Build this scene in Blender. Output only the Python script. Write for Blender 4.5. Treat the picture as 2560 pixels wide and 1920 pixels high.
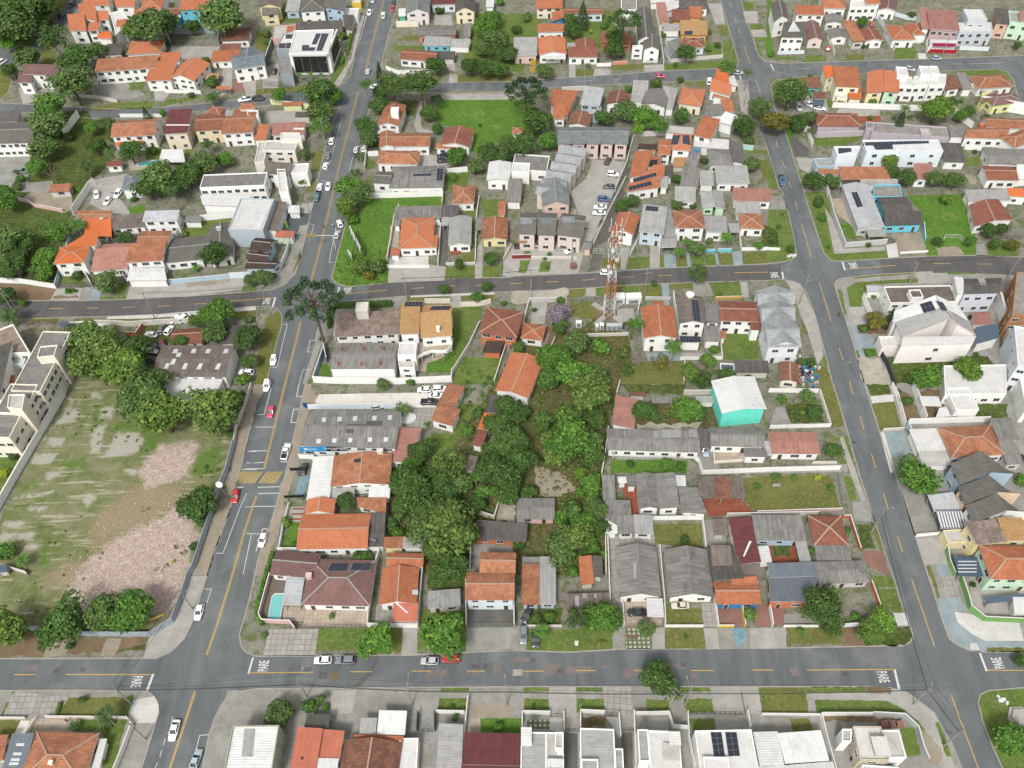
import bpy,bmesh,math,random
from mathutils import Vector as Vc,Matrix
random.seed(7)
S=bpy.context.scene
for o in list(bpy.data.objects):bpy.data.objects.remove(o)
COL=S.collection
# camera
F=2182.0;H=186.0;TH=math.radians(50.6);RO=math.radians(1.92)
fw=Vc((0,math.cos(TH),-math.sin(TH)))
d0=Vc((0,-math.sin(TH),-math.cos(TH)))
r0=Vc((1,0,0))
RT=math.cos(RO)*r0+math.sin(RO)*d0
DN=-math.sin(RO)*r0+math.cos(RO)*d0
CAM=Vc((0,0,H))
cd=bpy.data.cameras.new('camera');cam=bpy.data.objects.new('camera',cd);COL.objects.link(cam)
m=Matrix((RT,-DN,-fw)).transposed().to_4x4();m.translation=CAM
cam.matrix_world=m
cd.sensor_width=36;cd.lens=36*F/2560;cd.clip_end=3000;cd.clip_start=1
S.camera=cam
# sky, sun, exposure (bright overcast)
SUN_EL,SUN_AZ=math.radians(52),math.radians(200)
w=bpy.data.worlds.new('World');S.world=w;w.use_nodes=True
nt=w.node_tree;bg=nt.nodes['Background']
sky=nt.nodes.new('ShaderNodeTexSky');sky.sky_type='NISHITA';sky.sun_disc=False
sky.sun_elevation=SUN_EL;sky.sun_rotation=SUN_AZ;sky.air_density=1.0;sky.dust_density=3
hs=nt.nodes.new('ShaderNodeHueSaturation');hs.inputs['Saturation'].default_value=0.12
nt.links.new(sky.outputs[0],hs.inputs['Color']);nt.links.new(hs.outputs[0],bg.inputs[0])
bg.inputs[1].default_value=0.1
ld=bpy.data.lights.new('sun','SUN');ld.energy=1.5;ld.angle=math.radians(10);ld.color=(1,.965,.91)
sun=bpy.data.objects.new('sun',ld);COL.objects.link(sun)
sd=Vc((math.sin(SUN_AZ)*math.cos(SUN_EL),math.cos(SUN_AZ)*math.cos(SUN_EL),math.sin(SUN_EL)))
sun.rotation_euler=(-sd).to_track_quat('-Z','Y').to_euler()
S.view_settings.view_transform='Standard';S.view_settings.look='None';S.view_settings.exposure=1.04
S.view_settings.gamma=1;S.view_settings.use_curve_mapping=False
S.render.engine='CYCLES'
try:
 S.cycles.max_bounces=5;S.cycles.diffuse_bounces=3;S.cycles.glossy_bounces=2;S.cycles.transparent_max_bounces=8
except Exception:pass
# pixel -> world
TX=TY=0
def tile(c,r):
 global TX,TY
 TX,TY=c*640.0,r*480.0
K=2212/640
def nat(x,y):return TX+x/K,TY+y/K
def ray(px,py):return(fw+RT*((px-1280)/F)+DN*((py-960)/F))
def PN(px,py,z=0.0):
 d=ray(px,py);t=(z-H)/d.z
 return CAM+d*t
def P(x,y,z=0.0):return PN(*nat(x,y),z)
def mpp(x,y,z=0.0):
 p=P(x,y,z);q=P(x+10,y,z);return(q-p).length/10
def xys(s):
 """'x,y x,y' in tile pixels, or 'x/y dx/dy dx/dy' = first point and the steps from point to point, in units of five"""
 if '/' not in s:return[tuple(map(float,a.split(',')))for a in s.split()]
 x=y=0;r=[]
 for a in s.split():u,v=a.split('/');x+=int(u);y+=int(v);r.append((x*5.0,y*5.0))
 return r
def pts(s,z=0.0):return[P(x,y,z)for x,y in xys(s)]
def npts(s,z=0.0):
 return[PN(float(a.split(',')[0]),float(a.split(',')[1]),z)for a in s.split()]
# materials
MA={}
ALB=.66
def srgb(h):
 if isinstance(h,tuple):return h
 h=h.lstrip('#');v=[int(h[i:i+2],16)/255 for i in(0,2,4)]
 v=[((c/12.92)if c<.04045 else((c+.055)/1.055)**2.4)*ALB for c in v];l=.3*v[0]+.6*v[1]+.1*v[2]
 return tuple(c*.96+l*.04 for c in v)
class NB:
 def __init__(s,name,rough=.85,spec=.3):
  s.m=bpy.data.materials.new(name);s.m.use_nodes=True;s.t=s.m.node_tree
  s.b=s.t.nodes['Principled BSDF'];s.b.inputs['Roughness'].default_value=rough
  s.b.inputs['Specular IOR Level'].default_value=spec
 def n(s,ty,**kw):
  x=s.t.nodes.new(ty)
  for k,v in kw.items():
   if hasattr(x,k)and k not in('inputs',):setattr(x,k,v)
  return x
 def L(s,a,b):s.t.links.new(a,b)
 def coord(s,kind='UV'):
  return s.n('ShaderNodeTexCoord').outputs[kind]
 def pos(s):return s.n('ShaderNodeNewGeometry').outputs['Position']
 def mapping(s,src,scale):
  x=s.n('ShaderNodeMapping');x.inputs['Scale'].default_value=scale;s.L(src,x.inputs[0]);return x.outputs[0]
 def noise(s,src,scale,detail=4,rough=.6,dist=0):
  x=s.n('ShaderNodeTexNoise');x.inputs['Scale'].default_value=scale;x.inputs['Detail'].default_value=detail
  x.inputs['Roughness'].default_value=rough;x.inputs['Distortion'].default_value=dist
  s.L(src,x.inputs['Vector']);return x.outputs['Fac']
 def cell(s,src,sc):
  a=s.n('ShaderNodeVectorMath',operation='MULTIPLY');a.inputs[1].default_value=sc;s.L(src,a.inputs[0])
  f=s.n('ShaderNodeVectorMath',operation='FLOOR');s.L(a.outputs[0],f.inputs[0])
  wn=s.n('ShaderNodeTexWhiteNoise');wn.noise_dimensions='3D';s.L(f.outputs[0],wn.inputs['Vector']);return wn.outputs['Value']
 def rng(s,v,a,b,c,d):
  x=s.n('ShaderNodeMapRange');x.inputs[1].default_value=a;x.inputs[2].default_value=b
  x.inputs[3].default_value=c;x.inputs[4].default_value=d;s.L(v,x.inputs[0]);return x.outputs[0]
 def mix(s,f,a,b,mode='MIX'):
  x=s.n('ShaderNodeMix');x.data_type='RGBA';x.blend_type=mode
  for inp,v in((x.inputs[0],f),(x.inputs[6],a),(x.inputs[7],b)):
   if isinstance(v,(int,float)):inp.default_value=v
   elif isinstance(v,tuple):inp.default_value=(*v[:3],1)
   else:s.L(v,inp)
  return x.outputs[2]
 def mul(s,col,v):
  x=s.n('ShaderNodeVectorMath',operation='SCALE')
  if isinstance(col,tuple):x.inputs[0].default_value=col[:3]
  else:s.L(col,x.inputs[0])
  if isinstance(v,float):x.inputs['Scale'].default_value=v
  else:s.L(v,x.inputs['Scale'])
  return x.outputs[0]
 def math(s,op,a,b):
  x=s.n('ShaderNodeMath',operation=op)
  for i,v in enumerate((a,b)):
   if isinstance(v,(int,float)):x.inputs[i].default_value=v
   else:s.L(v,x.inputs[i])
  return x.outputs[0]
 def rand(s):return s.n('ShaderNodeObjectInfo').outputs['Random']
 def out(s,c):
  s.L(c,s.b.inputs['Base Color']);return s.m
def tf(name,c1,c2,c3,rows=.42):
 b=NB(name);uv=b.coord();c1,c2,c3=map(srgb,(c1,c2,c3))
 off=b.n('ShaderNodeVectorMath',operation='ADD');b.L(uv,off.inputs[0])
 cmb=b.n('ShaderNodeCombineXYZ');r=b.rand();b.L(b.math('MULTIPLY',r,173.0),cmb.inputs[2]);b.L(cmb.outputs[0],off.inputs[1]);uv2=off.outputs[0]
 big=b.noise(uv2,.35,5,.65,.6);cel=b.cell(uv2,(1.9,1.15,1));fine=b.noise(uv2,3.2,3,.7)
 c=b.mix(b.rng(big,.42,.66,0,1),c1,c2)
 c=b.mix(b.rng(cel,.45,1,0,.75),c,c2)
 c=b.mix(b.rng(fine,.5,.75,0,.75),c,c3)
 sx=b.n('ShaderNodeSeparateXYZ');b.L(uv,sx.inputs[0])
 row=b.math('SINE',b.math('MULTIPLY',sx.outputs[1],6.2832/rows),0.0)
 colm=b.math('SINE',b.math('MULTIPLY',sx.outputs[0],6.2832/.36),0.0)
 c=b.mul(c,b.rng(row,-1,1,.86,1.1));c=b.mul(c,b.rng(colm,-1,1,.88,1.1))
 c=b.mul(c,b.rng(r,0,1,.88,1.12))
 bp=b.n('ShaderNodeBump');bp.inputs['Strength'].default_value=.5;bp.inputs['Distance'].default_value=.06
 b.L(b.math('ADD',row,colm),bp.inputs['Height']);b.L(bp.outputs[0],b.b.inputs['Normal'])
 return b.out(c)
def cf(name,c1,c2,stain,con=.22,pitch=.3,rough=.85):
 b=NB(name,rough);uv=b.coord();c1,c2,stain=map(srgb,(c1,c2,stain));r=b.rand()
 off=b.n('ShaderNodeVectorMath',operation='ADD');b.L(uv,off.inputs[0])
 cmb=b.n('ShaderNodeCombineXYZ');b.L(b.math('MULTIPLY',r,91.0),cmb.inputs[2]);b.L(cmb.outputs[0],off.inputs[1]);uv2=off.outputs[0]
 sheet=b.cell(uv2,(.91,.42,1));streak=b.noise(b.mapping(uv2,(3.2,.16,1)),1.0,4,.7)
 big=b.noise(uv2,.4,5,.7,.5)
 c=b.mix(b.rng(streak,.35,.65,0,1),c1,c2)
 c=b.mix(b.rng(big,.5,.72,0,.8),c,stain)
 c=b.mul(c,b.rng(sheet,0,1,1-con*.45,1+con*.35))
 sx=b.n('ShaderNodeSeparateXYZ');b.L(uv,sx.inputs[0])
 w_=b.math('SINE',b.math('MULTIPLY',sx.outputs[0],6.2832/pitch),0.0)
 w2=b.math('SINE',b.math('MULTIPLY',sx.outputs[0],6.2832/1.1),0.0)
 c=b.mul(c,b.rng(w_,-1,1,1-con*.6,1+con*.35));c=b.mul(c,b.rng(w2,-1,1,1-con*.22,1+con*.15))
 c=b.mul(c,b.rng(r,0,1,.9,1.1))
 bp=b.n('ShaderNodeBump');bp.inputs['Strength'].default_value=.4;bp.inputs['Distance'].default_value=.05
 b.L(w_,bp.inputs['Height']);b.L(bp.outputs[0],b.b.inputs['Normal'])
 return b.out(c)
def gm(name,cols,scale=.15,fine=1.6,rough=.95,thr=(.38,.62),grit=.14,thr4=(.56,.66)):
 b=NB(name,rough,.15);p=b.pos();cols=[srgb(c)for c in cols]
 a=b.noise(p,scale,6,.65,.5);f=b.noise(p,fine,5,.75);g=b.noise(p,fine*4.7,2,.8)
 c=b.mix(b.rng(a,thr[0],thr[1],0,1),cols[0],cols[1])
 if len(cols)>2:c=b.mix(b.rng(f,.5,.68,0,.85),c,cols[2])
 if len(cols)>3:c=b.mix(b.rng(b.noise(p,scale*2.3,5,.7,1.5),thr4[0],thr4[1],0,.9),c,cols[3])
 c=b.mul(c,b.rng(f,.25,.75,1-grit,1+grit));c=b.mul(c,b.rng(g,.2,.8,1-grit*1.3,1+grit*1.3))
 return b.out(c)
def grid_mat(name,c1,c2,gx=1.2,gy=1.2,joint=.06):
 b=NB(name,.9,.2);uv=b.coord();c1,c2=srgb(c1),srgb(c2)
 br=b.n('ShaderNodeTexBrick');br.inputs['Scale'].default_value=1;br.inputs['Brick Width'].default_value=gx
 br.inputs['Row Height'].default_value=gy;br.inputs['Mortar Size'].default_value=joint;br.offset=0
 br.inputs['Color1'].default_value=(*c1,1);br.inputs['Color2'].default_value=(*[x*.85 for x in c1],1);br.inputs['Mortar'].default_value=(*c2,1)
 b.L(uv,br.inputs[0]);c=br.outputs[0]
 a=b.noise(b.pos(),.5,5,.7,.5);c=b.mul(c,b.rng(a,.3,.7,.82,1.12));f=b.noise(b.pos(),3,4,.8)
 c=b.mul(c,b.rng(f,.3,.7,.88,1.1));return b.out(c)
def wm(col):
 k='wall_'+str(col)
 if k in MA:return MA[k]
 c0=tuple(min(.84,x*1.35)for x in srgb(col));b=NB('painted_wall_'+str(col).strip('#'),.85,.2);p=b.pos()
 n1=b.noise(b.mapping(p,(1,1,.35)),.9,5,.7,.4);n2=b.noise(p,5,3,.7)
 dirt=tuple(x*.62 for x in c0)
 c=b.mix(b.rng(n1,.52,.75,0,.55),c0,dirt)
 c=b.mul(c,b.rng(n2,.3,.7,.93,1.05));MA[k]=b.out(c);return MA[k]
def plain(name,col,rough=.7,spec=.3,metal=0,noise=.08):
 if name in MA:return MA[name]
 b=NB(name,rough,spec);b.b.inputs['Metallic'].default_value=metal
 n=b.noise(b.pos(),2.5,3,.7);MA[name]=b.out(b.mul(srgb(col),b.rng(n,.3,.7,1-noise,1+noise)));return MA[name]
R={}
def mkroofs():
 R['or']=tf('orange_clay_tiles','#cb7f56','#b36b49','#855f4d')
 R['ob']=tf('weathered_orange_tiles','#c3835e','#9c654b','#6b564a')
 R['bo']=tf('bright_orange_tiles','#d5855a','#c97650','#a76f54')
 R['vo']=tf('vivid_orange_tiles','#e27a3c','#d87038','#b96c49')
 R['br']=tf('brown_clay_tiles','#9a6a55','#7a5344','#523f36')
 R['rb']=tf('red_brown_tiles','#a06650','#885444','#6f4e42')
 R['db']=tf('dark_brown_tiles','#5c4a40','#4a3c35','#3a322d')
 R['mv']=tf('mauve_brown_tiles','#8c6b64','#7b5c57','#664e4a')
 R['pk']=tf('pale_pink_tiles','#c49280','#b17c6c','#8d6558')
 R['cr']=tf('tan_tiles','#c7a06c','#b98f5c','#a88358')
 R['cg']=tf('mottled_cream_tiles','#a8968a','#7e6a60','#c0b0a2')
 R['dg']=tf('dark_grey_shingles','#78756f','#686560','#53504c')
 R['sl']=tf('blue_slate_shingles','#7f8b93','#6c7880','#5c666d')
 R['tg']=tf('mossy_grey_shingles','#8e9494','#767c7c','#5c605e')
 R['tp']=tf('pale_grey_glazed_tiles','#aeb2b4','#979b9d','#7d8082')
 R['gy']=cf('grey_fibre_cement_sheets','#9b9894','#77746f','#6a6763')
 R['gd']=cf('dark_fibre_cement_sheets','#6f6b67','#57534f','#4a4743')
 R['gb']=cf('brown_grey_fibre_sheets','#8b8078','#71665e','#5d534c')
 R['lg']=cf('light_grey_sheets','#b7b6b3','#a3a29f','#8b8985',.15)
 R['wh']=cf('white_metal_sheets','#e6e6e4','#d8d8d6','#c4c2be',.06,.5,.6)
 R['pw']=cf('pale_weathered_sheets','#c9ccd0','#b2b4b6','#9a9b9a',.12,.5)
 R['rd']=cf('dark_red_sheets','#7a4444','#6c3a3b','#5c3232',.12,.4)
 R['sa']=cf('salmon_painted_sheets','#b98578','#a47368','#89665d',.2)
 R['so']=cf('orange_red_metal_sheets','#ce7c64','#c26e56','#b66a56',.1,.5)
 R['bl']=cf('blue_grey_metal_sheets','#7c838c','#70777f','#686e75',.08,.4)
 R['nb']=cf('steel_blue_metal_sheets','#5a6c7e','#506274','#4a5a6a',.08,.4)
 R['co']=gm('concrete_roof_slab',['#a5a29c','#8c8983','#74716c'],.4,1.5)
 R['cl']=gm('pale_concrete_slab',['#d0cec9','#bbb8b2','#9c9993'],.4,1.5)
 R['cw']=gm('white_terrace_slab',['#e2e1de','#d6d4d0','#bdbab4'],.4,1.5,grit=.05)
mkroofs()
G={'con':gm('worn_concrete',['#aaa8a3','#959389','#7d7b75','#8c877d'],.22),'lcon':gm('pale_concrete',['#bbb8b1','#a9a59d','#918d85'],.25),'wcon':gm('white_concrete',['#dddbd6','#cfccc6','#b8b4ac'],.25,grit=.07),'dcon':gm('dark_concrete',['#77756f','#65635e','#55534e'],.25),'yard':gm('yard_ground',['#989589','#838075','#6d6c59','#62703e'],.16,thr4=(.49,.58)),'soil':gm('bare_soil',['#907961','#7c674f','#655943','#6d7443'],.2),'tan':gm('sandy_soil',['#ada291','#9d9280','#877d6a'],.25),'gr':gm('lawn_grass',['#6b803a','#5a7032','#878f50','#938d5c'],.18,1.2,thr4=(.57,.7)),'gg':gm('vivid_lawn',['#5d842f','#507628','#76953f','#86904a'],.12,1.0,thr4=(.56,.72)),'dg':gm('dry_lawn',['#75793f','#666d36','#8f8856'],.2,1.2),'wg':gm('wild_grass',['#54672f','#445626','#7d7a48','#6e6242'],.14,.9,grit=.25),'lot':gm('vacant_lot_ground',['#8a8862','#66703f','#a39c80','#c2beb0'],.07,.8,grit=.26,thr4=(.53,.6)),'bare':gm('bare_pale_ground',['#c2bcae','#a8a18f','#7f7d60'],.12,.7,grit=.2),'rub':gm('brick_rubble',['#cfc2b9','#bda797','#f0ebe6','#a3917a'],.09,2.2,grit=.34),'wgv':gm('white_gravel',['#ebe8e1','#dad5ca','#bdb8aa'],.1,.8,grit=.1),'red':gm('red_paving',['#a0766a','#8e6a60','#7c6058'],.3,1.2),'redp':gm('reddish_asphalt_patch',['#8b7e79','#7e7571','#84807c'],.5,1.6),'terr':grid_mat('terracotta_tiles','#a86048','#8a5545',.9,.9),'dry':gm('dry_brush_ground',['#6c6640','#545a34','#8a7c56','#4a4a2e'],.2,1.1,grit=.3),'beige':grid_mat('beige_paving','#c6b7a4','#a89a8a',1.0,1.0),'slab':grid_mat('pale_paving_slabs','#b4b0a8','#8f8b83',1.3,1.3,.08),'grid':grid_mat('white_paving_slabs_in_grass','#c9c6bf','#6f7a4c',1.0,1.0,.22),'deck':grid_mat('weathered_deck','#8c8074','#6c6259',3.0,.3,.06),'bluep':gm('faded_blue_paint',['#5f97ad','#8aa3aa','#a8a49c'],.5,1.2),'ltblue':gm('pale_blue_concrete',['#9fb0b5','#8d9da1','#93918b'],.3),'asp':None}
def asphalt(name,c1,c2,pat):
 b=NB(name,.88,.25);p=b.pos();c1,c2,pat=map(srgb,(c1,c2,pat))
 a=b.noise(b.mapping(p,(1,.12,1)),.35,5,.65,.3);a2=b.noise(p,.09,5,.6,.8);f=b.noise(p,2.2,4,.8)
 c=b.mix(b.rng(a,.35,.65,0,1),c1,c2);c=b.mix(b.rng(a2,.5,.68,0,.55),c,pat)
 c=b.mul(c,b.rng(f,.25,.75,.92,1.08));return b.out(c)
G['asp']=asphalt('grey_asphalt','#64696b','#74797a','#898c8b')
G['aspd']=asphalt('fresh_dark_asphalt','#5d5b5a','#696766','#777472')
G['aspb']=asphalt('blue_grey_asphalt','#565e63','#636a6e','#757b7d')
G['kerb']=gm('kerb_concrete',['#b5b1a8','#a39f95','#8c887e'],.3)
M_GLASS=plain('window_glass','#2c353b',.12,.6)
M_SKYGL=plain('translucent_sheet','#cfd6d8',.4)
M_FRAME=plain('white_window_frame','#dcdcda',.5)
M_DOOR=plain('brown_door','#5c4436',.6)
M_SOLAR=plain('solar_cell','#2b3140',.25,.6)
M_METAL=plain('galvanised_metal','#9da0a1',.45,.5,.3)
M_DARK=plain('dark_metal','#2f3032',.5)
M_WHITE=plain('white_paint','#e4e4e1',.6)
M_YEL=plain('yellow_road_paint','#d2aa5c',.7,noise=.2)
M_YEL2=plain('faded_yellow_paint','#bba25c',.8,noise=.25)
M_WPAINT=plain('white_road_paint','#dcdcd8',.7,noise=.12)
M_CONC=plain('concrete_pole','#a39f97',.9)
M_RIDGE=plain('ridge_mortar','#b99a84',.9)
M_WIRE=plain('wire_black','#3a3a3c',.6)
# mesh helpers
def auto_uv(me,ax=None):
 uvl=me.uv_layers.new(name='UVMap').data
 ax=ax or Vc((1,0,0))
 for p in me.polygons:
  n=p.normal
  if abs(n.z)>.999:u=ax
  else:u=Vc((0,0,1)).cross(n).normalized()
  v=n.cross(u)
  for li in p.loop_indices:
   co=me.vertices[me.loops[li].vertex_index].co
   uvl[li].uv=(co.dot(u),co.dot(v))
def lerp(a,b,t):return a+(b-a)*t
class MB:
 def __init__(s):s.v=[];s.f=[];s.mi=[]
 def poly(s,ps,mi=0):
  b=len(s.v);s.v+=[Vc(p)for p in ps];s.f.append(tuple(range(b,b+len(ps))));s.mi.append(mi)
 def box(s,c,sx,sy,sz,ang=0,mi=0):
  ca,sa=math.cos(ang),math.sin(ang);c=Vc(c)
  q=[]
  for z in(0,sz):
   for x,y in((-1,-1),(1,-1),(1,1),(-1,1)):
    q.append(c+Vc((x*sx/2*ca-y*sy/2*sa,x*sx/2*sa+y*sy/2*ca,z)))
  s.hexa(q,mi)
 def hexa(s,q,mi=0):
  for f in((3,2,1,0),(4,5,6,7),(0,1,5,4),(1,2,6,5),(2,3,7,6),(3,0,4,7)):s.poly([q[i]for i in f],mi)
 def prism(s,ring,z0,z1,mi=0,cap0=False):
  n=len(ring);a=[Vc((p.x,p.y,z0))for p in ring];b=[Vc((p.x,p.y,z1))for p in ring]
  s.poly(b,mi)
  if cap0:s.poly(a[::-1],mi)
  for i in range(n):s.poly([a[i],a[(i+1)%n],b[(i+1)%n],b[i]],mi)
 def tube(s,a,b,r,r2=None,n=8,mi=0):
  a,b=Vc(a),Vc(b);d=(b-a).normalized();r2=r if r2 is None else r2
  u=d.orthogonal().normalized();v=d.cross(u)
  A=[a+(u*math.cos(t)+v*math.sin(t))*r for t in[2*math.pi*i/n for i in range(n)]]
  B=[b+(u*math.cos(t)+v*math.sin(t))*r2 for t in[2*math.pi*i/n for i in range(n)]]
  for i in range(n):s.poly([A[i],A[(i+1)%n],B[(i+1)%n],B[i]],mi)
  s.poly(A[::-1],mi);s.poly(B,mi)
 def beam(s,a,b,w_,h_,mi=0):
  a,b=Vc(a),Vc(b);d=(b-a).normalized()
  u=d.cross(Vc((0,0,1)));
  if u.length<.01:u=Vc((1,0,0))
  u.normalize();v=u.cross(d).normalized();u*=w_/2;v*=h_/2
  s.hexa([a-u-v,a+u-v,b+u-v,b-u-v,a-u+v,a+u+v,b+u+v,b-u+v],mi)
 def mesh(s,name,mats,ax=None,origin=None,smooth=False):
  me=bpy.data.meshes.new(name)
  o=origin or Vc((0,0,0))
  me.from_pydata([tuple(p-o)for p in s.v],[],s.f)
  for m_ in mats:me.materials.append(m_)
  me.polygons.foreach_set('material_index',s.mi)
  if smooth:me.polygons.foreach_set('use_smooth',[True]*len(me.polygons))
  me.update();auto_uv(me,ax);return me
def link(name,data,parent=None,loc=None):
 o=bpy.data.objects.new(name,data);COL.objects.link(o)
 if loc is not None:o.location=loc
 if parent:o.parent=parent
 return o
def obj(name,mb,mats,parent=None,ax=None,origin=None):
 """mesh in world coordinates, stored relative to the parent's place (parents only ever sit at a base point)"""
 org=Vc(parent.location)if parent is not None else(origin or Vc((0,0,0)))
 if parent is not None and parent.parent is not None:org=org+Vc(parent.parent.location)
 me=mb.mesh(name,mats if isinstance(mats,(list,tuple))else[mats],ax,org)
 return link(name,me,parent,None if parent is not None else org)
def tag(o,label=None,cat=None,group=None,kind=None):
 for k_,v_ in(('label',label),('category',cat),('group',group),('kind',kind)):
  if v_:o[k_]=v_
 return o
def thing(name,label,cat,loc,group=None,rz=0):
 o=link(name,None,None,loc);o.rotation_euler.z=rz;o.empty_display_size=.5
 return tag(o,label,cat,group)
def ccw(ps):
 a=sum(ps[i].x*ps[(i+1)%len(ps)].y-ps[(i+1)%len(ps)].x*ps[i].y for i in range(len(ps)))
 return ps if a>0 else ps[::-1]
# ground, roads, blocks
mb=MB();mb.poly([Vc(p)for p in((-1500,-800,-.4),(1500,-800,-.4),(1500,2200,-.4),(-1500,2200,-.4))])
tag(obj('ground',mb,G['wg']),kind='structure')
mb=MB();mb.prism([Vc(p)for p in((-330,-40,0),(330,-40,0),(330,520,0),(-330,520,0))],-.3,-.13)
tag(obj('road',mb,G['asp']),kind='structure')
BLOCKS=[]
def tess(ps,z):
 """triangulated polygon (concave allowed)"""
 from mathutils.geometry import tessellate_polygon
 return[[ps[i]for i in t]for t in tessellate_polygon([[Vc((p.x,p.y,0))for p in ps]])]
def fill(mb,ps,z,mi=0):
 for t in tess(ps,z):
  t=[Vc((p.x,p.y,z))for p in t]
  if(t[1]-t[0]).cross(t[2]-t[0]).z<0:t=t[::-1]
  mb.poly(t,mi)
def block(s,mat='yard',label=None):
 ps=ccw(npts(s,0));BLOCKS.append(ps);mb=MB();fill(mb,ps,0)
 n=len(ps)
 for i in range(n):
  a,b=ps[i],ps[(i+1)%n]
  mb.poly([Vc((a.x,a.y,-.3)),Vc((b.x,b.y,-.3)),Vc((b.x,b.y,0)),Vc((a.x,a.y,0))],1)
 for i in range(n):
  a,b=ps[i],ps[(i+1)%n];d=(b-a);L_=d.length
  if L_<.05:continue
  d.normalize();nn=Vc((-d.y,d.x,0))*.28
  z=Vc((0,0,.012));mb.poly([a+z,b+z,b+nn+z,a+nn+z],1)
 tag(obj('pavement',mb,[G[mat],G['kerb']]),kind='structure')
def inpoly(p,ps):
 c=False;n=len(ps)
 for i in range(n):
  a,b=ps[i],ps[i-1]
  if(a.y>p.y)!=(b.y>p.y)and p.x<(b.x-a.x)*(p.y-a.y)/(b.y-a.y)+a.x:c=not c
 return c
def gz(p):return 0.0 if any(inpoly(p,b)for b in BLOCKS)else-.13
block('356,1920 399,1781 396,1755 388,1741 373,1729 353,1726 200,1724 -700,1727 -700,2200 300,2200','con')
block('503,1920 521,1836 535,1796 550,1764 567,1744 593,1729 640,1720 1280,1715 1920,1715 2163,1715 2227,1718 2267,1729 2300,1752 2337,1781 2351,1807 2383,1860 2406,1920 2500,2200 430,2200','con')
block('2900,1712 2560,1717 2470,1725 2449,1735 2444,1755 2455,1802 2478,1862 2504,1920 2600,2200 3000,2200','gr')
block('3000,1634 2560,1632 2464,1631 2426,1628 2394,1614 2371,1596 2354,1550 2319,1440 2287,1342 2253,1235 2230,1170 2198,1081 2175,1009 2160,960 2131,856 2108,784 2091,732 2085,711 2091,700 2108,694 2209,684 2296,680 2383,680 2528,688 2600,698 3000,740','con')
block('640,1642 613,1631 600,1614 597,1585 622,1498 646,1388 672,1322 695,1241 718,1163 733,1090 762,960 790,850 798,813 814,772 837,758 863,752 1016,739 1103,735 1280,728 1425,722 1598,710 1772,704 1920,700 1958,698 1978,700 2001,711 2018,732 2042,798 2083,957 2111,1047 2151,1189 2189,1304 2234,1440 2264,1533 2285,1588 2279,1605 2261,1615 1920,1622 1560,1624 1420,1632 1280,1627 1050,1638 880,1640','yard')
block('925,260 918,289 899,376 878,450 861,567 843,636 828,694 840,709 866,717 892,716 970,707 1115,697 1280,694 1511,680 1656,670 1920,660 1963,654 1984,648 1992,636 1989,610 1978,555 1958,480 1949,470 1920,373 1900,320 1876,250 1870,215 1856,200 1780,200 1598,207 1378,218 1280,227 1103,230 960,232 935,240','yard')
block('993,0 981,49 967,101 955,150 944,200 950,210 1103,207 1280,204 1378,197 1488,190 1656,178 1795,171 1844,168 1847,153 1821,64 1801,0 1760,-150 1040,-150','yard')
block('1851,0 1873,72 1896,139 1912,153 1958,159 2123,153 2310,148 2560,139 3000,125 3000,-200 1810,-150','yard')
block('1926,215 1937,200 2015,190 2368,176 2493,172 2519,179 2536,200 2542,229 2570,300 2700,420 3000,600 3000,660 2700,648 2560,643 2441,639 2319,641 2195,648 2099,654 2076,651 2059,633 2030,552 2008,477 1984,399 1963,330 1934,269','yard')
block('-600,800 58,797 174,792 269,790 492,781 640,766 669,764 692,769 706,787 706,813 695,850 666,960 640,1012 613,1122 605,1163 596,1189 576,1278 544,1359 519,1440 486,1547 463,1596 428,1631 391,1647 289,1647 0,1648 -700,1650','yard')
block('-600,760 0,752 202,752 318,749 463,742 640,729 683,724 715,711 735,688 750,648 779,530 790,480 802,428 816,362 840,292 850,268 845,258 756,258 640,264 550,272 434,283 347,296 231,295 87,281 -500,300','yard')
block('-500,262 0,257 202,269 290,273 405,268 550,255 640,246 669,236 756,226 837,215 863,208 877,188 892,124 918,23 922,0 950,-150 235,-120 208,0 185,35 145,75 87,122 60,140 35,170 20,230 0,250','yard')
block('-500,130 0,118 45,100 70,80 110,50 150,25 170,10 185,-20 200,-150 -500,-150','wg')
PATCH=[]
def pat(name,s,mat,rect=False):
 ps=ccw(pts(s,0));jit=.9 if mat in('rub','bare','lot')else.45 if mat in('tan','wg','dry','soil')else.14 if mat in('gr','dg','gg')else 0
 if jit:
  rr=random.Random(len(PATCH));q=[]
  for i in range(len(ps)):
   a,b=ps[i],ps[(i+1)%len(ps)];k_=max(1,min(60,int((b-a).length/(jit*1.3+.5))));q+=[lerp(a,b,j/k_)+(Vc((rr.uniform(-jit,jit),rr.uniform(-jit,jit),0))if j else Vc())for j in range(k_)]
  ps=q
 x0=min(p.x for p in ps);x1=max(p.x for p in ps);y0=min(p.y for p in ps);y1=max(p.y for p in ps)
 base=gz(sum(ps,Vc())/len(ps));lv=1
 for(a,b,c,d,l,bb)in PATCH:
  if bb==base and not(a>x1 or b<x0 or c>y1 or d<y0):lv=max(lv,l+1)
 PATCH.append((x0,x1,y0,y1,lv,base));mb=MB();z=base+.004*lv
 fill(mb,ps,z)
 n=len(ps)
 d=(ps[1]-ps[0]).normalized();d.z=0
 return tag(obj(name,mb,MA[mat]if mat in MA else G[mat],ax=d),kind='structure')
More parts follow.
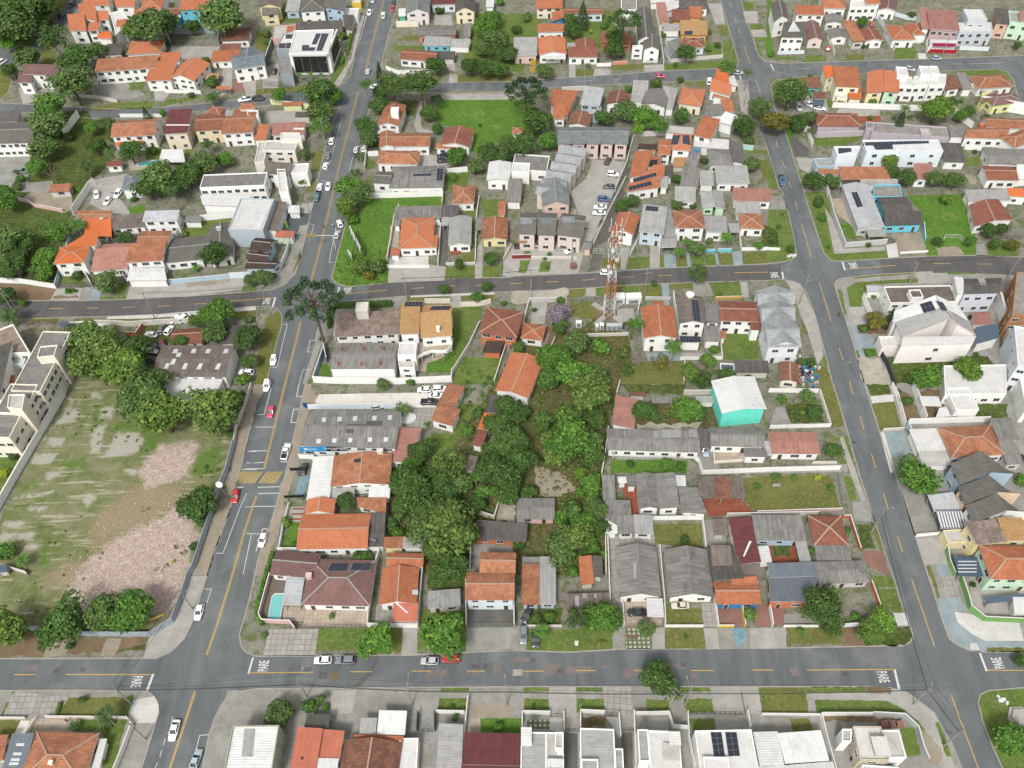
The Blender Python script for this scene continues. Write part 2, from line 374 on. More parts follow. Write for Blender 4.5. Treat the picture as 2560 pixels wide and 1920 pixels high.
def strip(name,s,width,mat,closed=False,z=0.0):
 """constant-width band along a polyline (metres) laid on the ground, e.g. a painted line"""
 ps=pts(s,0);mb=MB()
 base=gz(ps[0]);zz=base+.004*3+z
 for i in range(len(ps)-1):
  a,b=ps[i],ps[i+1];d=(b-a).normalized();nn=Vc((-d.y,d.x,0))*width/2;a=a-d*width*.3;b=b+d*width*.3
  q=[Vc((p.x,p.y,zz+.0005*i))for p in(a-nn,b-nn,b+nn,a+nn)];mb.poly(q)
 return tag(obj(name,mb,MA[mat]if isinstance(mat,str)and mat in MA else(G[mat]if isinstance(mat,str)else mat)),kind='structure')
# buildings
WC={'w':'#e6e6e2','c':'#ddd5c2','g':'#b4b5b4','dg':'#7c7e80','b':'#a5bccb','p':'#d2b8a8','y':'#dccf9c','te':'#58b9a4','cy':'#62bfd4','o':'#b9704c','l':'#b4a9b0','m':'#bcd8bd','gr':'#7aa862','bl':'#3a7aa8','k':'#3c4044','br':'#8a6248','pk':'#c9a5a3','lb':'#cdd8dd','ol':'#a9a894','tu':'#66d8c4','q':'#c4c0b6'}
def fitrect(q):
 A,B,C_,D=q
 u=((B-A)+(C_-D))/2;v=((A-D)+(B-C_))/2
 lu,lv=u.length,v.length
 a=u.normalized();b=v.normalized()
 if abs(a.dot(b))>.22:return q
 b2=Vc((b.y,-b.x,0));d=(a+b2).normalized();e=Vc((-d.y,d.x,0));c=(A+B+C_+D)/4
 return[c-d*lu/2+e*lv/2,c+d*lu/2+e*lv/2,c+d*lu/2-e*lv/2,c-d*lu/2-e*lv/2]
CUR=None;CURZ=0;ROOFS=[];WINM={}
def inset(q,o):
 A,B,C_,D=q;lu=(B-A).length;lv=(A-D).length;fu=min(.4,o/lu);fv=min(.4,o/lv)
 def pt(s,t):return lerp(lerp(D,C_,s),lerp(A,B,s),t)
 return[pt(fu,1-fv),pt(1-fu,1-fv),pt(1-fu,fv),pt(fu,fv)]
def win_mesh(w_,h_,door=False,fr=None):
 k_=(round(w_,1),round(h_,1),door,fr)
 if k_ not in WINM:
  mb=MB();t=.09
  def bx(x0,x1,z0,z1,y,mi):mb.hexa([Vc(p)for p in((x0,0,z0),(x1,0,z0),(x1,-y,z0),(x0,-y,z0),(x0,0,z1),(x1,0,z1),(x1,-y,z1),(x0,-y,z1))][::1],mi)
  w2=w_/2
  if door:
   bx(-w2,w2,0,h_,.05,1);bx(-w2-t,-w2,0,h_+t,.09,0);bx(w2,w2+t,0,h_+t,.09,0);bx(-w2,w2,h_,h_+t,.09,0)
  else:
   bx(-w2,w2,0,h_,.03,1)
   for a in(-w2-t,w2):bx(a,a+t,-t,h_+t,.10,0)
   bx(-w2,w2,-t,0,.13,0);bx(-w2,w2,h_,h_+t,.10,0)
   nb=max(2,int(round(w_/.65)))
   for i in range(1,nb):x=-w2+w_*i/nb;bx(x-.03,x+.03,0,h_,.06,0)
  me=mb.mesh('door' if door else 'window',[M_FRAME if fr is None else fr,M_DOOR if door else M_GLASS]);
  bm=bmesh.new();bm.from_mesh(me);bmesh.ops.recalc_face_normals(bm,faces=bm.faces);bm.to_mesh(me);bm.free()
  WINM[k_]=me
 return WINM[k_]
def put_on_wall(a,b,t,z,w_,h_,door=False):
 d=(b-a).normalized();p=lerp(a,b,t);p=Vc((p.x,p.y,z));n=Vc((d.y,-d.x,0))
 o=link('door' if door else 'window',win_mesh(w_,h_,door),CUR);o.location=p-Vc(CUR.location)+n*.004
 o.rotation_euler.z=math.atan2(d.y,d.x);return o
def facing(a,b):
 d=(b-a).normalized();n=Vc((d.y,-d.x,0));c=(a+b)/2
 return n.dot(Vc((CAM.x-c.x,CAM.y-c.y,0)).normalized())
def windows(ring,z0,h,dens=1.0,door=True,big=False):
 st=1 if h<4.2 else 2 if h<7.6 else int(h/2.9)
 n=len(ring);rr=random.Random(int(ring[0].x*31+ring[0].y*17))
 for i in range(n):
  a,b=ring[i],ring[(i+1)%n];L_=(b-a).length;f=facing(a,b)
  if f<.12 or L_<2.6:continue
  front=f>.6;sp=(3.1 if front else 5.2)/dens
  k_=max(1,int(L_/sp));dr=rr.randrange(k_)if(door and front and k_>1)else-1
  for s_ in range(st):
   for j in range(k_):
    t=(j+.5)/k_+rr.uniform(-.05,.05)/k_
    if s_==0 and j==dr:put_on_wall(a,b,t,z0+.02,.9,2.1,True);continue
    if not front and rr.random()<.35:continue
    ww=rr.choice([1.2,1.5,1.6,2.0])if front else rr.choice([.8,1.2]);ww=min(ww,L_/k_*.65)
    hh=1.3 if big else rr.choice([1.0,1.1,1.2])
    put_on_wall(a,b,t,z0+h/st*s_+1.0,ww,min(hh,h/st-1.45),False)
def section(q,h,rt,rm,wc,o=.45,rs=None,wn=1.0,z0=None,tri=None):
 """one roofed volume. q: eave corners back-left, back-right, front-right, front-left at height h"""
 global CURZ
 z0=CURZ if z0 is None else z0
 A,B,C_,D=[Vc((p.x,p.y,h))for p in q]
 W_=(B-A).length;L_=(A-D).length
 rmat=R[rm];wmat=wm(WC.get(wc,wc))if wc!='-' else None
 up=Vc((0,0,1));mb=MB();T_=.14
 ridge=[];gab=[]
 if rt=='f' or rt=='n':
  if rt=='f':
   par=.45;ring=[D,C_,B,A];inn=inset(q,.22);inn=[inn[3],inn[2],inn[1],inn[0]]
   wb=MB()
   for i in range(4):
    a,b=ring[i],ring[(i+1)%4];c,d=inn[i],inn[(i+1)%4]
    wb.poly([Vc((a.x,a.y,z0)),Vc((b.x,b.y,z0)),b,a])
    ci,di=Vc((c.x,c.y,h)),Vc((d.x,d.y,h));wb.poly([a,b,di,ci]);wb.poly([ci,di,Vc((d.x,d.y,h-par)),Vc((c.x,c.y,h-par))])
   obj('wall',wb,wmat,CUR,ax=(B-A).normalized())
   dk=[Vc((p.x,p.y,h-par+.05))for p in inn];mb.prism(dk,h-par-.1,h-par+.06)
   ax=(B-A).normalized()
   if L_>W_:ax=Vc((-ax.y,ax.x,0))
   obj('roof',mb,[rmat],CUR,ax=ax);ROOFS.append([[Vc((p.x,p.y,h-par+.06))for p in inn]])
   if wn:windows([D,C_,B,A],z0,h-par,wn)
   return
  mb.prism([D,C_,B,A],h-.16,h);ax=(B-A).normalized()
  if L_>W_:ax=Vc((-ax.y,ax.x,0))
  obj('roof',mb,[rmat],CUR,ax=ax);ROOFS.append([[D,C_,B,A]])
  top=lambda p:h-.16
 else:
  if rs is None:rs={'gx':L_*.19,'gy':W_*.19,'h':min(W_,L_)*.19,'s':L_*.12,'sf':L_*-.12,'sl':W_*.12,'sr':W_*.12,'v':min(W_,L_)*.2}[rt]
  R_=up*rs
  if rt=='gx':
   r1,r2=lerp(A,D,.5)+R_,lerp(B,C_,.5)+R_;polys=[[D,C_,r2,r1],[B,A,r1,r2]];bd=[D,C_,r2,B,A,r1];ridge=[(r1,r2)];gab=[(A,D),(C_,B)]
  elif rt=='gy':
   r1,r2=lerp(A,B,.5)+R_,lerp(D,C_,.5)+R_;polys=[[D,r2,r1,A],[r2,C_,B,r1]];bd=[D,r2,C_,B,r1,A];ridge=[(r1,r2)];gab=[(D,C_),(B,A)]
  elif rt=='h':
   if abs(W_-L_)<.12*max(W_,L_)and False:pass
   if W_>=L_:
    f=min(.5,L_*.5/W_);m1,m2=lerp(A,D,.5),lerp(B,C_,.5);r1,r2=lerp(m1,m2,f)+R_,lerp(m2,m1,f)+R_
    if(r2-r1).length<.4:
     rc=(r1+r2)/2;polys=[[D,C_,rc],[C_,B,rc],[B,A,rc],[A,D,rc]];ridge=[(A,rc),(B,rc),(C_,rc),(D,rc)]
    else:polys=[[D,C_,r2,r1],[C_,B,r2],[B,A,r1,r2],[A,D,r1]];ridge=[(r1,r2),(A,r1),(D,r1),(B,r2),(C_,r2)]
   else:
    f=min(.5,W_*.5/L_);m1,m2=lerp(A,B,.5),lerp(D,C_,.5);r1,r2=lerp(m1,m2,f)+R_,lerp(m2,m1,f)+R_
    polys=[[D,C_,r2],[C_,B,r1,r2],[B,A,r1],[A,D,r2,r1]];ridge=[(r1,r2),(A,r1),(B,r1),(C_,r2),(D,r2)]
   bd=[D,C_,B,A]
  elif rt in('s','sf','sl','sr'):
   A2,B2,C2,D2=A.copy(),B.copy(),C_.copy(),D.copy()
   if rt=='s':A2+=R_;B2+=R_
   elif rt=='sf':C2-=R_;D2-=R_
   elif rt=='sl':A2+=R_;D2+=R_
   else:B2+=R_;C2+=R_
   A,B,C_,D=A2,B2,C2,D2;polys=[[D,C_,B,A]];bd=[D,C_,B,A]
  for p in polys:mb.poly(p)
  for p in polys:mb.poly([v-up*T_ for v in p][::-1])
  for i in range(len(bd)):
   a,b=bd[i],bd[(i+1)%len(bd)];mb.poly([a-up*T_,b-up*T_,b,a],1)
  mats=[rmat,wm('#d8d4cc')if rm not in('gy','gd','gb')else rmat]
  if rm in('or','ob','bo','vo','br','rb','pk','mv','cr','cg','db','dg','tg','sl'):
   mats[1]=wm('#cfc8bd')if wc in('w','c','y','lb')and rm not in('db','dg','br')else rmat
   for a,b in ridge:
    mb.beam(a+up*.03,b+up*.03,.34,.12,2)
   mats.append(M_RIDGE if rm not in('dg','db','mv','sl','tg')else wm('#8d8a86'))
  else:
   for a,b in ridge:mb.beam(a+up*.03,b+up*.03,.4,.08,0)
  obj('roof',mb,mats,CUR,ax=(B-A).normalized());ROOFS.append(polys)
 iq=inset([A,B,C_,D],o)
 def roofz(p):
  best=None
  for pl in ROOFS[-1]:
   n_=(pl[1]-pl[0]).cross(pl[2]-pl[0])
   if n_.z==0:continue
   z=pl[0].z-(n_.x*(p.x-pl[0].x)+n_.y*(p.y-pl[0].y))/n_.z
   best=z if best is None else min(best,z)
  return best-.16
 a_,b_,c_,d_=iq;ring=[d_,c_,b_,a_]
 if wc=='-':
  nx=max(1,int((c_-d_).length/5))
  for t in range(nx+1):
   for e1,e2 in((d_,c_),(a_,b_)):
    p=lerp(e1,e2,t/nx);pm=MB();pm.box((p.x,p.y,z0),.22,.22,roofz(p)-z0);obj('post',pm,M_CONC,CUR)
  return
 wb=MB()
 for i in range(4):
  a,b=ring[i],ring[(i+1)%4];za,zb=roofz(a),roofz(b);m_=lerp(a,b,.5);zm=roofz(m_)
  ps=[Vc((a.x,a.y,z0)),Vc((b.x,b.y,z0)),Vc((b.x,b.y,zb))]
  if zm>max(za,zb)+.05:ps.append(Vc((m_.x,m_.y,zm)))
  ps.append(Vc((a.x,a.y,za)));wb.poly(ps)
 obj('wall',wb,wmat,CUR,ax=(B-A).normalized())
 if wn:windows(ring,z0,h-z0 if z0>1 else h,wn)
def quad(s,h):
 q=xys(s)
 if len(q)==2:(x0,y0),(x1,y1)=q;q=[(x0,y0),(x1,y0),(x1,y1),(x0,y1)]
 return fitrect([P(x,y,h)for x,y in q])
def B(s,h,rt,rm,wc,label,cat='house',name=None,group=None,**kw):
 global CUR,CURZ,ROOFS
 q=quad(s,h);c=sum(q,Vc())/4;CURZ=gz(Vc((c.x,c.y,0)));ROOFS=[]
 CUR=thing(name or cat.replace(' ','_'),label,cat,Vc((c.x,c.y,CURZ)),group)
 section(q,h,rt,rm,wc,**kw);return CUR
def A(s,h,rt,rm,wc,**kw):
 h-=.023*len(ROOFS);section(quad(s,h),h,rt,rm,wc,**kw)
def hit(x,y):
 """where the photo ray meets the roofs of the current building: point, normal"""
 d=ray(*nat(x,y));best=None
 for rf in ROOFS:
  for pl in rf:
   n_=(pl[1]-pl[0]).cross(pl[2]-pl[0]).normalized()
   if n_.z<0:n_=-n_
   t=(pl[0]-CAM).dot(n_)/d.dot(n_);p=CAM+d*t
   if inpoly(p,[Vc((v.x,v.y,0))for v in pl])and(best is None or t<best[2]):best=(p,n_,t)
 return best
def onr(s,kind='solar',nx=3,ny=2):
 """solar panels, skylights or patches lying on the roof below the four photo points"""
 xy=xys(s)
 if len(xy)==2:(a,b),(c,d)=xy;xy=[(a,b),(c,b),(c,d),(a,d)]
 cx,cy=sum(a for a,b in xy)/4,sum(b for a,b in xy)/4;hb=hit(cx,cy)
 if hb is None:print('ONROOF MISS',s);return
 p0,n_,_=hb;pp=[]
 for a,b in xy:
  d=ray(*nat(a,b));pp.append(CAM+d*((p0-CAM).dot(n_)/d.dot(n_)))
 mb=MB();up=n_*(.12 if kind=='solar' else.03 if kind in('patch','sky')else.03)
 if kind=='solar':
  A_,B_,C_,D_=pp
  for i in range(nx):
   for j in range(ny):
    g=.035
    def at(u,v):return lerp(lerp(A_,B_,u),lerp(D_,C_,u),v)
    u0,u1,v0,v1=(i+g)/nx,(i+1-g)/nx,(j+g)/ny,(j+1-g)/ny
    q=[at(u0,v1),at(u1,v1),at(u1,v0),at(u0,v0)];mb.hexa([v+up-n_*.04 for v in q]+[v+up for v in q])
  q=[D_,C_,B_,A_];mb.hexa([v+up-n_*.1 for v in q]+[v+up-n_*.045 for v in q],1)
  obj('solar_panel',mb,[M_SOLAR,M_METAL],CUR)
 else:
  q=[pp[3],pp[2],pp[1],pp[0]];mb.hexa([v+n_*.005 for v in q]+[v+up for v in q])
  mt={'sky':M_SKYGL,'patch':R['gd'],'light':R['lg'],'white':M_WHITE,'orange':R['or'],'dark':M_DARK,'brown':R['br'],'pink':R['sa']}[kind]
  obj('skylight' if kind=='sky' else 'roof_patch',mb,mt,CUR)
def onbox(x,y,w_,d_,h_,mat='w',name='chimney',ang=0):
 hb=hit(x,y);p=hb[0]if hb else P(x,y,3)
 mb=MB();mb.box((p.x,p.y,p.z-.8),w_,d_,h_+.8,ang);cap=MB()
 mb.box((p.x,p.y,p.z+h_),w_+.2,d_+.2,.1,ang);obj(name,mb,wm(WC.get(mat,mat)),CUR)
def tank(x,y,col='#2a6f9c',r=.7):
 hb=hit(x,y);p=hb[0]if hb else P(x,y,3)
 mb=MB();mb.tube(p,p+Vc((0,0,.9)),r*.85,r,14);mb.tube(p+Vc((0,0,.9)),p+Vc((0,0,1.15)),r*1.04,r*.4,14)
 obj('water_tank',mb,wm(col),CUR)
def dish(x,y,r=.8):
 hb=hit(x,y);p=(hb[0]if hb else P(x,y,3));mb=MB();mb.tube(p,p+Vc((0,0,.7)),.05)
 c=p+Vc((0,0,.9));ax=Vc((.3,.5,.8)).normalized();u=ax.orthogonal().normalized();v=ax.cross(u)
 prev=None
 for k_ in range(4):
  rr=r*(k_+.01)/3;ring=[c+(u*math.cos(t)+v*math.sin(t))*rr+ax*(rr*rr*.3/r)for t in[6.283*i/14 for i in range(14)]]
  if prev:
   for i in range(14):mb.poly([prev[i],ring[i],ring[(i+1)%14],prev[(i+1)%14]])
  prev=ring
 obj('satellite_dish',mb,M_METAL,CUR)
# boundary walls, fences, hedges
def W(s,h,col,label,th=.16,name='boundary_wall',cat='wall',group=None,cap=True,mat=None,z=0.0):
 """wall whose FOOT follows the photo points"""
 ps=pts(s,0);z0=gz(sum(ps,Vc())/len(ps));mb=MB();zt=z0+h
 for i in range(len(ps)-1):
  a,b=ps[i].copy(),ps[i+1].copy();a.z=b.z=0;d=(b-a).normalized();nn=Vc((-d.y,d.x,0))*th/2
  if i>0:a=a-d*th/2
  if i<len(ps)-2:b=b+d*(th/2-.003)
  e=.002*i
  mb.prism([a-nn,b-nn,b+nn,a+nn],z0-.05,zt-e)
  if cap:nn2=nn*1.35;mb.prism([a-nn2,b-nn2,b+nn2,a+nn2],zt-e+.001,zt+.06-e,1)
  L_=(b-a).length;k_=int(L_/3)
  for j in range(1,k_+1):
   p=lerp(a,b,j/(k_+1));mb.box((p.x,p.y,z0-.04),.22,th+.09,h-.03,math.atan2(d.y,d.x))
 m_=mat or wm(WC.get(col,col));capm=wm('#cfccc5')if col not in('k',)else m_
 o=ps[0].copy();o.z=z0
 return tag(obj(name,mb,[m_,capm],origin=o),label,cat,group)
def rail(s,h,label,mat=None,name='railing_fence',step=.9,group=None,cat='fence'):
 ps=pts(s,0);z0=gz(sum(ps,Vc())/len(ps));mb=MB();mat=mat or M_METAL
 for i in range(len(ps)-1):
  a,b=ps[i],ps[i+1];a=Vc((a.x,a.y,z0));b=Vc((b.x,b.y,z0));L_=(b-a).length;n=max(1,int(L_/step))
  for j in range(n+1):
   p=lerp(a,b,j/n);mb.box((p.x,p.y,z0),.06,.06,h)
  for zz in(.15,h*.55,h-.05):mb.beam(a+Vc((0,0,zz)),b+Vc((0,0,zz)),.05,.07)
 o=ps[0].copy();o.z=z0
 return tag(obj(name,mb,mat,origin=o),label,cat,group)
# trees
def leafmat(name,c1,c2,c3):
 b=NB(name,.75,.25);p=b.coord('Object');oi=b.n('ShaderNodeObjectInfo')
 n1=b.noise(p,2.2,3,.7,.3);wn=b.n('ShaderNodeNewGeometry').outputs['Random Per Island']
 c=b.mix(b.rng(n1,.35,.65,0,1),srgb(c1),srgb(c2));c=b.mix(b.rng(wn,.55,1,0,.8),c,srgb(c3))
 c=b.mix(1.0,c,oi.outputs['Color'],'MULTIPLY');c=b.mul(c,b.rng(oi.outputs['Random'],0,1,.85,1.15))
 tr=b.t.nodes.new('ShaderNodeBsdfTranslucent');b.L(c,tr.inputs[0]);mx=b.t.nodes.new('ShaderNodeMixShader');mx.inputs[0].default_value=.22
 out=b.t.nodes['Material Output'];b.L(b.b.outputs[0],mx.inputs[1]);b.L(tr.outputs[0],mx.inputs[2]);b.L(mx.outputs[0],out.inputs[0])
 return b.out(c)
LEAF=leafmat('leaves','#5f8040','#42622d','#92ab56')
LEAFD=leafmat('dark_needles','#456640','#345230','#6c874e')
LEAFP=leafmat('palm_fronds','#5c7e42','#466838','#93a65a')
BARK=plain('bark','#6e5f50',.95);BARKL=plain('pale_bark','#9a9184',.95)
BROWNL=leafmat('dry_leaves','#7d6540','#6a5234','#a08a58')
def leafquad(mb,c,n_,s,rr):
 u=n_.orthogonal().normalized();a=rr.random()*6.283;v=n_.cross(u);u2=u*math.cos(a)+v*math.sin(a);v2=n_.cross(u2)
 u2*=s;v2*=s*rr.uniform(.55,.95);mb.poly([c-u2-v2*.3,c+v2*-.9,c+u2-v2*.2,c+u2*.5+v2,c-u2*.6+v2*.9])
def rdir(rr):
 z=rr.uniform(-1,1);t=rr.random()*6.283;s=math.sqrt(1-z*z);return Vc((s*math.cos(t),s*math.sin(t),z))
def cm(seed,n=2300,lobes=16,flat=.8,ls=.055,mat=None,rad=(.28,.46),spread=.62):
 rr=random.Random(seed);mb=MB();L_=[]
 for i in range(lobes):
  d=rdir(rr);d.z=d.z*.75+.15;d*=spread*rr.uniform(.6,1.1);d.z*=flat
  L_.append((d,rr.uniform(*rad)))
 L_.append((Vc((0,0,0)),.55))
 per=n//len(L_)
 for c,r in L_:
  for i in range(per if r<.55 else per*2):
   d=rdir(rr)
   if d.z<-.35 and rr.random()<.6:d.z=-d.z
   p=c+d*r*rr.uniform(.72,1.08)**1;p.z=p.z
   if(p.length>1.12):continue
   nn=(d+rdir(rr)*.7+Vc((0,0,.35))).normalized();leafquad(mb,p,nn,ls*rr.uniform(.7,1.5),rr)
 return mb.mesh('crown',[mat or LEAF])
def tm(seed,h=1.0,r=.07,branches=5,mat=None,reach=.6,rs=.5):
 """trunk from z=-h to 0 with limbs into the crown"""
 rr=random.Random(seed);mb=MB();p=Vc((0,0,-h));rad=r
 for i in range(3):
  q=Vc((rr.uniform(-.05,.05),rr.uniform(-.05,.05),-h+(h)*(i+1)/3));mb.tube(p,q,rad,rad*.82,7);p=q;rad*=.82
 for i in range(branches):
  a=6.283*i/branches+rr.uniform(-.4,.4);s=Vc((0,0,-h*.35));m_=Vc((math.cos(a)*reach*.5,math.sin(a)*reach*.5,rs*.25));e=Vc((math.cos(a)*reach,math.sin(a)*reach,rs*rr.uniform(.4,.9)))
  mb.tube(s,m_,rad*.7,rad*.5,6);mb.tube(m_,e,rad*.5,rad*.2,5)
 return mb.mesh('trunk',[mat or BARK])
def palm_mesh(seed,nf=16,mat=None,droop=.9,bush=False,wid=.19):
 rr=random.Random(seed);mb=MB()
 for i in range(nf):
  a=6.283*i/nf+rr.uniform(-.15,.15);e0=rr.uniform(.1,.9);d=Vc((math.cos(a),math.sin(a),0));sd_=Vc((-d.y,d.x,0));L_=rr.uniform(.85,1.08);prev=None
  for k_ in range(8):
   t=k_/7;x=t*L_;z=e0*.55*math.sin(t*1.7)-droop*t*t*.55;c=d*x+Vc((0,0,z))
   wd=wid*math.sin(min(1,t*1.15+.12)*math.pi)*1.0+.015
   cur=(c-sd_*wd-Vc((0,0,wd*.5)),c,c+sd_*wd-Vc((0,0,wd*.5)))
   if prev:
    g=.75
    for s1,s2 in((0,1),(1,2)):
     a0,a1,b0,b1=prev[s1],prev[s2],cur[s1],cur[s2]
     for q in range(3):
      f0,f1=q/3,(q+g)/3;mb.poly([lerp(a0,b0,f0),lerp(a1,b1,f0),lerp(a1,b1,f1),lerp(a0,b0,f1)])
   prev=cur
 return mb.mesh('crown',[mat or LEAFP])
def cone_mesh(seed,n=1500,mat=None,ls=.05,pw=1.0,layers=False):
 rr=random.Random(seed);mb=MB()
 for i in range(n):
  z=rr.uniform(-1,1);t=(1-z)/2;r=(t**pw)*rr.uniform(.75,1.05)*(1+.18*math.sin(z*22 if layers else z*9+i));a=rr.random()*6.283
  if t>.93:r*=.8
  p=Vc((math.cos(a)*r,math.sin(a)*r,z));nn=(Vc((math.cos(a),math.sin(a),.5))+rdir(rr)*.5).normalized();leafquad(mb,p,nn,ls*rr.uniform(.7,1.4),rr)
 return mb.mesh('crown',[mat or LEAFD])
def arau_mesh(seed,lobes=34,mat=None):
 """araucaria: upcurved limbs each ending in a dark tuft, a candelabra"""
 rr=random.Random(seed);mb=MB();tr=MB()
 for i in range(lobes):
  a=i*2.399+rr.uniform(-.2,.2);ring=i/lobes;r=.25+.72*math.sqrt(ring)*rr.uniform(.85,1.08);z=.28-.5*ring*rr.uniform(.5,1.1)+rr.uniform(-.05,.1)
  e=Vc((math.cos(a)*r,math.sin(a)*r,z));s=Vc((0,0,z-.25-.1*rr.random()))
  mid=lerp(s,e,.6)-Vc((0,0,.06));tr.tube(s,mid,.018,.012,5);tr.tube(mid,e,.012,.008,5)
  for k_ in range(95):
   d=rdir(rr);p=e+Vc((d.x*.17,d.y*.17,d.z*.11+.02))*rr.uniform(.6,1.05);leafquad(mb,p,(d+Vc((0,0,.4))).normalized(),.028*rr.uniform(.7,1.5),rr)
 tr.tube((0,0,-2.1),(0,0,-.8),.055,.045,8);tr.tube((0,0,-.8),(0,0,.25),.045,.02,8)
 return mb.mesh('crown',[mat or LEAFD]),tr.mesh('trunk',[BARK])
CR={}
def mktrees():
 CR['b']=[(cm(s,2600),tm(s,1.35))for s in(1,2,3,4)]
 CR['d']=[(cm(s,2600,20,.75,.045,LEAF,(.24,.4),.68),tm(s,1.3))for s in(11,12)]
 CR['l']=[(cm(s,1000,15,.8,.05,LEAF,(.2,.32),.78),tm(s,1.5,.05,8,BARKL,.8,.5))for s in(21,22)]
 CR['s']=[(cm(s,900,10,.7,.08,LEAF,(.3,.5),.5),tm(s,.8,.05,4))for s in(31,32,33)]
 CR['k']=[(cm(s,1300,5,1,.06,LEAF,(.4,.5),.3),tm(s,.9,.06,4))for s in(41,)]
 CR['a']=[arau_mesh(s)for s in(51,52)]
 CR['p']=[(palm_mesh(s),tm(s,2.2,.07,0,BARKL))for s in(61,62)]
 CR['c']=[(cone_mesh(71,pw=.85),tm(71,1.15,.1,0)),(cone_mesh(72,layers=True),tm(72,1.15,.1,0))]
 CR['n']=[(palm_mesh(s,11,LEAFP,.55,True,.2),tm(s,1.1,.12,0,BARKL))for s in(81,82)]
 CR['x']=[(cm(91,90,5,.8,.04,BROWNL,(.2,.3),.8),tm(91,1.2,.04,14,BARKL,.95,.75))]
mktrees()
TINT={'':(1,1,1),'y':(1.2,1.18,.82),'o':(1.12,1.02,.85),'k':(.7,.8,.68),'g':(.95,1.2,.7),'b':(1.5,.85,.6),'gy':(1.05,1.0,1.1),'l':(1.35,1.45,.8),'yy':(3.4,2.4,.8),'m':(.8,.85,.72),'pu':(2.7,1.3,6),'dr':(1.9,1.25,1.0)}
TN={'b':'broadleaf_tree','d':'dense_tree','l':'sparse_tree','s':'shrub','k':'clipped_bush','a':'araucaria_pine','p':'palm_tree','c':'conifer_tree','n':'banana_plant','x':'bare_tree'}
TCAT={'b':'tree','d':'tree','l':'tree','s':'shrub','k':'bush','a':'pine tree','p':'palm tree','c':'conifer','n':'banana plant','x':'bare tree'}
TRND=random.Random(99)
def T(x,y,r,k,tint,label,hc=None,asp=None,group=None):
 """tree: centre of its crown in the photo, crown radius in tile pixels, kind, tint"""
 r_m=r*mpp(x,y,4)*(1.2 if k=='p' else 1)
 if hc is None:hc={'b':1.15,'d':1.1,'l':1.3,'s':.62,'k':.8,'a':1.9,'p':2.0,'c':2.2,'n':.95,'x':1.1}[k]*r_m
 c=P(x,y,hc);z0=gz(c)
 vs=r_m*(.78 if k in 'bdlsx' else 1.0)
 if k=='c':vs=hc*.9;
 if asp:vs*=asp
 t=thing(TN[k],label,TCAT[k],Vc((c.x,c.y,z0)),group,0)
 cr,tr=TRND.choice(CR[k]);ang=TRND.random()*6.283
 e=1.16 if k in 'bd' else 1;o=link('crown',cr,t,Vc((0,0,hc-z0)));o.scale=(r_m*e,r_m*e,vs*1.05);o.rotation_euler.z=ang;o.color=(*TINT[tint],1)
 o2=link('trunk',tr,t,Vc((0,0,hc-z0)));lz={'a':2.1,'p':2.2,'c':1.15,'b':1.35,'d':1.3,'l':1.5,'s':.8,'k':.9,'n':1.1,'x':1.2}[k]
 o2 .scale=(r_m if k not in 'c' else r_m*.6,r_m if k not in 'c' else r_m*.6,(hc-z0)/lz);o2 .rotation_euler.z=ang
 if k in 'bdlkx':o2 .scale=(r_m,r_m,(hc-z0+.1)/lz)
 return t
def cover(s,size,dens,tint,name,mat=None,hmax=1.2,seed=5):
 """uncountable undergrowth inside the polygon: one object, kind stuff"""
 ps=ccw(pts(s,0));z0=gz(sum(ps,Vc())/len(ps));rr=random.Random(seed)
 x0=min(p.x for p in ps);x1=max(p.x for p in ps);y0=min(p.y for p in ps);y1=max(p.y for p in ps);mb=MB()
 n=int((x1-x0)*(y1-y0)*dens)
 for i in range(n):
  p=Vc((rr.uniform(x0,x1),rr.uniform(y0,y1),0))
  if not inpoly(p,ps):continue
  h=rr.uniform(.1,hmax)*rr.random()
  for k_ in range(7):
   d=rdir(rr);d.z=abs(d.z);leafquad(mb,p+Vc((d.x*size*1.6,d.y*size*1.6,z0+.05+h*d.z)),(d+Vc((0,0,.6))).normalized(),size*rr.uniform(.5,1.1),rr)
 o=obj(name,mb,mat or LEAF);o.color=(*TINT[tint],1);return tag(o,kind='stuff')
def hedge(s,h,w_,label,tint='g',seed=3):
 ps=pts(s,0);z0=gz(ps[0]);rr=random.Random(seed);mb=MB();o0=Vc((ps[0].x,ps[0].y,z0))
 for i in range(len(ps)-1):
  a,b=ps[i],ps[i+1];L_=(b-a).length;d=(b-a).normalized();nn=Vc((-d.y,d.x,0))
  for k_ in range(int(L_*26)):
   t=rr.random();sgn=rr.uniform(-1,1);zz=rr.uniform(.1,1);side=rr.random()
   if side<.5:zz=1
   else:sgn=1 if sgn>0 else-1
   leafquad(mb,lerp(a,b,t)+nn*sgn*w_/2+Vc((0,0,z0+h*zz*rr.uniform(.94,1.04))),(nn*sgn+Vc((0,0,zz))+rdir(rr)*.5).normalized(),.2,rr)
  q=nn*w_*.38;mb.prism([a-q,b-q,b+q,a+q],z0,z0+h*.88)
 o=obj('clipped_hedge',mb,LEAF,origin=o0);o.color=(*TINT[tint],1);return tag(o,label,'hedge')
def TT(s):
 for a in s.split('|'):x,y,r,k,ti,lb=a.split(',',5);T(float(x),float(y),float(r),k,ti,lb)
def PT(s):
 for a in s.split('|'):n_,m_,c_=a.split(':');pat(n_,c_,m_)
def PP(l):
 for a,b in l:pat('ground_patch',a,b)
def CT(s):
 for a in s.split('|'):a=a.split(',',6);C(*map(float,a[:4]),*a[4:])
def WT(s):
 for a in s.split('|'):c_,h,k,lb=a.split(',',3);W(c_,float(h),k,lb)
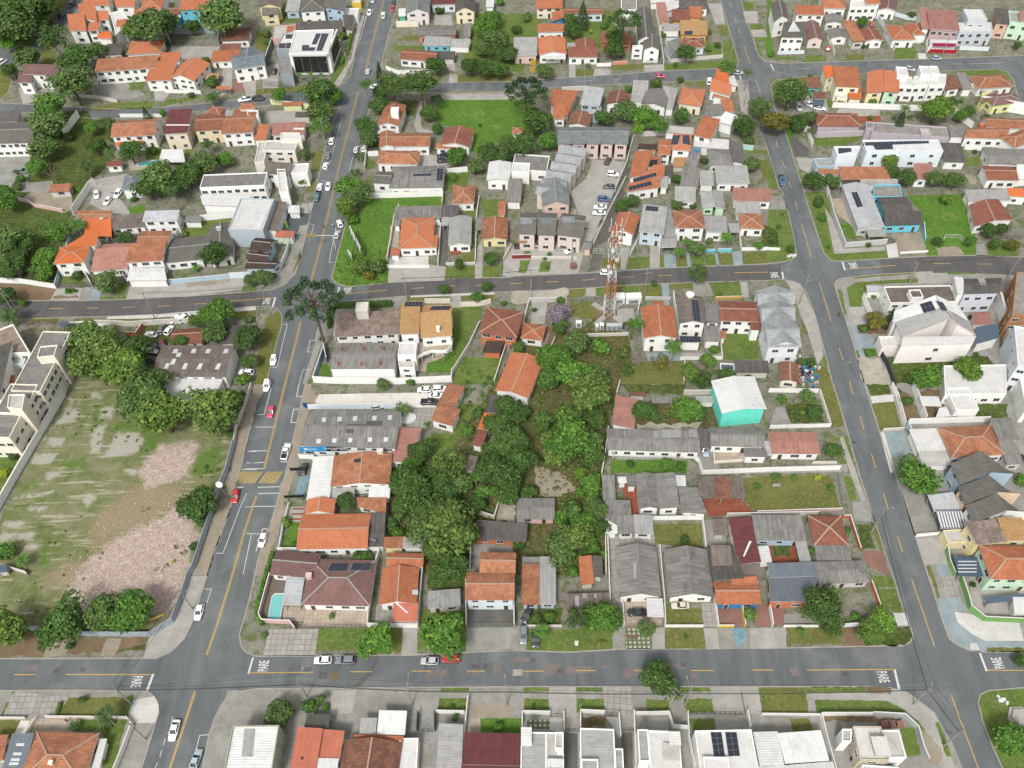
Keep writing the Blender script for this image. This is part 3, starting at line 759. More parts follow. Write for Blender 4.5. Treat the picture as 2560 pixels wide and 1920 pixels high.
# cars
def carpaint():
 b=NB('car_paint',.28,.5);oi=b.n('ShaderNodeObjectInfo');b.b.inputs['Coat Weight'].default_value=.5;return b.out(oi.outputs['Color'])
PAINT=carpaint();TYRE=plain('tyre_rubber','#2a2a2b',.9);RIM=plain('wheel_rim','#9a9c9e',.4,.5,.5)
CGLASS=plain('car_glass','#2b3338',.08,.7);LAMP=plain('headlight_glass','#e8e8e2',.2,.6);TAIL=plain('tail_light','#8a2420',.3)
def loft(mb,secs,mi=0):
 n=len(secs[0])
 for i in range(len(secs)-1):
  for j in range(n):
   mb.poly([secs[i][j],secs[i][(j+1)%n],secs[i+1][(j+1)%n],secs[i+1][j]],mi)
 mb.poly(secs[0][::-1],mi);mb.poly(secs[-1],mi)
def fixn(me):
 bm=bmesh.new();bm.from_mesh(me);bmesh.ops.remove_doubles(bm,verts=bm.verts,dist=.0005);bmesh.ops.recalc_face_normals(bm,faces=bm.faces);bm.to_mesh(me);bm.free();return me
CARM={}
def car_meshes(kind):
 if kind in CARM:return CARM[kind]
 L_,Wd,Hh={'hatch':(3.95,1.70,1.46),'sedan':(4.4,1.72,1.42),'suv':(4.35,1.8,1.62),'pickup':(5.1,1.82,1.68),'van':(4.3,1.78,1.85),'old':(4.1,1.62,1.38)}[kind]
 hw=Wd/2;x0,x1=-L_/2,L_/2
 belt=Hh*.60;low=.28
 prof=[(x0,.80,low+.12,belt*.80),(x0+.12,.93,low,belt*.98),(x0+.9,1,low-.06,belt*1.0),(0,1,low-.06,belt),(x1-1.25,1,low-.06,belt*.985),(x1-.75,.98,low-.04,belt*.90),(x1-.18,.88,low,belt*.76),(x1,.66,low+.1,belt*.62)]
 if kind=='pickup':prof[0]=(x0,.95,low+.15,belt*.97);prof[1]=(x0+.05,1,low+.02,belt)
 secs=[]
 for x,wf,b0,t0 in prof:
  y=hw*wf;secs.append([Vc((x,-y*.94,b0)),Vc((x,-y,(b0+t0)*.5)),Vc((x,-y*.93,t0-.03)),Vc((x,-y*.80,t0)),Vc((x,0,t0+.03)),Vc((x,y*.80,t0)),Vc((x,y*.93,t0-.03)),Vc((x,y,(b0+t0)*.5)),Vc((x,y*.94,b0))])
 body=MB();loft(body,secs)
 cab={'hatch':(x0+.18,x0+.62,x1-1.85,x1-1.15),'sedan':(x0+.62,x0+1.28,x1-2.0,x1-1.3),'old':(x0+.6,x0+1.0,x1-1.85,x1-1.3),'suv':(x0+.1,x0+.45,x1-1.95,x1-1.2),'van':(x0+.06,x0+.25,x1-1.5,x1-.7),'pickup':(x0+1.75,x0+1.95,x1-2.1,x1-1.35)}[kind]
 gl=MB();a,b_,c,d=cab;zb=belt+.0;zt=Hh-.05;yb,yt=hw*.90,hw*.72
 base=[Vc((a,-yb,zb)),Vc((d,-yb*.96,zb-.02)),Vc((d,yb*.96,zb-.02)),Vc((a,yb,zb))]
 top=[Vc((b_,-yt,zt)),Vc((c,-yt,zt)),Vc((c,yt,zt)),Vc((b_,yt,zt))]
 gl.hexa(base+top)
 rf=MB();rt_=[Vc((p.x,p.y*1.02,zt-.004))for p in top];rtt=[Vc((p.x*.96,p.y*.9,Hh))for p in top]
 rf.hexa(rt_+rtt)
 for s_ in(-1,1):
  for(p,q,w_)in((base[1 if s_<0 else 2],top[1 if s_<0 else 2],.09),(base[0 if s_<0 else 3],top[0 if s_<0 else 3],.16)):
   rf.beam(p+Vc((0,s_*.01,0)),q+Vc((0,s_*.012,0)),w_,.07)
  mb_=lerp(base[0 if s_<0 else 3],base[1 if s_<0 else 2],.52);mt=lerp(top[0 if s_<0 else 3],top[1 if s_<0 else 2],.5);rf.beam(mb_+Vc((0,s_*.02,0)),mt+Vc((0,s_*.02,0)),.09,.06)
 bed=None
 if kind=='pickup':
  bed=MB();bed.hexa([Vc((x,y,z))for z in(belt+.006,belt+.03)for x,y in((x0+.12,-hw*.8),(x0+1.65,-hw*.8),(x0+1.65,hw*.8),(x0+.12,hw*.8))])
 wl=MB();n=14
 for s_ in(-1,1):
  wl.tube((0,-.1,0),(0,.1,0),.31,n=n)if s_>0 else None
 rm=MB();rm.tube((0,-.11,0),(0,.11,0),.19,n=10)
 hl=MB();hl.box((0,0,-.07),.22,.34,.13)
 mr=MB();mr.box((0,0,0),.14,.2,.13)
 CARM[kind]=dict(body=fixn(body.mesh('body',[PAINT])),cabin=fixn(gl.mesh('windows',[CGLASS])),roof=fixn(rf.mesh('roof',[PAINT])),wheel=fixn(wl.mesh('tyre',[TYRE])),rim=fixn(rm.mesh('rim',[RIM])),head=fixn(hl.mesh('headlight',[LAMP])),tail=fixn(hl.mesh('tail_light',[TAIL])),mir=fixn(mr.mesh('mirror',[PAINT])),bed=fixn(bed.mesh('cargo_bed',[M_DARK]))if bed else None,dim=(L_,hw,belt,x0,x1))
 for k_ in('body',):CARM[kind][k_].polygons.foreach_set('use_smooth',[True]*len(CARM[kind][k_].polygons))
 return CARM[kind]
CC={'w':(.78,.78,.77),'s':(.42,.43,.44),'k':(.03,.032,.036),'dg':(.09,.1,.11),'g':(.16,.18,.19),'r':(.42,.03,.03),'mr':(.16,.03,.04),'b':(.05,.11,.22),'lb':(.30,.38,.42),'be':(.5,.44,.36),'bk':(.05,.12,.14),'pk':(.5,.06,.12)}
CARS={}
def C(x0,y0,x1,y1,kind,col,label,group='cars parked along the streets',cat='car'):
 """car from its rear point to its front point in the photo"""
 z_=.55;a,b=P(x0,y0,z_),P(x1,y1,z_);c=(a+b)/2;z0=gz(c);z0=z0+.03 if z0==0 else z0+.005
 ang=math.atan2(b.y-a.y,b.x-a.x);M=car_meshes(kind);L_,hw,belt,X0,X1=M['dim']
 t=thing('pickup_truck' if kind=='pickup' else 'parked_car',label,cat,Vc((c.x,c.y,z0)),group,ang);colr=(*CC[col],1)
 for k_,nm in(('body','body'),('cabin','windows'),('roof','roof'),('bed','cargo_bed')):
  if M[k_]:o=link(nm,M[k_],t);o.color=colr
 for fx in(X0+.78,X1-.82):
  for s_ in(-1,1):
   w_=link('wheel',M['wheel'],t,Vc((fx,s_*(hw-.1),.31)));link('rim',M['rim'],w_)
 for s_ in(-1,1):
  link('headlight',M['head'],t,Vc((X1-.16,s_*hw*.62,belt*.66)));link('tail_light',M['tail'],t,Vc((X0+.07,s_*hw*.72,belt*.78)))
  o=link('mirror',M['mir'],t,Vc((X1-1.5,s_*(hw+.08),belt-.02)));o.color=colr
 return t
# poles, lamps, wires
POLES={}
def pole(key,x,y,h,arm,label,lamp=None,wood=False,tf=False,base=None):
 """utility pole standing at the photo point; arm = direction of the crossarm in degrees; lamp = direction of the lamp arm"""
 b=P(x,y,0);z0=gz(b);b.z=z0;t=thing('utility_pole',label,'utility pole',b)
 mb=MB();mb.tube(b,b+Vc((0,0,h)),.17,.1,8);obj('post',mb,M_CONC,t);POLES[key]=(b,h,arm)
 if arm is not None:
  d=Vc((math.cos(math.radians(arm)),math.sin(math.radians(arm)),0));mb=MB();p=b+Vc((0,0,h-.3));mb.beam(p-d*1.1,p+d*1.1,.12,.12)
  for k_ in(-1,-.35,.95):q=p+d*k_;mb.tube(q+Vc((0,0,.06)),q+Vc((0,0,.28)),.06,.04,6)
  obj('crossarm',mb,M_CONC,t)
 if tf:
  mb=MB();q=b+Vc((.35,-.3,h*.72));mb.tube(q,q+Vc((0,0,.9)),.32,.32,10);obj('transformer',mb,M_METAL,t)
 if lamp is not None:
  d=Vc((math.cos(math.radians(lamp)),math.sin(math.radians(lamp)),0));mb=MB();p=b+Vc((0,0,h*.8));q=p+d*1.4+Vc((0,0,.7));r_=p+d*2.5+Vc((0,0,.85))
  mb.tube(p,q,.05);mb.tube(q,r_,.05);a=obj('lamp_arm',mb,M_METAL,t)
  mb=MB();mb.beam(r_,r_+d*.7,.3,.12);obj('lamp_head',mb,M_METAL,t)
 return t
def lamp(x,y,h,d_,label,L_=2.2):
 b=P(x,y,0);b.z=gz(b);t=thing('street_lamp',label,'street lamp',b);mb=MB();mb.tube(b,b+Vc((0,0,h)),.1,.06,8);obj('post',mb,M_METAL,t)
 d=Vc((math.cos(math.radians(d_)),math.sin(math.radians(d_)),0));p=b+Vc((0,0,h-.1));mb=MB();q=p+d*L_+Vc((0,0,.35));mb.tube(p,q,.04);obj('lamp_arm',mb,M_METAL,t)
 mb=MB();mb.beam(q,q+d*.7,.3,.12);obj('lamp_head',mb,M_METAL,t);return t
def wire(k1,k2,label,n=3,r=.025):
 b1,h1,a1=POLES[k1];b2,h2,a2=POLES[k2];t_=thing('power_line',label,'power line',b1 .copy(),'overhead power lines')
 for j in range(n):
  off=(-1,-.35,.95)[j%3]if j<3 else 0;zz=0 if j<3 else-2.2-(j-3)*.35
  def end(b,h,a):return b+(Vc((math.cos(math.radians(a)),math.sin(math.radians(a)),0))*off if a is not None else Vc())+Vc((0,0,h-.1+zz))
  p,q=end(b1,h1,a1),end(b2,h2,a2);sag=(q-p).length*.018;prev=None;mb=MB()
  for i in range(11):
   t=i/10;c=lerp(p,q,t)-Vc((0,0,4*sag*t*(1-t)))
   if prev:mb.tube(prev,c,r if j<3 else r*1.8,n=4)
   prev=c
  obj('wire',mb,M_WIRE,t_)
# lettering
def text_mesh(txt,size,mat,ext=.004,bold=0):
 cu=bpy.data.curves.new('lettering','FONT');cu.body=txt;cu.size=size;cu.extrude=ext;cu.offset=bold;cu.align_x='CENTER';cu.align_y='CENTER'
 o=bpy.data.objects.new('lettering',cu);COL.objects.link(o);dg=bpy.context.evaluated_depsgraph_get();me=bpy.data.meshes.new_from_object(o.evaluated_get(dg));bpy.data.objects.remove(o)
 me.materials.clear();me.materials.append(mat);return me
def pare(x,y,ang,sx,sy,label=None):
 """the word PARE painted on the road, read by an arriving driver"""
 p=P(x,y,-.13);me=text_mesh('PARE',1.0,M_WPAINT,.001,.02);o=link('road_lettering',me,None,Vc((p.x,p.y,-.13+.02)));o.rotation_euler.z=math.radians(ang);o.scale=(sx,sy,1)
 return tag(o,kind='structure')
def road_box(s,w_=.14):
 return strip('road_marking',s,w_,M_WPAINT)
# people
def person(x,y,shirt,trousers,label,ang=0,z=None):
 b=P(x,y,0);b.z=gz(b);t=thing('person',label,'person',b,None,math.radians(ang))
 me=bpy.data.meshes.new('body')
 V=[(0,0,.92),(0,0,1.15),(0,0,1.42),(0,0,1.52),(0,0,1.63),(0,.02,1.72),(.18,0,1.40),(.24,.04,1.14),(.27,.16,.92),(-.18,0,1.40),(-.24,-.04,1.14),(-.26,.02,.90),(.1,0,.88),(.12,.16,.50),(.12,.12,.08),(.12,.24,.04),(-.1,0,.88),(-.11,-.08,.48),(-.11,-.22,.1),(-.11,-.10,.04)]
 E=[(0,1),(1,2),(2,3),(3,4),(4,5),(2,6),(6,7),(7,8),(2,9),(9,10),(10,11),(0,12),(12,13),(13,14),(14,15),(0,16),(16,17),(17,18),(18,19)]
 rad=[.14,.13,.14,.055,.095,.085,.065,.05,.04,.065,.05,.04,.09,.065,.045,.04,.09,.065,.045,.04]
 me.from_pydata(V,E,[]);skin=plain('skin','#a8775c',.6);me.materials.append(skin);me.materials.append(plain('cloth_'+shirt,shirt,.9));me.materials.append(plain('cloth_'+trousers,trousers,.9))
 o=link('body',me,t);md=o.modifiers.new('Skin','SKIN');md.use_smooth_shade=True
 if not me.skin_vertices:pass
 lay=me.skin_vertices[0].data if me.skin_vertices else None
 if lay:
  for i,r_ in enumerate(rad):lay[i].radius=(r_,r_*.8)
  lay[0].use_root=True
 o.modifiers.new('Subdivision','SUBSURF').levels=1
 dg=bpy.context.evaluated_depsgraph_get();m2=bpy.data.meshes.new_from_object(o.evaluated_get(dg));o.modifiers.clear();o.data=m2
 for m_ in(skin,MA['cloth_'+shirt],MA['cloth_'+trousers]):
  if m_.name not in[q.name for q in m2 .materials if q]:m2 .materials.append(m_)
 for p_ in m2 .polygons:
  z_=p_.center.z;p_.material_index=2 if z_<.93 and abs(p_.center.x)<.21 and z_>.09 else 1 if z_<1.47 and not(z_<1.05 and abs(p_.center.x)>.2)else 0
 mb=MB();c=Vc((0,.02,1.70));rr=random.Random(3)
 for i in range(8):
  for j in range(3):
   a0,a1=6.283*i/8,6.283*(i+1)/8;e0,e1=j*.5,(j+1)*.5
   f=lambda a,e:c+Vc((math.cos(a)*math.cos(e)*.10,math.sin(a)*math.cos(e)*.11-.01,math.sin(e)*.10));mb.poly([f(a0,e0),f(a1,e0),f(a1,e1),f(a0,e1)])
 link('hair',mb.mesh('hair',[plain('hair','#2b211c',.8)]),t)
 return t
def pool(s,label,col='#7fd0cc'):
 ps=ccw(pts(s,0));c=sum(ps,Vc())/len(ps);z0=gz(c);c.z=z0;t=thing('swimming_pool',label,'swimming pool',c);mb=MB();n=len(ps)
 out=[c+(p-c)*1.12 for p in ps]
 for i in range(n):
  a,b,d,e=out[i],out[(i+1)%n],Vc((ps[(i+1)%n].x,ps[(i+1)%n].y,0)),Vc((ps[i].x,ps[i].y,0));u=Vc((0,0,z0+.1));v=Vc((0,0,z0))
  a=Vc((a.x,a.y,0));b=Vc((b.x,b.y,0));mb.poly([a+v,b+v,b+u,a+u]);mb.poly([a+u,b+u,d+u,e+u]);mb.poly([e+u,d+u,d+v,e+v])
 obj('rim',mb,M_WHITE,t);mb=MB();fill(mb,ps,z0+.05);obj('water',mb,plain('pool_water'+col,col,.1,.6),t)
# markings of the whole place
def centre(tl,s,w_=.16,off=0.0):
 tile(*tl);strip('road_marking',s,w_,M_YEL)
for dx in(-6,6):
 tile(1,0);strip('road_marking',f'{1102+dx},0 {1000+dx},390 {960+dx},560 {940+dx},630',.14,M_YEL);strip('road_marking',f'{885+dx},790 {830+dx},990 {720+dx},1420 {668+dx},1659',.14,M_YEL)
 tile(1,1);strip('road_marking',f'{665+dx},0 {565+dx},430 {475+dx},765',.15,M_YEL);strip('road_marking',f'{388+dx},1115 {250+dx},1659',.16,M_YEL)
 tile(1,2);strip('road_marking',f'{250+dx},0 {70+dx},730',.17,M_YEL)
 tile(0,2);strip('road_marking',f'{2215+dx},965 {2120+dx},1240 {2003+dx},1659',.17,M_YEL)
 tile(0,3);strip('road_marking',f'{2003+dx},0 {1880+dx},400 {1785+dx},680',.17,M_YEL);strip('road_marking',f'{1682+dx},1000 {1465+dx},1665 {1380+dx},1900',.18,M_YEL)
for tl,ss in(((0,3),['24/170 37/0','114/170 148/0']),((1,3),['-12/167 110/-1','163/165 37/0','269/164 32/0','365/164 30/0']),((2,3),['19/164 36/0','111/163 33/0','211/163 29/0','310/163 39/0','416/162 36/0']),((3,3),['68/162 151/-1','380/162 72/1','249/6 17/50 22/65','317/206 19/52 28/74 16/38']),((3,2),['141/-6 6/23','159/55 7/23','179/120 7/24','200/188 8/28','224/263 9/27']),((3,1),['47/16 4/14','58/55 17/57','89/156 20/67','123/269 7/21','135/133 86/-7','287/123 28/0','364/124 22/0']),((3,0),['14/243 4/13','24/277 5/12','36/312 4/12',]),((2,0),['385/30 3/8','401/78 10/31','421/136 9/27']),((0,1),['26/200 9/0','85/201 22/0','149/200 21/0','212/199 21/-1','274/197 21/-1','336/193 21/-1','398/188 45/-3']),((1,1),['0/184 32/-2','149/176 76/-7','270/166 20/-1','328/162 15/0','379/161 14/-1','438/158 22/-1']),((2,1),['59/155 21/-1','122/152 22/-2','188/147 23/-1','253/144 23/-1','384/139 58/-1'])):
 tile(*tl)
 for s_ in ss:strip('road_marking',s_,.2,M_YEL)
tile(2,0)
for s_ in('377/4 2/8','391/48 3/9','112/140 26/-1','172/137 16/-1'):strip('road_marking',s_,.12,M_WPAINT)
tile(3,0)
for s_ in('50/118 24/0','318/110 18/0','346/110 60/-2'):strip('road_marking',s_,.12,M_WPAINT)
for tl,ss,w_ in(((0,3),['264/170 -10/27'],.55),((0,3),['437/141 -8/27'],.4),((3,3),['219/161 8/34'],.5),((3,3),['367/134 11/29'],.45),((1,1),['33/182 -4/15','144/164 -3/13'],.5),((3,1),['129/121 4/13','25/138 2/13'],.5),((3,0),['5/110 5/11'],.4),((2,0),['394/130 2/8'],.4),((0,3),['353/22 12/0 -12/38','360/274 -15/1 -7/25','298/244 -2/11','285/281 -3/10','279/301 -3/11','272/322 -4/9'],.14),((0,2),['426/189 -10/21 -31/82 -11/0','439/212 -15/0','426/258 26/1','434/260 -14/68'],.15),((1,2),['-1/74 32/0','-8/115 28/0','-16/136 31/-1','-16/146 30/0','3/178 39/-1','3/189 37/-1','-8/211 41/0','3/53 11/-1 12/-46','74/0 -4/21 11/0','74/43 -9/0 -5/23 9/0','61/102 -13/0','42/134 11/0','22/250 -11/0 -11/38'],.2),((0,2),['428/116 15/0','433/136 10/0','419/147 24/0','410/178 10/0'],.22),((1,1),['46/228 8/0 -18/74 -10/1','103/256 -10/0 -4/20 9/0','91/306 -10/1 -6/25','91/55 9/1 -5/20 -8/0','138/61 -12/60 8/0','108/230 -6/27'],.14),((1,0),['197/17 5/-1 -2/6','143/202 6/0 -25/92 -6/0','167/271 -6/24 9/1','112/311 8/1 -6/20','197/178 -4/21'],.13)):
 tile(*tl)
 for s_ in ss:strip('road_marking',s_,w_,M_WPAINT)
tile(0,3);pare(1178,912,-90,1.1,3.1)
tile(1,3);pare(70,778,90,1.1,3.1)
tile(3,3);pare(990,872,-88,1.1,3.1);pare(1990,752,92,1.1,3.0)
tile(1,1);pare(795,850,92,1.1,3.2);pare(88,945,-92,1.1,3.0)
tile(3,1);pare(740,633,92,1.1,3.2);pare(52,718,-92,1.1,3.2)
tile(1,2);HUMP=[]
_z=-.13
a_,b_,c_,d_=P(-165,757,_z),P(245,757,_z),P(205,857,_z),P(-205,857,_z)
mb=MB();prev=None
for i in range(9):
 t=i/8;h=.1*math.sin(math.pi*t);l,r_=lerp(d_,a_,t),lerp(c_,b_,t);cur=(l+Vc((0,0,.006+h)),r_+Vc((0,0,.006+h)))
 if prev:mb.poly([prev[0],prev[1],cur[1],cur[0]])
 prev=cur
hump=tag(obj('speed_hump',mb,G['asp'],origin=a_.copy()),kind='structure')
mb=MB();n_=15
for i in range(n_):
 if i==8:continue
 prev=None
 for j in range(9):
  t=j/8;h=.1*math.sin(math.pi*t)+.012;u0=(i+.05+t*1.3)/(n_+1.3);u1=(i+.7+t*1.3)/(n_+1.3);cur=(lerp(lerp(d_,a_,t),lerp(c_,b_,t),u0)+Vc((0,0,h)),lerp(lerp(d_,a_,t),lerp(c_,b_,t),u1)+Vc((0,0,h)))
  if prev:mb.poly([prev[0],prev[1],cur[1],cur[0]])
  prev=cur
tag(obj('speed_hump_marking',mb,M_YEL2),kind='structure')
tile(0,1);pat('road_surface','-60/189 100/0 100/-1 80/-2 100/-5 122/-9 18/-1 0/26 -18/1 -102/10 -154/6 -66/2 -80/4 -100/2','aspd')
tile(1,1);pat('road_surface','197/158 31/-1 100/-7 114/-3 118/-5 140/-9 180/-7 28/-2 -2/28 -26/1 -100/2 -120/4 -120/8 -98/5 -122/4 -60/3 -68/5','aspd')
tile(3,1);pat('road_surface','191/116 85/-5 84/-1 120/4 0/35 -60/-5 -100/-6 -60/0 -60/3','aspd')
tile(1,3)
for i,(s_,m_)in enumerate((('85/157 12/0 -3/9 -14/0','aspd'),('109/166 14/0 -1/11 -14/0','aspd'),('126/166 18/0 -1/12 -15/0','soil'),('294/162 36/0 -2/12 -38/2','redp'),('365/165 23/0 -4/8 -18/0','redp'),('372/152 8/0 0/7 -8/0','aspd'),('392/150 8/0 -1/11 -7/0','aspd'),('410/152 14/0 0/18 -14/0','redp'),('381/154 5/0 0/7 -6/0','aspd'),('207/140 5/1 -9/19 -1/7 -10/9 -7/10 -9/6 -7/0 5/-9 12/-11 12/-9 2/-11','dcon'))):pat('road_patch',s_,m_)
tile(2,3)
for s_,m_ in(('4/139 26/1 -2/9 -24/-1','redp'),('33/142 8/0 0/6 -8/0','aspd'),('55/152 28/-1 0/8 -7/10 -20/0','redp'),('78/158 8/0 0/9 -9/0','aspd'),('92/156 44/-1 2/11 -44/4','redp'),('155/154 9/0 0/5 -9/0','redp'),('192/160 34/-2 -1/16 -33/4','redp'),('266/150 30/0 4/10 -30/0','redp'),('292/150 7/0 0/6 -7/0','aspd'),('308/166 12/0 0/12 -11/0','redp'),('20/166 10/0 0/10 -10/0','redp'),('2/161 16/0 0/11 -17/0','lcon')):pat('road_patch',s_,m_)
tile(0,3)
for s_,m_ in(('96/158 8/0 -4/10 -11/0','aspd'),('140/157 9/1 -3/7 -10/0','aspd'),('45/154 20/0 -2/9 -20/0','redp')):pat('road_patch',s_,m_)
tile(3,3)
for s_,m_ in(('36/158 14/-2 6/15 -13/1','redp'),('93/172 10/0 0/7 -10/0','redp'),('126/164 14/0 0/9 -12/-2','aspd'),('300/266 18/2 2/4 -12/1','aspd')):pat('road_patch',s_,m_)
# tile column 0, row 3
tile(0,3)
PT("bare_verge:soil:-60/98 106/-3 102/10 110/0 -11/25 -247/10 -60/1|verge_grass:wg:66/100 26/12 -12/24 -16/-8|path:tan:80/120 24/-8 16/8 -12/20 -34/2")
PT("verge_grass:wg:210/126 42/-8 -2/10 -52/6|path:tan:186/108 24/0 -14/30 -24/2")
pat('sidewalk','328/0 30/0 -22/74 -16/34 -24/24 -26/10 -22/0 10/-37 38/-23 22/-50','lcon')
PT("verge_lawn:dg:120/210 111/-1 -15/32 -114/-1|verge_grass:gr:22/198 5/0 -5/7 -2/-1|verge_grass:gr:11/218 5/0 -11/24 -3/0")
PT("paving:slab:26/200 92/10 -18/30 -94/2|lawn:dg:-40/249 75/0 -15/32 -60/0|gravel:wgv:36/250 26/0 -17/26 -25/6")
PT("yard:beige:52/247 88/0 -12/23 -82/2|lawn:gr:140/248 81/0 -9/26 -14/58 -22/28 -28/-28 32/-52 -4/-10 -48/-2")
pat('sidewalk','222/216 44/-8 8/14 0/14 -6/18 -46/0','wcon')
B('64/271 109/-1 -31/90 -115/0',3.2,'h','ob','w','hip-roofed orange tile house behind the front lawn in the bottom left corner');onbox(450,1620,.7,.7,.8,'c');A('173/282 14/-2 -17/52 -12/0',2.4,'n','cw','w',wn=0)
B('24/275 38/-1 -22/70 -39/0',2.9,'s','bl','w','slate grey garage roof with white skylight strips beside the hip roof',cat='garage')
for y in(1445,1525,1575,1610):onr(f'{150-(y-1440)*.38:.0f},{y} {215-(y-1440)*.3:.0f},{y} {208-(y-1440)*.3:.0f},{y+24} {140-(y-1440)*.38:.0f},{y+24}','sky')
B('-24/277 39/-1 -9/44 -42/0',2.8,'s','ob','q','rusty orange roof patch at the far left edge of the bottom corner',cat='shed')
WT("-60/246 106/1,1.0,c,low cream front wall left of the driveway gate, bottom left|80/245 141/1 10/12,1.1,c,low cream wall in front of the palm garden, bottom left corner")
WT("231/258 -14/38 -20/48,1.7,w,white picket wall along the avenue beside the bottom left house|64/247 -17/27,1.0,w,short white wall beside the white gravel bed")
hedge('107/219 -8/21',.9,.7,'short yellow-green hedge on the left side of the clipped-tree verge','l');hedge('227/210 -9/30',.9,.7,'short yellow-green hedge on the right side of the clipped-tree verge','l')
T(710,1065,48,'k','k','round clipped dark green tree on the verge lawn, bottom left');T(905,1205,110,'p','gy','tall wispy palm behind the cream wall, bottom left',hc=5.5);T(640,1295,72,'n','k','low bushy cycad beside the tiled yard',hc=1.5);TT("885,1612,34,s,yy,bright yellow shrub beside the hip-roofed house|930,1290,55,s,k,dark rounded shrub below the wispy palm")
pole('a1',1140,1112,11,0,'concrete pole with crossarm on the cream-wall corner, bottom left',lamp=80,tf=False);pole('a2',1262,1412,11,70,'concrete pole with transformer beside the white picket wall',tf=True)
person(590,1262,'#3b3560','#2b2b38','person in dark clothes standing at the tiled front yard',20);person(165,235,'#2f8fa8','#7fa7b0','person in blue clothes at the left edge of the rubble lot',120)
C(1742,240,1698,380,'hatch','w','white car parked at the curb below the graffiti hoarding');C(1530,1240,1478,1425,'sedan','w','white sedan driving down the avenue at the bottom left','cars driving on the streets');C(1665,1665,1718,1510,'sedan','lb','pale blue-grey car parked at the bottom edge of the avenue')
TT("75,430,195,b,y,large yellow-green tree at the left edge of the bottom street|555,375,235,d,k,broad dark domed tree, leftmost of the three behind the hoarding|900,320,165,b,,mid green tree between the dark dome and the bright tree|1120,290,190,b,g,bright green tree nearest the avenue at the rubble lot corner|600,600,45,s,k,small dark bush on the bare verge, bottom left")
W('328/0 -10/33 -18/47 -38/24 -52/0 -62/-1 -78/-9 -110/0',2.3,'#97a1aa','blue-grey metal hoarding around the corner of the rubble lot',cap=False,name='hoarding',cat='hoarding')
pole('a3',1665,285,10,None,'lamp pole on the striped sidewalk beside the rubble lot hoarding',lamp=15)
mb=MB();p=P(1390,400,0);p.z=0;mb.box((p.x,p.y,2.3),3.4,.1,.7,.45);tag(obj('banner',mb,plain('yellow_banner','#cdb63c',.7),origin=p),'yellow banner on top of the hoarding corner','banner')
# column 1, row 3
tile(1,3)
PT("lawn:gg:118/62 63/0 -4/26 -59/0|lawn:gg:79/74 23/0 -2/12 -20/0|verge_lawn:gr:109/90 82/0 -15/38 -74/0|verge_lawn:dg:192/91 62/-1 -3/41 -71/7")
PT("paving:slab:22/92 86/0 -6/46 -90/0|yard:beige:84/54 112/1 -4/33 -112/0|deck:deck:26/1 28/0 30/51 -12/30 -63/-2 5/-30|patio:beige:48/52 38/0 -6/26 -34/0")
PT("lawn:gr:286/58 77/0 0/70 -83/0|lawn:wg:300/-18 66/0 -4/44 -64/-4|driveway:lcon:254/89 25/0 -1/49 -27/0|yard:slab:208/50 29/-2 -2/34 -29/0|driveway:dcon:366/53 88/0 -2/35 -88/0|paving:con:364/89 88/0 -4/39 -85/2")
PT("verge_grass:gr:320/192 48/0 0/8 -49/0|verge_grass:gr:316/211 49/0 -1/23 -50/0")
pat('sidewalk','-48/197 88/0 278/-4 -4/43 -248/4 -46/-4 -50/0 -36/10','con')
PT("driveway:lcon:130/198 44/-1 -8/39 -36/4|gravel:tan:370/220 68/0 0/23 -70/0")
pool('33/32 15/0 0/7 -2/9 -5/26 -19/0 2/-16 4/-21','kidney-shaped turquoise pool beside the mauve-roofed house')
B('96/-27 113/-3 -12/81 -123/0',3.3,'h','mv','w','large mauve brown hip-roofed house beside the kidney pool');A('34/-42 86/1 -24/42 -71/0',3.2,'gx','mv','w');onr('129/-22 33/0 -4/14 -36/0','solar',1,1);onr('166/-22 36/0 -4/13 -36/0','solar',1,1);onbox(465,15,1.2,1,1.4,'pk')
B('54/0 29/1 -5/50 -32/0',2.8,'sl','pw','-','white striped awning roof between the pool and the mauve house',cat='awning')
W('26/0 -11/40 -8/30 5/10 26/2 22/0 9/12',1.8,'pk','pinkish wall curving around the pool deck');hedge('31/-38 -12/38 -13/48 -4/20 10/18',1.6,.9,'long green hedge along the sidewalk beside the pool','g')
rail('70/89 38/1 72/-2 12/1',1.6,'dark metal railing in front of the mauve-roofed house',M_DARK);TT("655,345,38,s,l,yellow-green shrub in the front lawn of the mauve house|60,515,42,s,y,round yellow-green shrub on the sidewalk corner|1050,560,155,b,g,loose green tree over the road edge behind the grey hatchback|950,630,90,b,g,smaller drooping tree nearest the grey hatchback|1600,525,215,b,g,wide weeping green tree over the silver and red cars")
B('220/-12 60/-3 0/64 -70/1',3.4,'gy','or','w','narrow two-tone orange roofed house right of the mauve house');A('238/47 43/1 -3/32 -43/-2',2.9,'s','so','w',wn=0);A('228/-40 64/0 -4/24 -64/0',3.2,'gx','or','w');onr('270/24 10/0 0/8 -10/0','sky')
onr('238/44 4/0 22/20 -4/0','white')
W('210/-28 -12/68 -4/48 86/1 4/-49 5/-50',2.0,'w','white wall enclosing the narrow two-tone orange house')
B('298/24 50/0 11/32 -63/0',2.5,'sf','lg','q','flat grey shed behind the weeping tree',cat='shed');
B('363/-6 85/0 -2/48 -84/0',5.6,'gx','ob','lb','two-level bright orange house with dark paved forecourt');A('389/-41 61/0 -2/36 -63/0',5.6,'gx','ob','lb')
W('363/10 1/78',1.9,'w','white side wall left of the dark paved forecourt');rail('364/88 88/0',1.7,'grey gate rail in front of the dark forecourt')
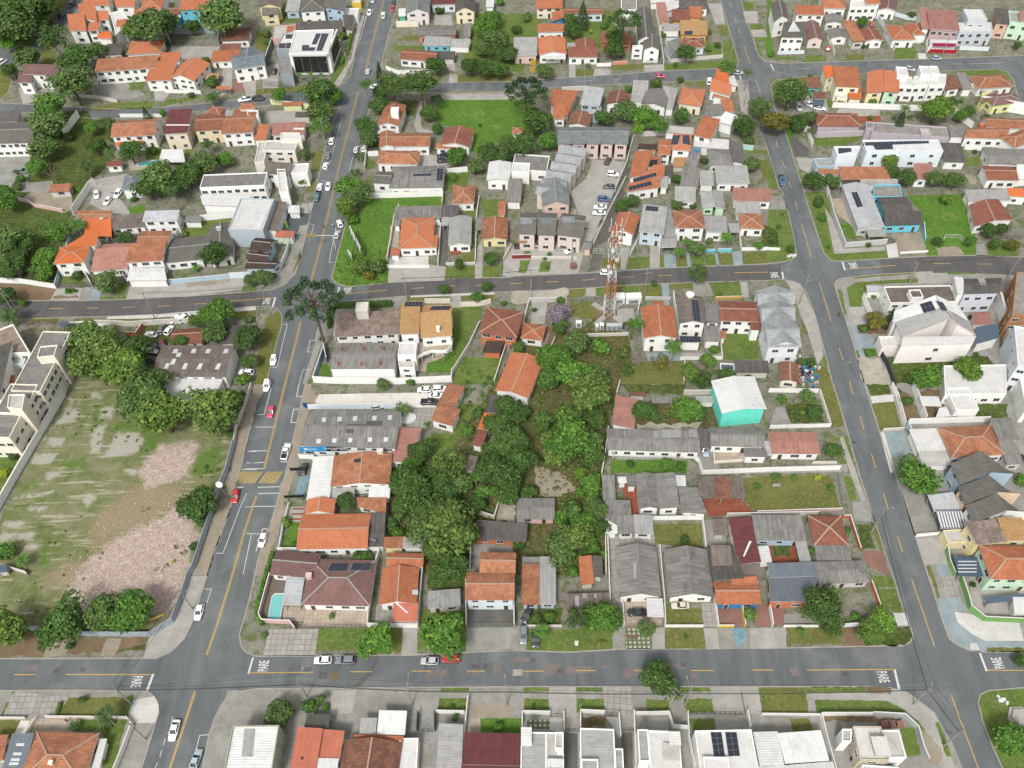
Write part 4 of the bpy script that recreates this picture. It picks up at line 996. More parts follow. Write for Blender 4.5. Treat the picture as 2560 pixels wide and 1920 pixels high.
CT("657,725,497,728,hatch,w,white hatchback parked on the bottom street below the lawn verge|852,725,693,728,suv,g,grey hatchback parked behind the white hatchback|1580,735,1422,732,hatch,s,silver car half hidden under the weeping tree|1768,712,1610,715,hatch,r,red car with black roof under the weeping tree")
T(470,1120,100,'s','k','dark bush on the sidewalk below the bottom street',hc=1.8);T(568,1050,55,'s','','taller bush behind the sidewalk bush pair',hc=2.2);T(610,1130,45,'s','g','small bright bush on the right of the bush cluster');T(210,1205,135,'b','gy','grey-green tree beside the olive-walled building',hc=3.2)
pole('b1',440,1045,10,90,'pole with lamp behind the bush cluster, bottom street',lamp=80);pole('b2',1352,1108,10.5,90,'leaning pole with lamp left of the square verge lawn',lamp=90);pole('b3',2167,1118,10.5,90,'pole with lamp beside the gravel verge',lamp=92)
B('-40/258 78/0 -10/86 -86/0',6.6,'f','wh','#9a9a88','building with white ribbed roof and olive side wall, bottom left of centre',cat='building');onr('-20/264 19/0 -4/48 -20/0','light')
B('79/266 39/-1 -18/87 -50/0',3.4,'s','so','w','salmon orange metal-roofed house below the bottom street');A('118/268 38/0 -13/48 -39/0',3.3,'s','so','w');A('104/316 40/0 -6/36 -42/0',3.1,'s','wh','w');onr('78/312 4/0 0/5 -5/0','dark')
B('88/239 41/0 -3/28 -43/-2',2.8,'sf','gd','-','smoked glass canopy in front of the salmon metal roof',cat='canopy')
B('158/284 94/2 -7/66 -107/0',3.3,'gy','br','w','mossy brown-orange tiled house with dead shrub on its roof');A('170/275 86/0 -2/10 -85/-1',3.2,'s','or','w')
B('214/234 48/0 -5/40 -49/0',3.0,'s','wh','-','white sheet carport in front of the mossy brown roof',cat='carport');B('182/246 28/0 -3/28 -29/0',2.8,'s','lg','-','pale striped canopy left of the white sheet carport',cat='canopy')
T(1065,1610,50,'x','','dead leafless shrub over the mossy roof',hc=6)
B('248/280 32/0 -3/72 -34/0',3.2,'f','cw','w','narrow white terrace building between the mossy roof and the driveway',cat='building',wn=0)
pat('driveway','281/238 27/0 4/94 -37/20 5/-80','con');rail('280/268 26/1',1.8,'black gate across the narrow driveway, bottom street',M_DARK,cat='gate',name='gate')
WT("281/238 -2/30,2.0,k,dark framed wall left of the narrow driveway|310/237 0/32,2.0,k,dark wall on the right of the narrow driveway|310/237 51/1,1.8,w,white wall in front of the ribbed grey roof")
B('317/256 41/0 -3/96 -44/0',3.4,'sl','lg','w','long ribbed light grey metal roof between the driveway and the red roof',cat='warehouse')
W('367/212 -5/48 -6/72',1.9,'w','tall white wall right of the ribbed grey roof');PT("lawn:gg:388/246 70/0 0/27 -70/0|path:beige:367/246 21/0 0/26 -22/0");T(2090,1297,60,'s','g','round bright shrub in front of the dark red roof')
B('362/271 95/0 -1/58 -100/0',3.4,'sf','rd','w','wide dark red corrugated roof at the bottom edge',cat='house');A('356/329 100/0 -1/29 -103/0',3.2,'s','rd','w')
TT("1720,1225,45,s,k,dark shrub behind the dark framed wall|1700,1120,24,s,k,tiny dark bush in the square verge lawn")
# column 2, row 3
tile(2,3)
PT("verge_lawn:gr:26/94 146/-4 0/38 -76/4 -72/-3|garden:wg:28/58 60/-4 -2/32 -60/0|driveway:con:4/86 20/0 0/42 -22/0")
PT("driveway:con:174/90 21/0 0/36 -21/1|paving:grid:197/90 43/0 1/36 -44/0|garden_bed:soil:199/99 19/1 0/9 -18/0|driveway:lcon:241/89 23/0 0/37 -21/0")
PT("lawn:dg:264/56 62/-1 3/27 -65/0|verge_lawn:dg:264/90 66/0 5/36 -70/0|driveway:lcon:331/90 25/0 3/36 -23/0|yard:slab:328/47 22/0 3/41 -22/0|yard:red:354/53 40/-2 6/37 -40/0|paving:con:357/90 85/0 0/36 -82/0|driveway:bluep:380/90 21/0 5/22 -18/12")
PT("yard:slab:166/-66 20/0 9/154 -25/-42|yard:beige:193/37 67/0 0/51 -67/0|yard:red:420/48 22/0 4/40 -26/0")
for s_ in('20/192 44/0 0/8 -44/0','21/212 43/0 0/24 -44/0','111/192 45/0 0/8 -45/0','112/212 47/0 1/24 -48/0','232/212 39/3 -1/21 -37/0','292/192 50/0 1/8 -51/0','297/212 48/0 4/24 -47/0','394/200 4/0 5/34 -2/0','426/192 20/0 0/46 -13/0'):pat('verge_grass',s_,'dg' if s_[0]in '5' else 'gr')
PT("sidewalk:lcon:64/191 47/0 0/73 -23/0 -24/-28|paving:slab:158/190 47/0 3/52 -48/-4|driveway:lcon:344/191 49/0 9/45 -52/0|sidewalk:lcon:396/191 28/0 9/47 -27/0|driveway:con:207/192 24/0 1/46 -23/0|driveway:con:274/212 22/0 6/48 -25/0|driveway:dcon:90/270 23/2 0/80 -23/0|driveway:dcon:188/270 20/0 2/82 -17/0")
PT("garden:grid:26/248 39/0 0/17 -39/0|yard:wcon:66/246 22/1 0/23 -23/-4|garden:soil:120/243 42/0 0/19 -42/0|yard:wcon:162/244 21/1 2/35 -9/-18|yard:lcon:235/245 35/0 1/21 -37/0|lawn:gr:305/247 44/-1 2/19 -39/7|driveway:lcon:351/245 51/-1 6/22 -54/-1|yard:con:408/244 34/0 0/25 -28/-1")
B('48/-32 28/0 0/82 -29/-1',2.9,'s','lg','b','pale blue cottage, right half grey sheets and left half orange tiles',rs=.5);A('18/-20 30/0 -1/70 -31/0',3.0,'s','ob','b',rs=.5);A('18/-33 30/1 0/12 -30/0',2.6,'s','gy','b')
B('116/-34 22/-1 3/49 -23/2',2.9,'sr','or','q','tiny square hut with half orange and half grey roof',cat='hut');A('138/-36 17/2 3/36 -18/0',2.9,'sl','gd','q')
B('92/31 76/-3 1/24 -77/10',2.5,'sf','gb','br','patchwork brown-grey sheet shed behind the leafy bushes',cat='shed');onr('122/30 8/0 0/8 -8/0','light');onr('142/30 4/0 0/8 -4/0','light');onr('109/34 7/0 0/18 -7/0','light')
B('180/-50 68/0 11/86 -75/1',3.3,'gy','gy','w','white house with grey corrugated gable and black sedan in front');A('232/38 29/0 1/33 -28/-1',2.7,'n','wh','-',wn=0);onr('210/-24 5/0 0/28 -5/0','light')
B('261/-44 77/-4 10/86 -75/-2',3.3,'gy','gy','w','grey corrugated gable house with a beige sedan in the yard');
B('349/16 76/-12 3/44 -77/1',3.2,'gx','or','bl','orange tiled house with blue and yellow front walls');A('343/-48 35/-2 4/66 -34/0',3.1,'s','gb','q');A('378/4 44/-4 2/12 -44/6',3.6,'s','or','q')
WT("349/40 6/48,1.8,w,white side wall of the blue and yellow fronted house|356/88 27/0,1.0,#d9bf3a,yellow low front wall beside the blue driveway|395/50 7/38,1.6,#d9bf3a,yellow and blue side wall of the red paved yard")
W('264/88 66/0',1.0,'w','low white wall in front of the corrugated gable house lawn');rail('195/88 65/0',1.2,'brick-coloured low gate line in front of the black sedan',plain('brick','#8a5a48'));WT("188/12 5/76,1.9,w,white divider wall left of the black sedan yard|164/-76 5/124,2.0,q,long grey wall on the left of the slab-paved alley|254/-48 8/88 2/46,1.9,w,white divider wall between the two corrugated gables")
WT("24/88 62/0,.9,q,low garden wall behind the parked grey estate car|2/-24 2/112,2,q,grey wall between the orange house and the blue cottage")
T(790,350,165,'b','g','dense vivid green bush mass beside the patchwork shed',hc=3.2);T(680,380,90,'b','g','left lobe of the vivid bush mass beside the patchwork shed',hc=2.4);T(540,370,115,'l','k','drooping olive tree with forked pale trunk left of the vivid bushes',hc=5);T(1150,460,82,'b','gy','small grey-green tree in front of the black sedan yard');T(260,470,90,'p','g','young palm with yellowing fronds beside the black parked car',hc=3.5);TT("330,350,70,s,g,leafy shrub in front of the blue cottage|210,360,60,s,,low shrub beside the dark parked car at the cottage");T(780,590,55,'n','dr','withered brown cycad on the verge lawn',hc=1.5)
T(2052,330,80,'s','y','yellow-green round tree beside the blue and yellow house',hc=2.6);TT("1500,525,30,s,g,small green shrub in the middle of the verge lawn|1290,905,188,d,k,large round dark tree standing over the bottom street|185,1120,26,s,k,tiny dark shrub in a ring of stones on the verge|690,1255,32,s,l,variegated shrub in the white house garden|765,1270,30,n,l,bright leafy plant in the white house garden")
CT("160,282,98,395,hatch,k,black car parked beside the blue cottage|102,435,98,588,suv,g,grey estate car parked in the narrow driveway|200,500,202,590,hatch,k,black car with its nose under the young palm|1158,315,995,315,sedan,k,black sedan in the paved yard of the corrugated gable house|1528,255,1380,258,old,be,beige old sedan parked in front of the second corrugated gable")
pat('rubbish','108/112 7/0 -1/9 -5/-1','wgv')
pole('b4',1490,1132,10.5,78,'pale pole right of the large round road tree',lamp=95)
B('16/269 44/1 -1/78 -45/0',6.0,'f','lg','w','white modern house with grey ribbed deck, next to the dark red roof');A('16/261 18/0 0/33 -19/0',7.2,'n','wh','w',wn=0);A('60/270 29/0 1/78 -31/0',5.6,'f','cl','w');A('75/269 14/1 0/28 -15/0',7.4,'f','cl','w',wn=0);onbox(415,1530,1,1,.8,'w','water_tank');A('60/315 30/1 0/14 -30/0',6.6,'n','wh','w',wn=0)
B('118/263 60/1 0/84 -60/0',6.0,'f','lg','w','white modern house with striped grey deck, second from the red roof');A('178/298 14/0 2/50 -16/0',6.0,'f','lg','w');A('120/316 29/0 1/32 -30/0',6.9,'f','lg','w',wn=0);onr('122/299 16/0 0/16 -16/0','light')
B('237/267 53/1 4/80 -55/0',6.0,'f','cw','w','white terrace-roofed house, third from the red roof');A('217/265 19/0 2/55 -18/0',6.6,'f','lg','w',wn=0);A('271/269 20/-1 1/24 -20/1',7.6,'n','wh','w',wn=0);A('260/284 30/9 0/24 -28/0',6.2,'n','cl','w',wn=0)
B('315/266 98/0 17/82 -102/0',6.2,'f','cw','w','white dark-edged house with two solar arrays on the flat roof');onr('343/270 19/0 6/41 -19/1','solar',2,4);onr('368/270 20/0 6/41 -20/1','solar',2,4);A('331/313 43/-1 4/36 -45/0',7.0,'f','cw','w',wn=0)
W('19/238 47/1',1.9,'w','white front wall of the lattice garden');rail('66/243 22/0',1.9,'black slatted gate beside the lattice garden',M_DARK,cat='gate',name='gate');WT("89/239 1/30,1.9,w,white side wall right of the lattice garden|18/238 0/24,1.9,w,white side wall left of the lattice garden");rail('90/268 26/1',1.9,'black gate closing the dark driveway between white houses',M_DARK,cat='gate',name='gate')
WT("118/236 0/28,1.9,w,white side wall left of the variegated shrub garden|118/236 42/2,1.9,w,white front wall of the variegated shrub garden");rail('160/241 22/1',1.9,'black gate right of the variegated shrub garden',M_DARK,cat='gate',name='gate');W('184/240 3/40',1.9,'w','white wall beside the second white house entrance');rail('187/268 23/0',1.9,'black gate of the second dark driveway',M_DARK,cat='gate',name='gate')
WT("210/236 3/96,2.0,w,long white wall left of the third white house|212/240 25/0 33/-1 7/23 27/2,1.9,w,stepped white front wall of the third white house|302/238 2/42 10/52,2.0,w,white wall left of the solar-roofed white house");rail('302/239 48/0 52/1',1.8,'dark metal gate in front of the solar-roofed white house',M_DARK,cat='gate',name='gate');W('405/236 5/28',1.9,'w','white divider wall right of the solar-roofed house')
# column 3, row 3
tile(3,3)
PT("verge_lawn:dg:-10/192 74/0 6/44 -76/1|verge_lawn:gr:64/192 106/0 -2/10 -102/0|verge_lawn:gr:81/214 125/2 30/16 30/24 14/24 -20/-20 -24/-21 -4/-1 -148/-1|bare_verge:soil:170/191 42/3 0/10 -42/-2|sidewalk:lcon:77/202 93/0 42/2 4/-10 24/6 40/30 8/6 8/24 16/40 12/32 -24/0 -20/-52 -20/-30 -24/-20 -30/-15 -126/-2")
PT("verge_grass:gr:289/252 7/1 22/59 -10/0|sand_heap:tan:270/288 16/-4 10/24 -6/20 -14/-4|bare_verge:tan:258/262 22/14 18/20 2/24 -30/0")
PT("yard:con:-8/245 43/0 7/25 -48/-1|yard_lawn:dg:37/246 33/0 9/23 -36/0|yard:con:96/248 150/0 12/32 2/72 -136/0|lawn:gr:228/264 24/-4 12/48 -24/4|garden_bed:soil:98/243 130/2 2/5 -132/2")
WT("-12/240 100/1,1.0,w,low white wall with railing beside the green-hose yard|89/241 89/0,1.8,w,white boundary wall at the corner construction plot|178/240 55/3 22/21 9/32 10/24,1.9,#a8adb0,grey wall wrapping the avenue corner plot|89/241 9/39 11/40 9/32,2.0,w,tall white wall between ribbed roofs and the corner plot")
A('-8/328 119/-6 13/36 -124/0',3.3,'n','wh','w',wn=0)
B('15/269 75/0 19/52 -79/1',3.8,'n','wh','w','white ribbed metal roof right of the solar-roofed house',cat='warehouse',wn=0);A('-26/269 41/0 15/59 -44/0',3.8,'n','wh','w',wn=0);A('-8/328 119/-6 13/36 -124/0',3.8,'n','wh','w',wn=0)
B('146/259 51/1 11/58 -47/0',6.0,'f','cw','#b8b09a','unfinished beige house with stained white roof in the corner plot');A('198/266 28/0 14/48 -30/0',5.6,'f','cl','w');A('179/277 26/0 8/32 -28/3',7.6,'n','cw','#b3ab7a',wn=0);A('128/264 17/0 -1/22 -16/0',6.0,'f','cl','w',wn=0);A('164/328 62/0 4/30 -64/0',4.0,'f','cl','w')
for i,xx in enumerate((1000,1065,1125)):
 p=P(xx,1290,0);p.z=0;mb=MB();mb.box((p.x,p.y,0),1.6,1.1,1.0,.1);mb.box((p.x,p.y,1.0),1.7,1.2,.08,.1);tag(obj('brick_pallet',mb,G['red'],origin=p),('left','middle','right')[i]+' orange brick pallet of the three behind the unfinished house','brick pallet','brick pallets')
pole('c1',1255,1110,11,60,'big concrete pole with many wires on the bottom right corner',tf=True);pole('c2',1520,1468,11,60,'thick pale pole standing at the avenue curb, bottom right')
pat('lawn','442/197 -62/3 -12/8 -2/12 8/30 16/42 18/40 34/28 58/0 0/-163','gr');TT("2120,1430,165,b,g,large green tree in the bottom right corner lawn|2190,720,75,d,m,dark tree at the right edge by the PARE marking")
mb=MB();p=P(2170,1230,0);p.z=0;mb.prism([p+Vc((math.cos(i*1.047)*2.6,math.sin(i*1.047)*2.6,0))for i in range(6)],0,.5);mb.prism([p+Vc((math.cos(i*1.047)*1.9,math.sin(i*1.047)*1.9,0))for i in range(6)],.5,1.0);tag(obj('stone_plinth',mb,G['lcon'],origin=p),'hexagonal pale plinth on the bottom right lawn','plinth')
mb=MB();p=P(2010,1080,0);p.z=0
for i,(dx,dy,s_)in enumerate(((0,0,1),(1.1,-.5,.7),(-.2,.9,.6),(.6,.3,.8))):mb.box((p.x+dx,p.y+dy,0),s_*1.1,s_*.7,s_*.5,i)
tag(obj('rubbish_bags',mb,M_WHITE,origin=p),'white rubbish bags dumped on the bottom right lawn','rubbish')
PT("sidewalk:slab:300/0 20/0 12/38 -20/0|verge_grass:dg:280/0 8/0 10/38 -5/0|verge_grass:dg:301/62 7/0 4/17 -6/0|sidewalk:wcon:322/62 30/4 20/12 62/3 8/31 -66/0 -24/-12 -24/-20|sidewalk:ltblue:293/38 40/0 7/22 -18/2 6/18 24/20 24/12 66/1 0/17 -92/-1 -30/-17 -18/-32|verge_grass:dg:378/124 82/0 0/8 -82/-1|ramp:wcon:349/116 12/0 6/15 -17/-3")
W('318/-28 10/28 13/38 5/20 24/19 64/3 26/-2',2.2,'#6f9a58','tall green wall around the corner house, bottom right');
B('374/35 69/-1 5/9 -68/1',2.9,'n','nb','-','glass pergola roof in front of the mint-green house',cat='pergola');A('423/36 37/0 0/28 -34/1',3.0,'n','wh','w',wn=0)
pat('yard','348/0 12/0 82/20 0/58 -70/-4 -20/-18','lcon');T(1775,75,40,'s','k','shrub between the green wall and the mint house')
PT("verge_grass:gr:178/0 34/0 10/19 -36/1|verge_grass:gr:186/24 34/-2 14/40 -38/-6|paving:wcon:216/64 23/0 7/22 -22/0|garden:dg:34/89 94/-1 0/30 -90/-1|garden_soil:soil:128/88 28/0 12/34 -40/0|verge_grass:wg:220/87 23/-1 7/18 -14/16 -68/1 -8/-25|yard:red:3/47 23/0 1/39 -22/0|yard:con:27/66 59/0 0/15 -58/1|driveway:lcon:-32/90 63/-1 1/36 -62/1")
B('0/-21 77/-2 12/24 -88/1',3.5,'s','bl','w','blue-grey metal roofed house, right of the orange tiled blue-fronted house');A('1/2 88/-1 -19/46 -68/0',3.4,'sf','bl','o')
T(490,250,205,'d','m','big dark green tree with pale limbs beside the blue-grey roof');T(560,420,110,'d','m','lower lobe of dark foliage under the big tree beside the blue-grey roof',hc=3);TT("1000,380,115,b,l,fresh green tree on the avenue corner, bottom right|880,470,120,b,y,olive yellow tree left of the fresh green corner tree|280,478,50,s,g,round clipped shrub in the small front lawn by the big dark tree|760,350,60,s,g,bright low bush between the big dark tree and the corner trees")
WT("26/88 60/0,.9,w,low red and white wall beneath the big dark tree|0/48 7/40,1.8,w,white wall beside the brick-red path|176/12 16/44,1.6,o,red brick wall beside the avenue grass|130/88 26/-2,1.6,lb,pale blue low wall behind the corner trees")
# column 0, row 2
tile(0,2)
RUB=['282/104 62/-4 -6/24 -10/20 -4/16 -24/6 -44/14 -14/-28 14/-22','312/206 12/14 16/20 0/40 -12/20 -12/56 -16/34 -20/14 -20/-14 -60/-10 -52/20 -36/-34 16/-26 32/-44 40/-26 60/-30']
SOI=['226/176 94/-4 36/-10 4/8 -48/10 0/28 -52/32 -60/28 -40/22 -8/-42 18/-28 30/-12','80/328 60/-28 12/20 -40/46']
SLA=['124/24 4/2 -16/46 -18/0','156/12 24/4 -4/14 -20/-6','174/40 24/-2 -6/22 -20/-2','160/80 26/-14 -16/54 -18/0','76/92 38/0 -8/20 -26/-4','60/120 40/-2 -12/22 -38/-2','78/150 28/0 -2/10 -24/6','36/190 58/-6 -10/10 -52/6','50/212 36/-2 -10/10 -28/0','8/236 38/2 -12/12 -30/0','-12/258 76/-2 -8/14 -72/0','46/278 26/-2 -6/10 -22/-1','120/40 20/4 -12/22 -16/0','156/180 10/20 -14/16 -12/-16','116/258 20/0 -4/6 -16/0','212/148 24/0 -4/10 -20/-2','202/83 38/1 7/14 -11/24 -60/4 12/-14','276/170 28/-14 -4/10 -22/12']
GRE=['200/60 46/6 34/30 -6/16 -28/14 2/-34 -48/-12','164/32 16/2 -6/36 -18/8','328/128 40/-24 22/8 -14/48 -52/2','112/128 32/-4 12/16 -16/12 -28/-8','30/172 42/-4 -4/16 -38/0','60/300 28/-40 8/40 -24/40']
LOT=ccw(pts('124/-12 -12/38 -26/48 -46/70 -34/76 -46/80 -20/116 60/4 48/2 112/4 100/4 40/-20 20/-50 20/-60 18/-70 18/-50 14/-32 8/-48 0/-24 -118/-76 -80/-30',0))
def soft(p,sets,e):
 best=-9
 for ps,bb in sets:
  if not(bb[0]-e<p.x<bb[1]+e and bb[2]-e<p.y<bb[3]+e):continue
  d=min((p-(a+(b-a)*max(0,min(1,(p-a).dot(b-a)/(b-a).length_squared)))).length for a,b in zip(ps,ps[1:]+ps[:1]))
  best=max(best,d if inpoly(p,ps)else-d)
 return max(0,min(1,.5+best/(2*e)))
def prep(l):
 r=[]
 for c in l:q=ccw(pts(c,0));r.append((q,(min(v.x for v in q),max(v.x for v in q),min(v.y for v in q),max(v.y for v in q))))
 return r
x0,x1,y0,y1=prep(['124/-12 -184/428 360/-6 98/-334'])[0][1];x0-=6;x1+=6;y0-=4;y1+=6;SX=.9;nx,ny=int((x1-x0)/SX),int((y1-y0)/SX);sets=[(prep(RUB),3),(prep(SLA),1.6),(prep(SOI),4),(prep(GRE),3)]
V_=[Vc((x0+i*SX,y0+j*SX,0))for j in range(ny)for i in range(nx)];IN=[inpoly(v,LOT)for v in V_]
me=bpy.data.meshes.new('vacant_lot');me.from_pydata([(v.x,v.y,.02+(.12*math.sin(v.x*1.3)*math.sin(v.y*1.7)+.12)*soft(v,sets[0][0],3)if k else 0)for v,k in zip(V_,IN)],[],[(j*nx+i,j*nx+i+1,j*nx+nx+i+1,j*nx+nx+i)for j in range(ny-1)for i in range(nx-1)if IN[j*nx+i]and IN[j*nx+i+1]and IN[j*nx+nx+i+1]and IN[j*nx+nx+i]])
at=me.color_attributes.new('cover','FLOAT_COLOR','POINT')
for v,k,dt in zip(V_,IN,at.data):
 if k:dt.color=[soft(v,s_,e)for s_,e in sets]
b=NB('vacant_lot_cover',.95,.15);p=b.pos();an=b.n('ShaderNodeAttribute');an.attribute_name='cover';sx=b.n('ShaderNodeSeparateColor');b.L(an.outputs['Color'],sx.inputs[0])
n1=b.noise(p,.35,6,.75,.8);n2=b.noise(p,1.6,5,.8);n3=b.noise(p,4.5,3,.8)
c=b.mix(b.rng(n1,.35,.65,0,1),srgb('#85895a'),srgb('#5f6e38'));c=b.mix(b.rng(b.noise(p,.12,4,.6,1),.42,.62,0,.5),c,srgb('#9f9880'));c=b.mix(b.rng(n2,.55,.72,0,.8),c,srgb('#4f5c30'));c=b.mix(b.rng(b.noise(b.mapping(p,(.1,.75,1)),1,5,.7,.4),.54,.64,0,.8),c,srgb('#bab59f'))
def lay(c,m,col,lo=.3,hi=.62):return b.mix(b.rng(b.math('ADD',m,b.math('MULTIPLY',b.math('SUBTRACT',n1,.5),1.6)),lo,hi,0,.92),c,col)
c=lay(c,an.outputs['Alpha'],b.mix(n2,srgb('#6f8a3a'),srgb('#4c6a28')),.45,.8)
c=lay(c,sx.outputs[1],b.mix(b.rng(n2,.3,.7,0,1),srgb('#cbc7bb'),srgb('#9a978a')),.42,.7)
c=lay(c,sx.outputs[2],b.mix(b.rng(n2,.35,.65,0,1),srgb('#ad9a80'),srgb('#8d7c5c')),.35,.75)
c=lay(c,sx.outputs[0],b.mix(b.rng(n3,.4,.6,0,1),b.mix(b.rng(n2,.4,.6,0,1),srgb('#c9afa0'),srgb('#e6dcd6')),srgb('#a3877a')),.35,.65)
c=b.mul(b.mul(c,b.rng(n3,.25,.75,.8,1.2)),b.rng(n2,.3,.7,.82,1.15));me.materials.append(b.out(c));tag(link('vacant_lot',me),kind='structure')
cover('244/212 18/4 -4/10 -12/-2',.35,.8,'g','weed_clump',hmax=.5);cover('340/140 40/-20 0/60 -52/-20',.3,.35,'o','weed_clump',hmax=.6,seed=8);cover('60/300 80/-80 40/60 -20/120 -100/0',.25,.05,'o','weed_clump',hmax=.4,seed=9);cover('120/10 160/70 -20/48 -160/-28',.3,.08,'g','weed_clump',hmax=.4,seed=10);cover('268/300 24/4 -4/24 -22/0',.3,.4,'o','weed_clump',hmax=.5,seed=12);cover('300/276 20/4 4/20 -20/-8',.3,.7,'','weed_clump',hmax=.6,seed=13)
rr=random.Random(4);mb=MB();q_=ccw(pts('282/104 62/-4 -20/60 16/80 -12/60 -28/90 -100/-10 -72/0 -36/-40 68/-100 96/-110',0))
for i in range(2200):
 p=P(rr.uniform(460,1720),rr.uniform(500,1950),0)
 if inpoly(p,q_):s_=rr.uniform(.08,.3);mb.box((p.x,p.y,.0),s_,s_*rr.uniform(.5,1),s_*.5,rr.random()*6)
tag(obj('brick_rubble',mb,gm('rubble_pieces',['#d8cdc5','#b39a8c','#efebe7'],.8,3)),kind='stuff')
W('406/104 -13/50 -16/36 -14/48 -14/42 -13/40 -8/12',2.4,'#97a1aa','graffiti-covered metal hoarding between the rubble lot and the avenue',cap=False,name='hoarding',cat='hoarding')
mb=MB();rr=random.Random(17);pl=pts('406/104 -13/50 -16/36 -14/48 -14/42 -13/40',0)
for i in range(len(pl)-1):
 a,b=pl[i],pl[i+1];d=(b-a).normalized();n_=Vc((d.y,-d.x,0));n_=n_ if n_.x>0 else-n_;L_=(b-a).length;x=.5;q=a+n_*.14
 while x<L_-2:
  p0=q+d*x+Vc((0,0,rr.uniform(.4,1.8)));x+=rr.uniform(.3,.9);p1=q+d*x+Vc((0,0,rr.uniform(.4,2.0)));mb.beam(p0,p1,.03,.26)
W_G=M_WPAINT;tag(obj('graffiti',mb,W_G,bpy.data.objects['hoarding.001']if 'hoarding.001' in bpy.data.objects else None),None)
W('436/4 -14/42 -12/30 -4/28',1.8,'q','grey wall along the avenue verge above the hoarding');PT("sidewalk_soil:tan:438/0 22/0 -18/40 -18/72 -12/46 -12/42 -8/-20 14/-68|sidewalk:tan:392/190 7/26 -23/60 -16/56 -30/0 20/-52 14/-42")
PT("concrete_dust:bare:276/170 28/-14 -4/10 -22/12|concrete_dust:bare:180/296 80/-36 52/24 -52/66 -70/10|soil_patch:tan:230/180 82/-4 -2/32 -50/18 -80/-10 20/-10|soil_patch:tan:170/226 30/-6 40/26 -20/20 -48/-14|grass_strip:gr:-40/120 80/4 -60/96 -40/0");W('122/-12 -10/34 -74/126 -50/88 -28/48',2.6,'w','long white wall between the apartment block and the vacant lot',th=.3)
TT("1190,160,190,b,,bright green tree on the left of the mango cluster over the vacant lot|1240,20,210,d,,dark tree behind the mango cluster|1400,270,215,b,y,yellow-green mango tree in the middle of the vacant lot cluster|1250,180,130,b,o,bronze-tipped tree beside the mango|1800,200,270,d,o,broad olive-brown tree beside the white warehouse end|2000,120,120,d,k,dark tree by the avenue wall above the bare branches");T(1880,380,130,'x','','bare grey branches at the corner of the vacant lot',hc=3);T(1985,430,55,'s','g','bright shrub beside the bare branches')
T(1710,1020,165,'b','k','dark glossy tree leaning over the hoarding by the red car',hc=4.5);TT("1740,1180,80,s,k,dark shrub below the glossy tree at the hoarding|1670,1400,55,s,k,low dark shrub against the lower hoarding|1495,1530,24,s,yy,yellow weed tuft in the rubble");T(200,1530,95,'n','g','banana plant at the left edge of the vacant lot',hc=2.2);T(50,1460,110,'s','g','bright leafy thicket above the banana plant',hc=2);TT("110,620,60,s,k,dark bush at the end of the apartment block|20,780,60,s,yy,yellow shrub beyond the long white wall")
W('-12/348 30/-28 28/8 4/4',1.4,'q','low grey wall under the banana plants at the left edge')
B('-12/314 24/-2 0/12 -24/4',2.4,'n','nb','q','tiny blue-topped hut by the banana plants',cat='hut')
t_=thing('speed_limit_sign','round white sign on a leaning pole by the speed hump','road sign',P(1975,1000,0));b_=P(1975,1000,0);mb=MB();mb.tube(b_,b_+Vc((-.4,0,7)),.08);obj('post',mb,M_METAL,t_);mb=MB();c_=b_+Vc((-.4,0,7));mb.tube(c_,c_+Vc((0,-.05,.03)),.85,n=20);obj('sign_plate',mb,M_WHITE,t_)
pole('d1',2210,230,11,60,'pole beside the olive-brown tree, west side of the avenue',lamp=10)
C(2045,915,2020,1020,'hatch','r','bright red hatchback parked beside the hoarding just past the speed hump')
tile(0,1)
B('76/241 50/0 -60/103 -50/0',9.5,'f','gy','#e2dccb','cream apartment block with terracotta bands, upper half of the long block',cat='apartment block',wn=1.3);A('68/266 30/-1 -4/19 -28/0',12,'f','gy','#e2dccb',wn=0)
tile(0,2)
A('20/0 46/0 -26/50 -52/0',9.5,'f','gy','#e2dccb',wn=1.3);A('-6/45 47/0 -25/47 -50/0',9.0,'f','gy','#e2dccb',wn=1.3);A('15/18 28/-1 -5/27 -26/-4',12,'f','cl','#e2dccb',wn=0)
B('-60/-32 86/-34 -28/90 -58/16',6,'s','gd','w','grey roof behind the long cream apartment block',cat='building')
# column 1, row 2
tile(1,2)
PT("driveway_gravel:wgv:108/18 220/-4 -8/26 -220/3 0/-17|driveway:slab:266/41 46/-1 -12/26 -12/12 -36/-2|lawn:gr:320/32 80/4 20/-12 -20/-44 -40/8 48/12 -28/118 -30/42 -90/-32 42/-42 38/0|orchard_ground:dry:230/140 140/-20 10/60 100/20 -20/60 -84/60 -76/12 -70/-68")
PT("sidewalk:tan:96/0 4/18 8/1 -32/93 -2/28 -24/60 -10/50 -20/50 -8/32 -16/0 42/-138 16/-54 12/-50 15/-70 5/-20|lawn:gg:60/238 16/2 -6/48 -29/0|driveway:lcon:58/212 28/0 -8/26 -24/0|driveway:bluep:76/160 18/-2 -14/39 -14/-5|yard:bare:422/200 38/8 -2/32 -46/0|yard:con:372/276 70/0 0/56 -72/-8")
for i in range(3):pat('paving_stripe',f'{320-i*10},{1070+i*45} 425,{1070+i*45} 420,{1085+i*45} {315-i*10},{1085+i*45}','terr')
B('91/46 164/-1 -18/65 -160/-2',4.6,'gx','gy','w','large grey fibre-roofed car service building with blue sign',cat='garage building',rs=.9,o=.15)
for i,(x,y)in enumerate(((570,290),(706,284),(840,278),(1006,275),(1140,270),(525,475),(660,470),(798,466),(968,462),(1105,460))):onr(f'{x},{y} {x+38},{y} {x+32},{y+38} {x-4},{y+38}','sky')
onr('156/69 34/0 -1/5 -34/0','patch');onr('191/64 28/0 -1/8 -28/0','patch');onr('156/78 13/0 -1/7 -12/0','patch')
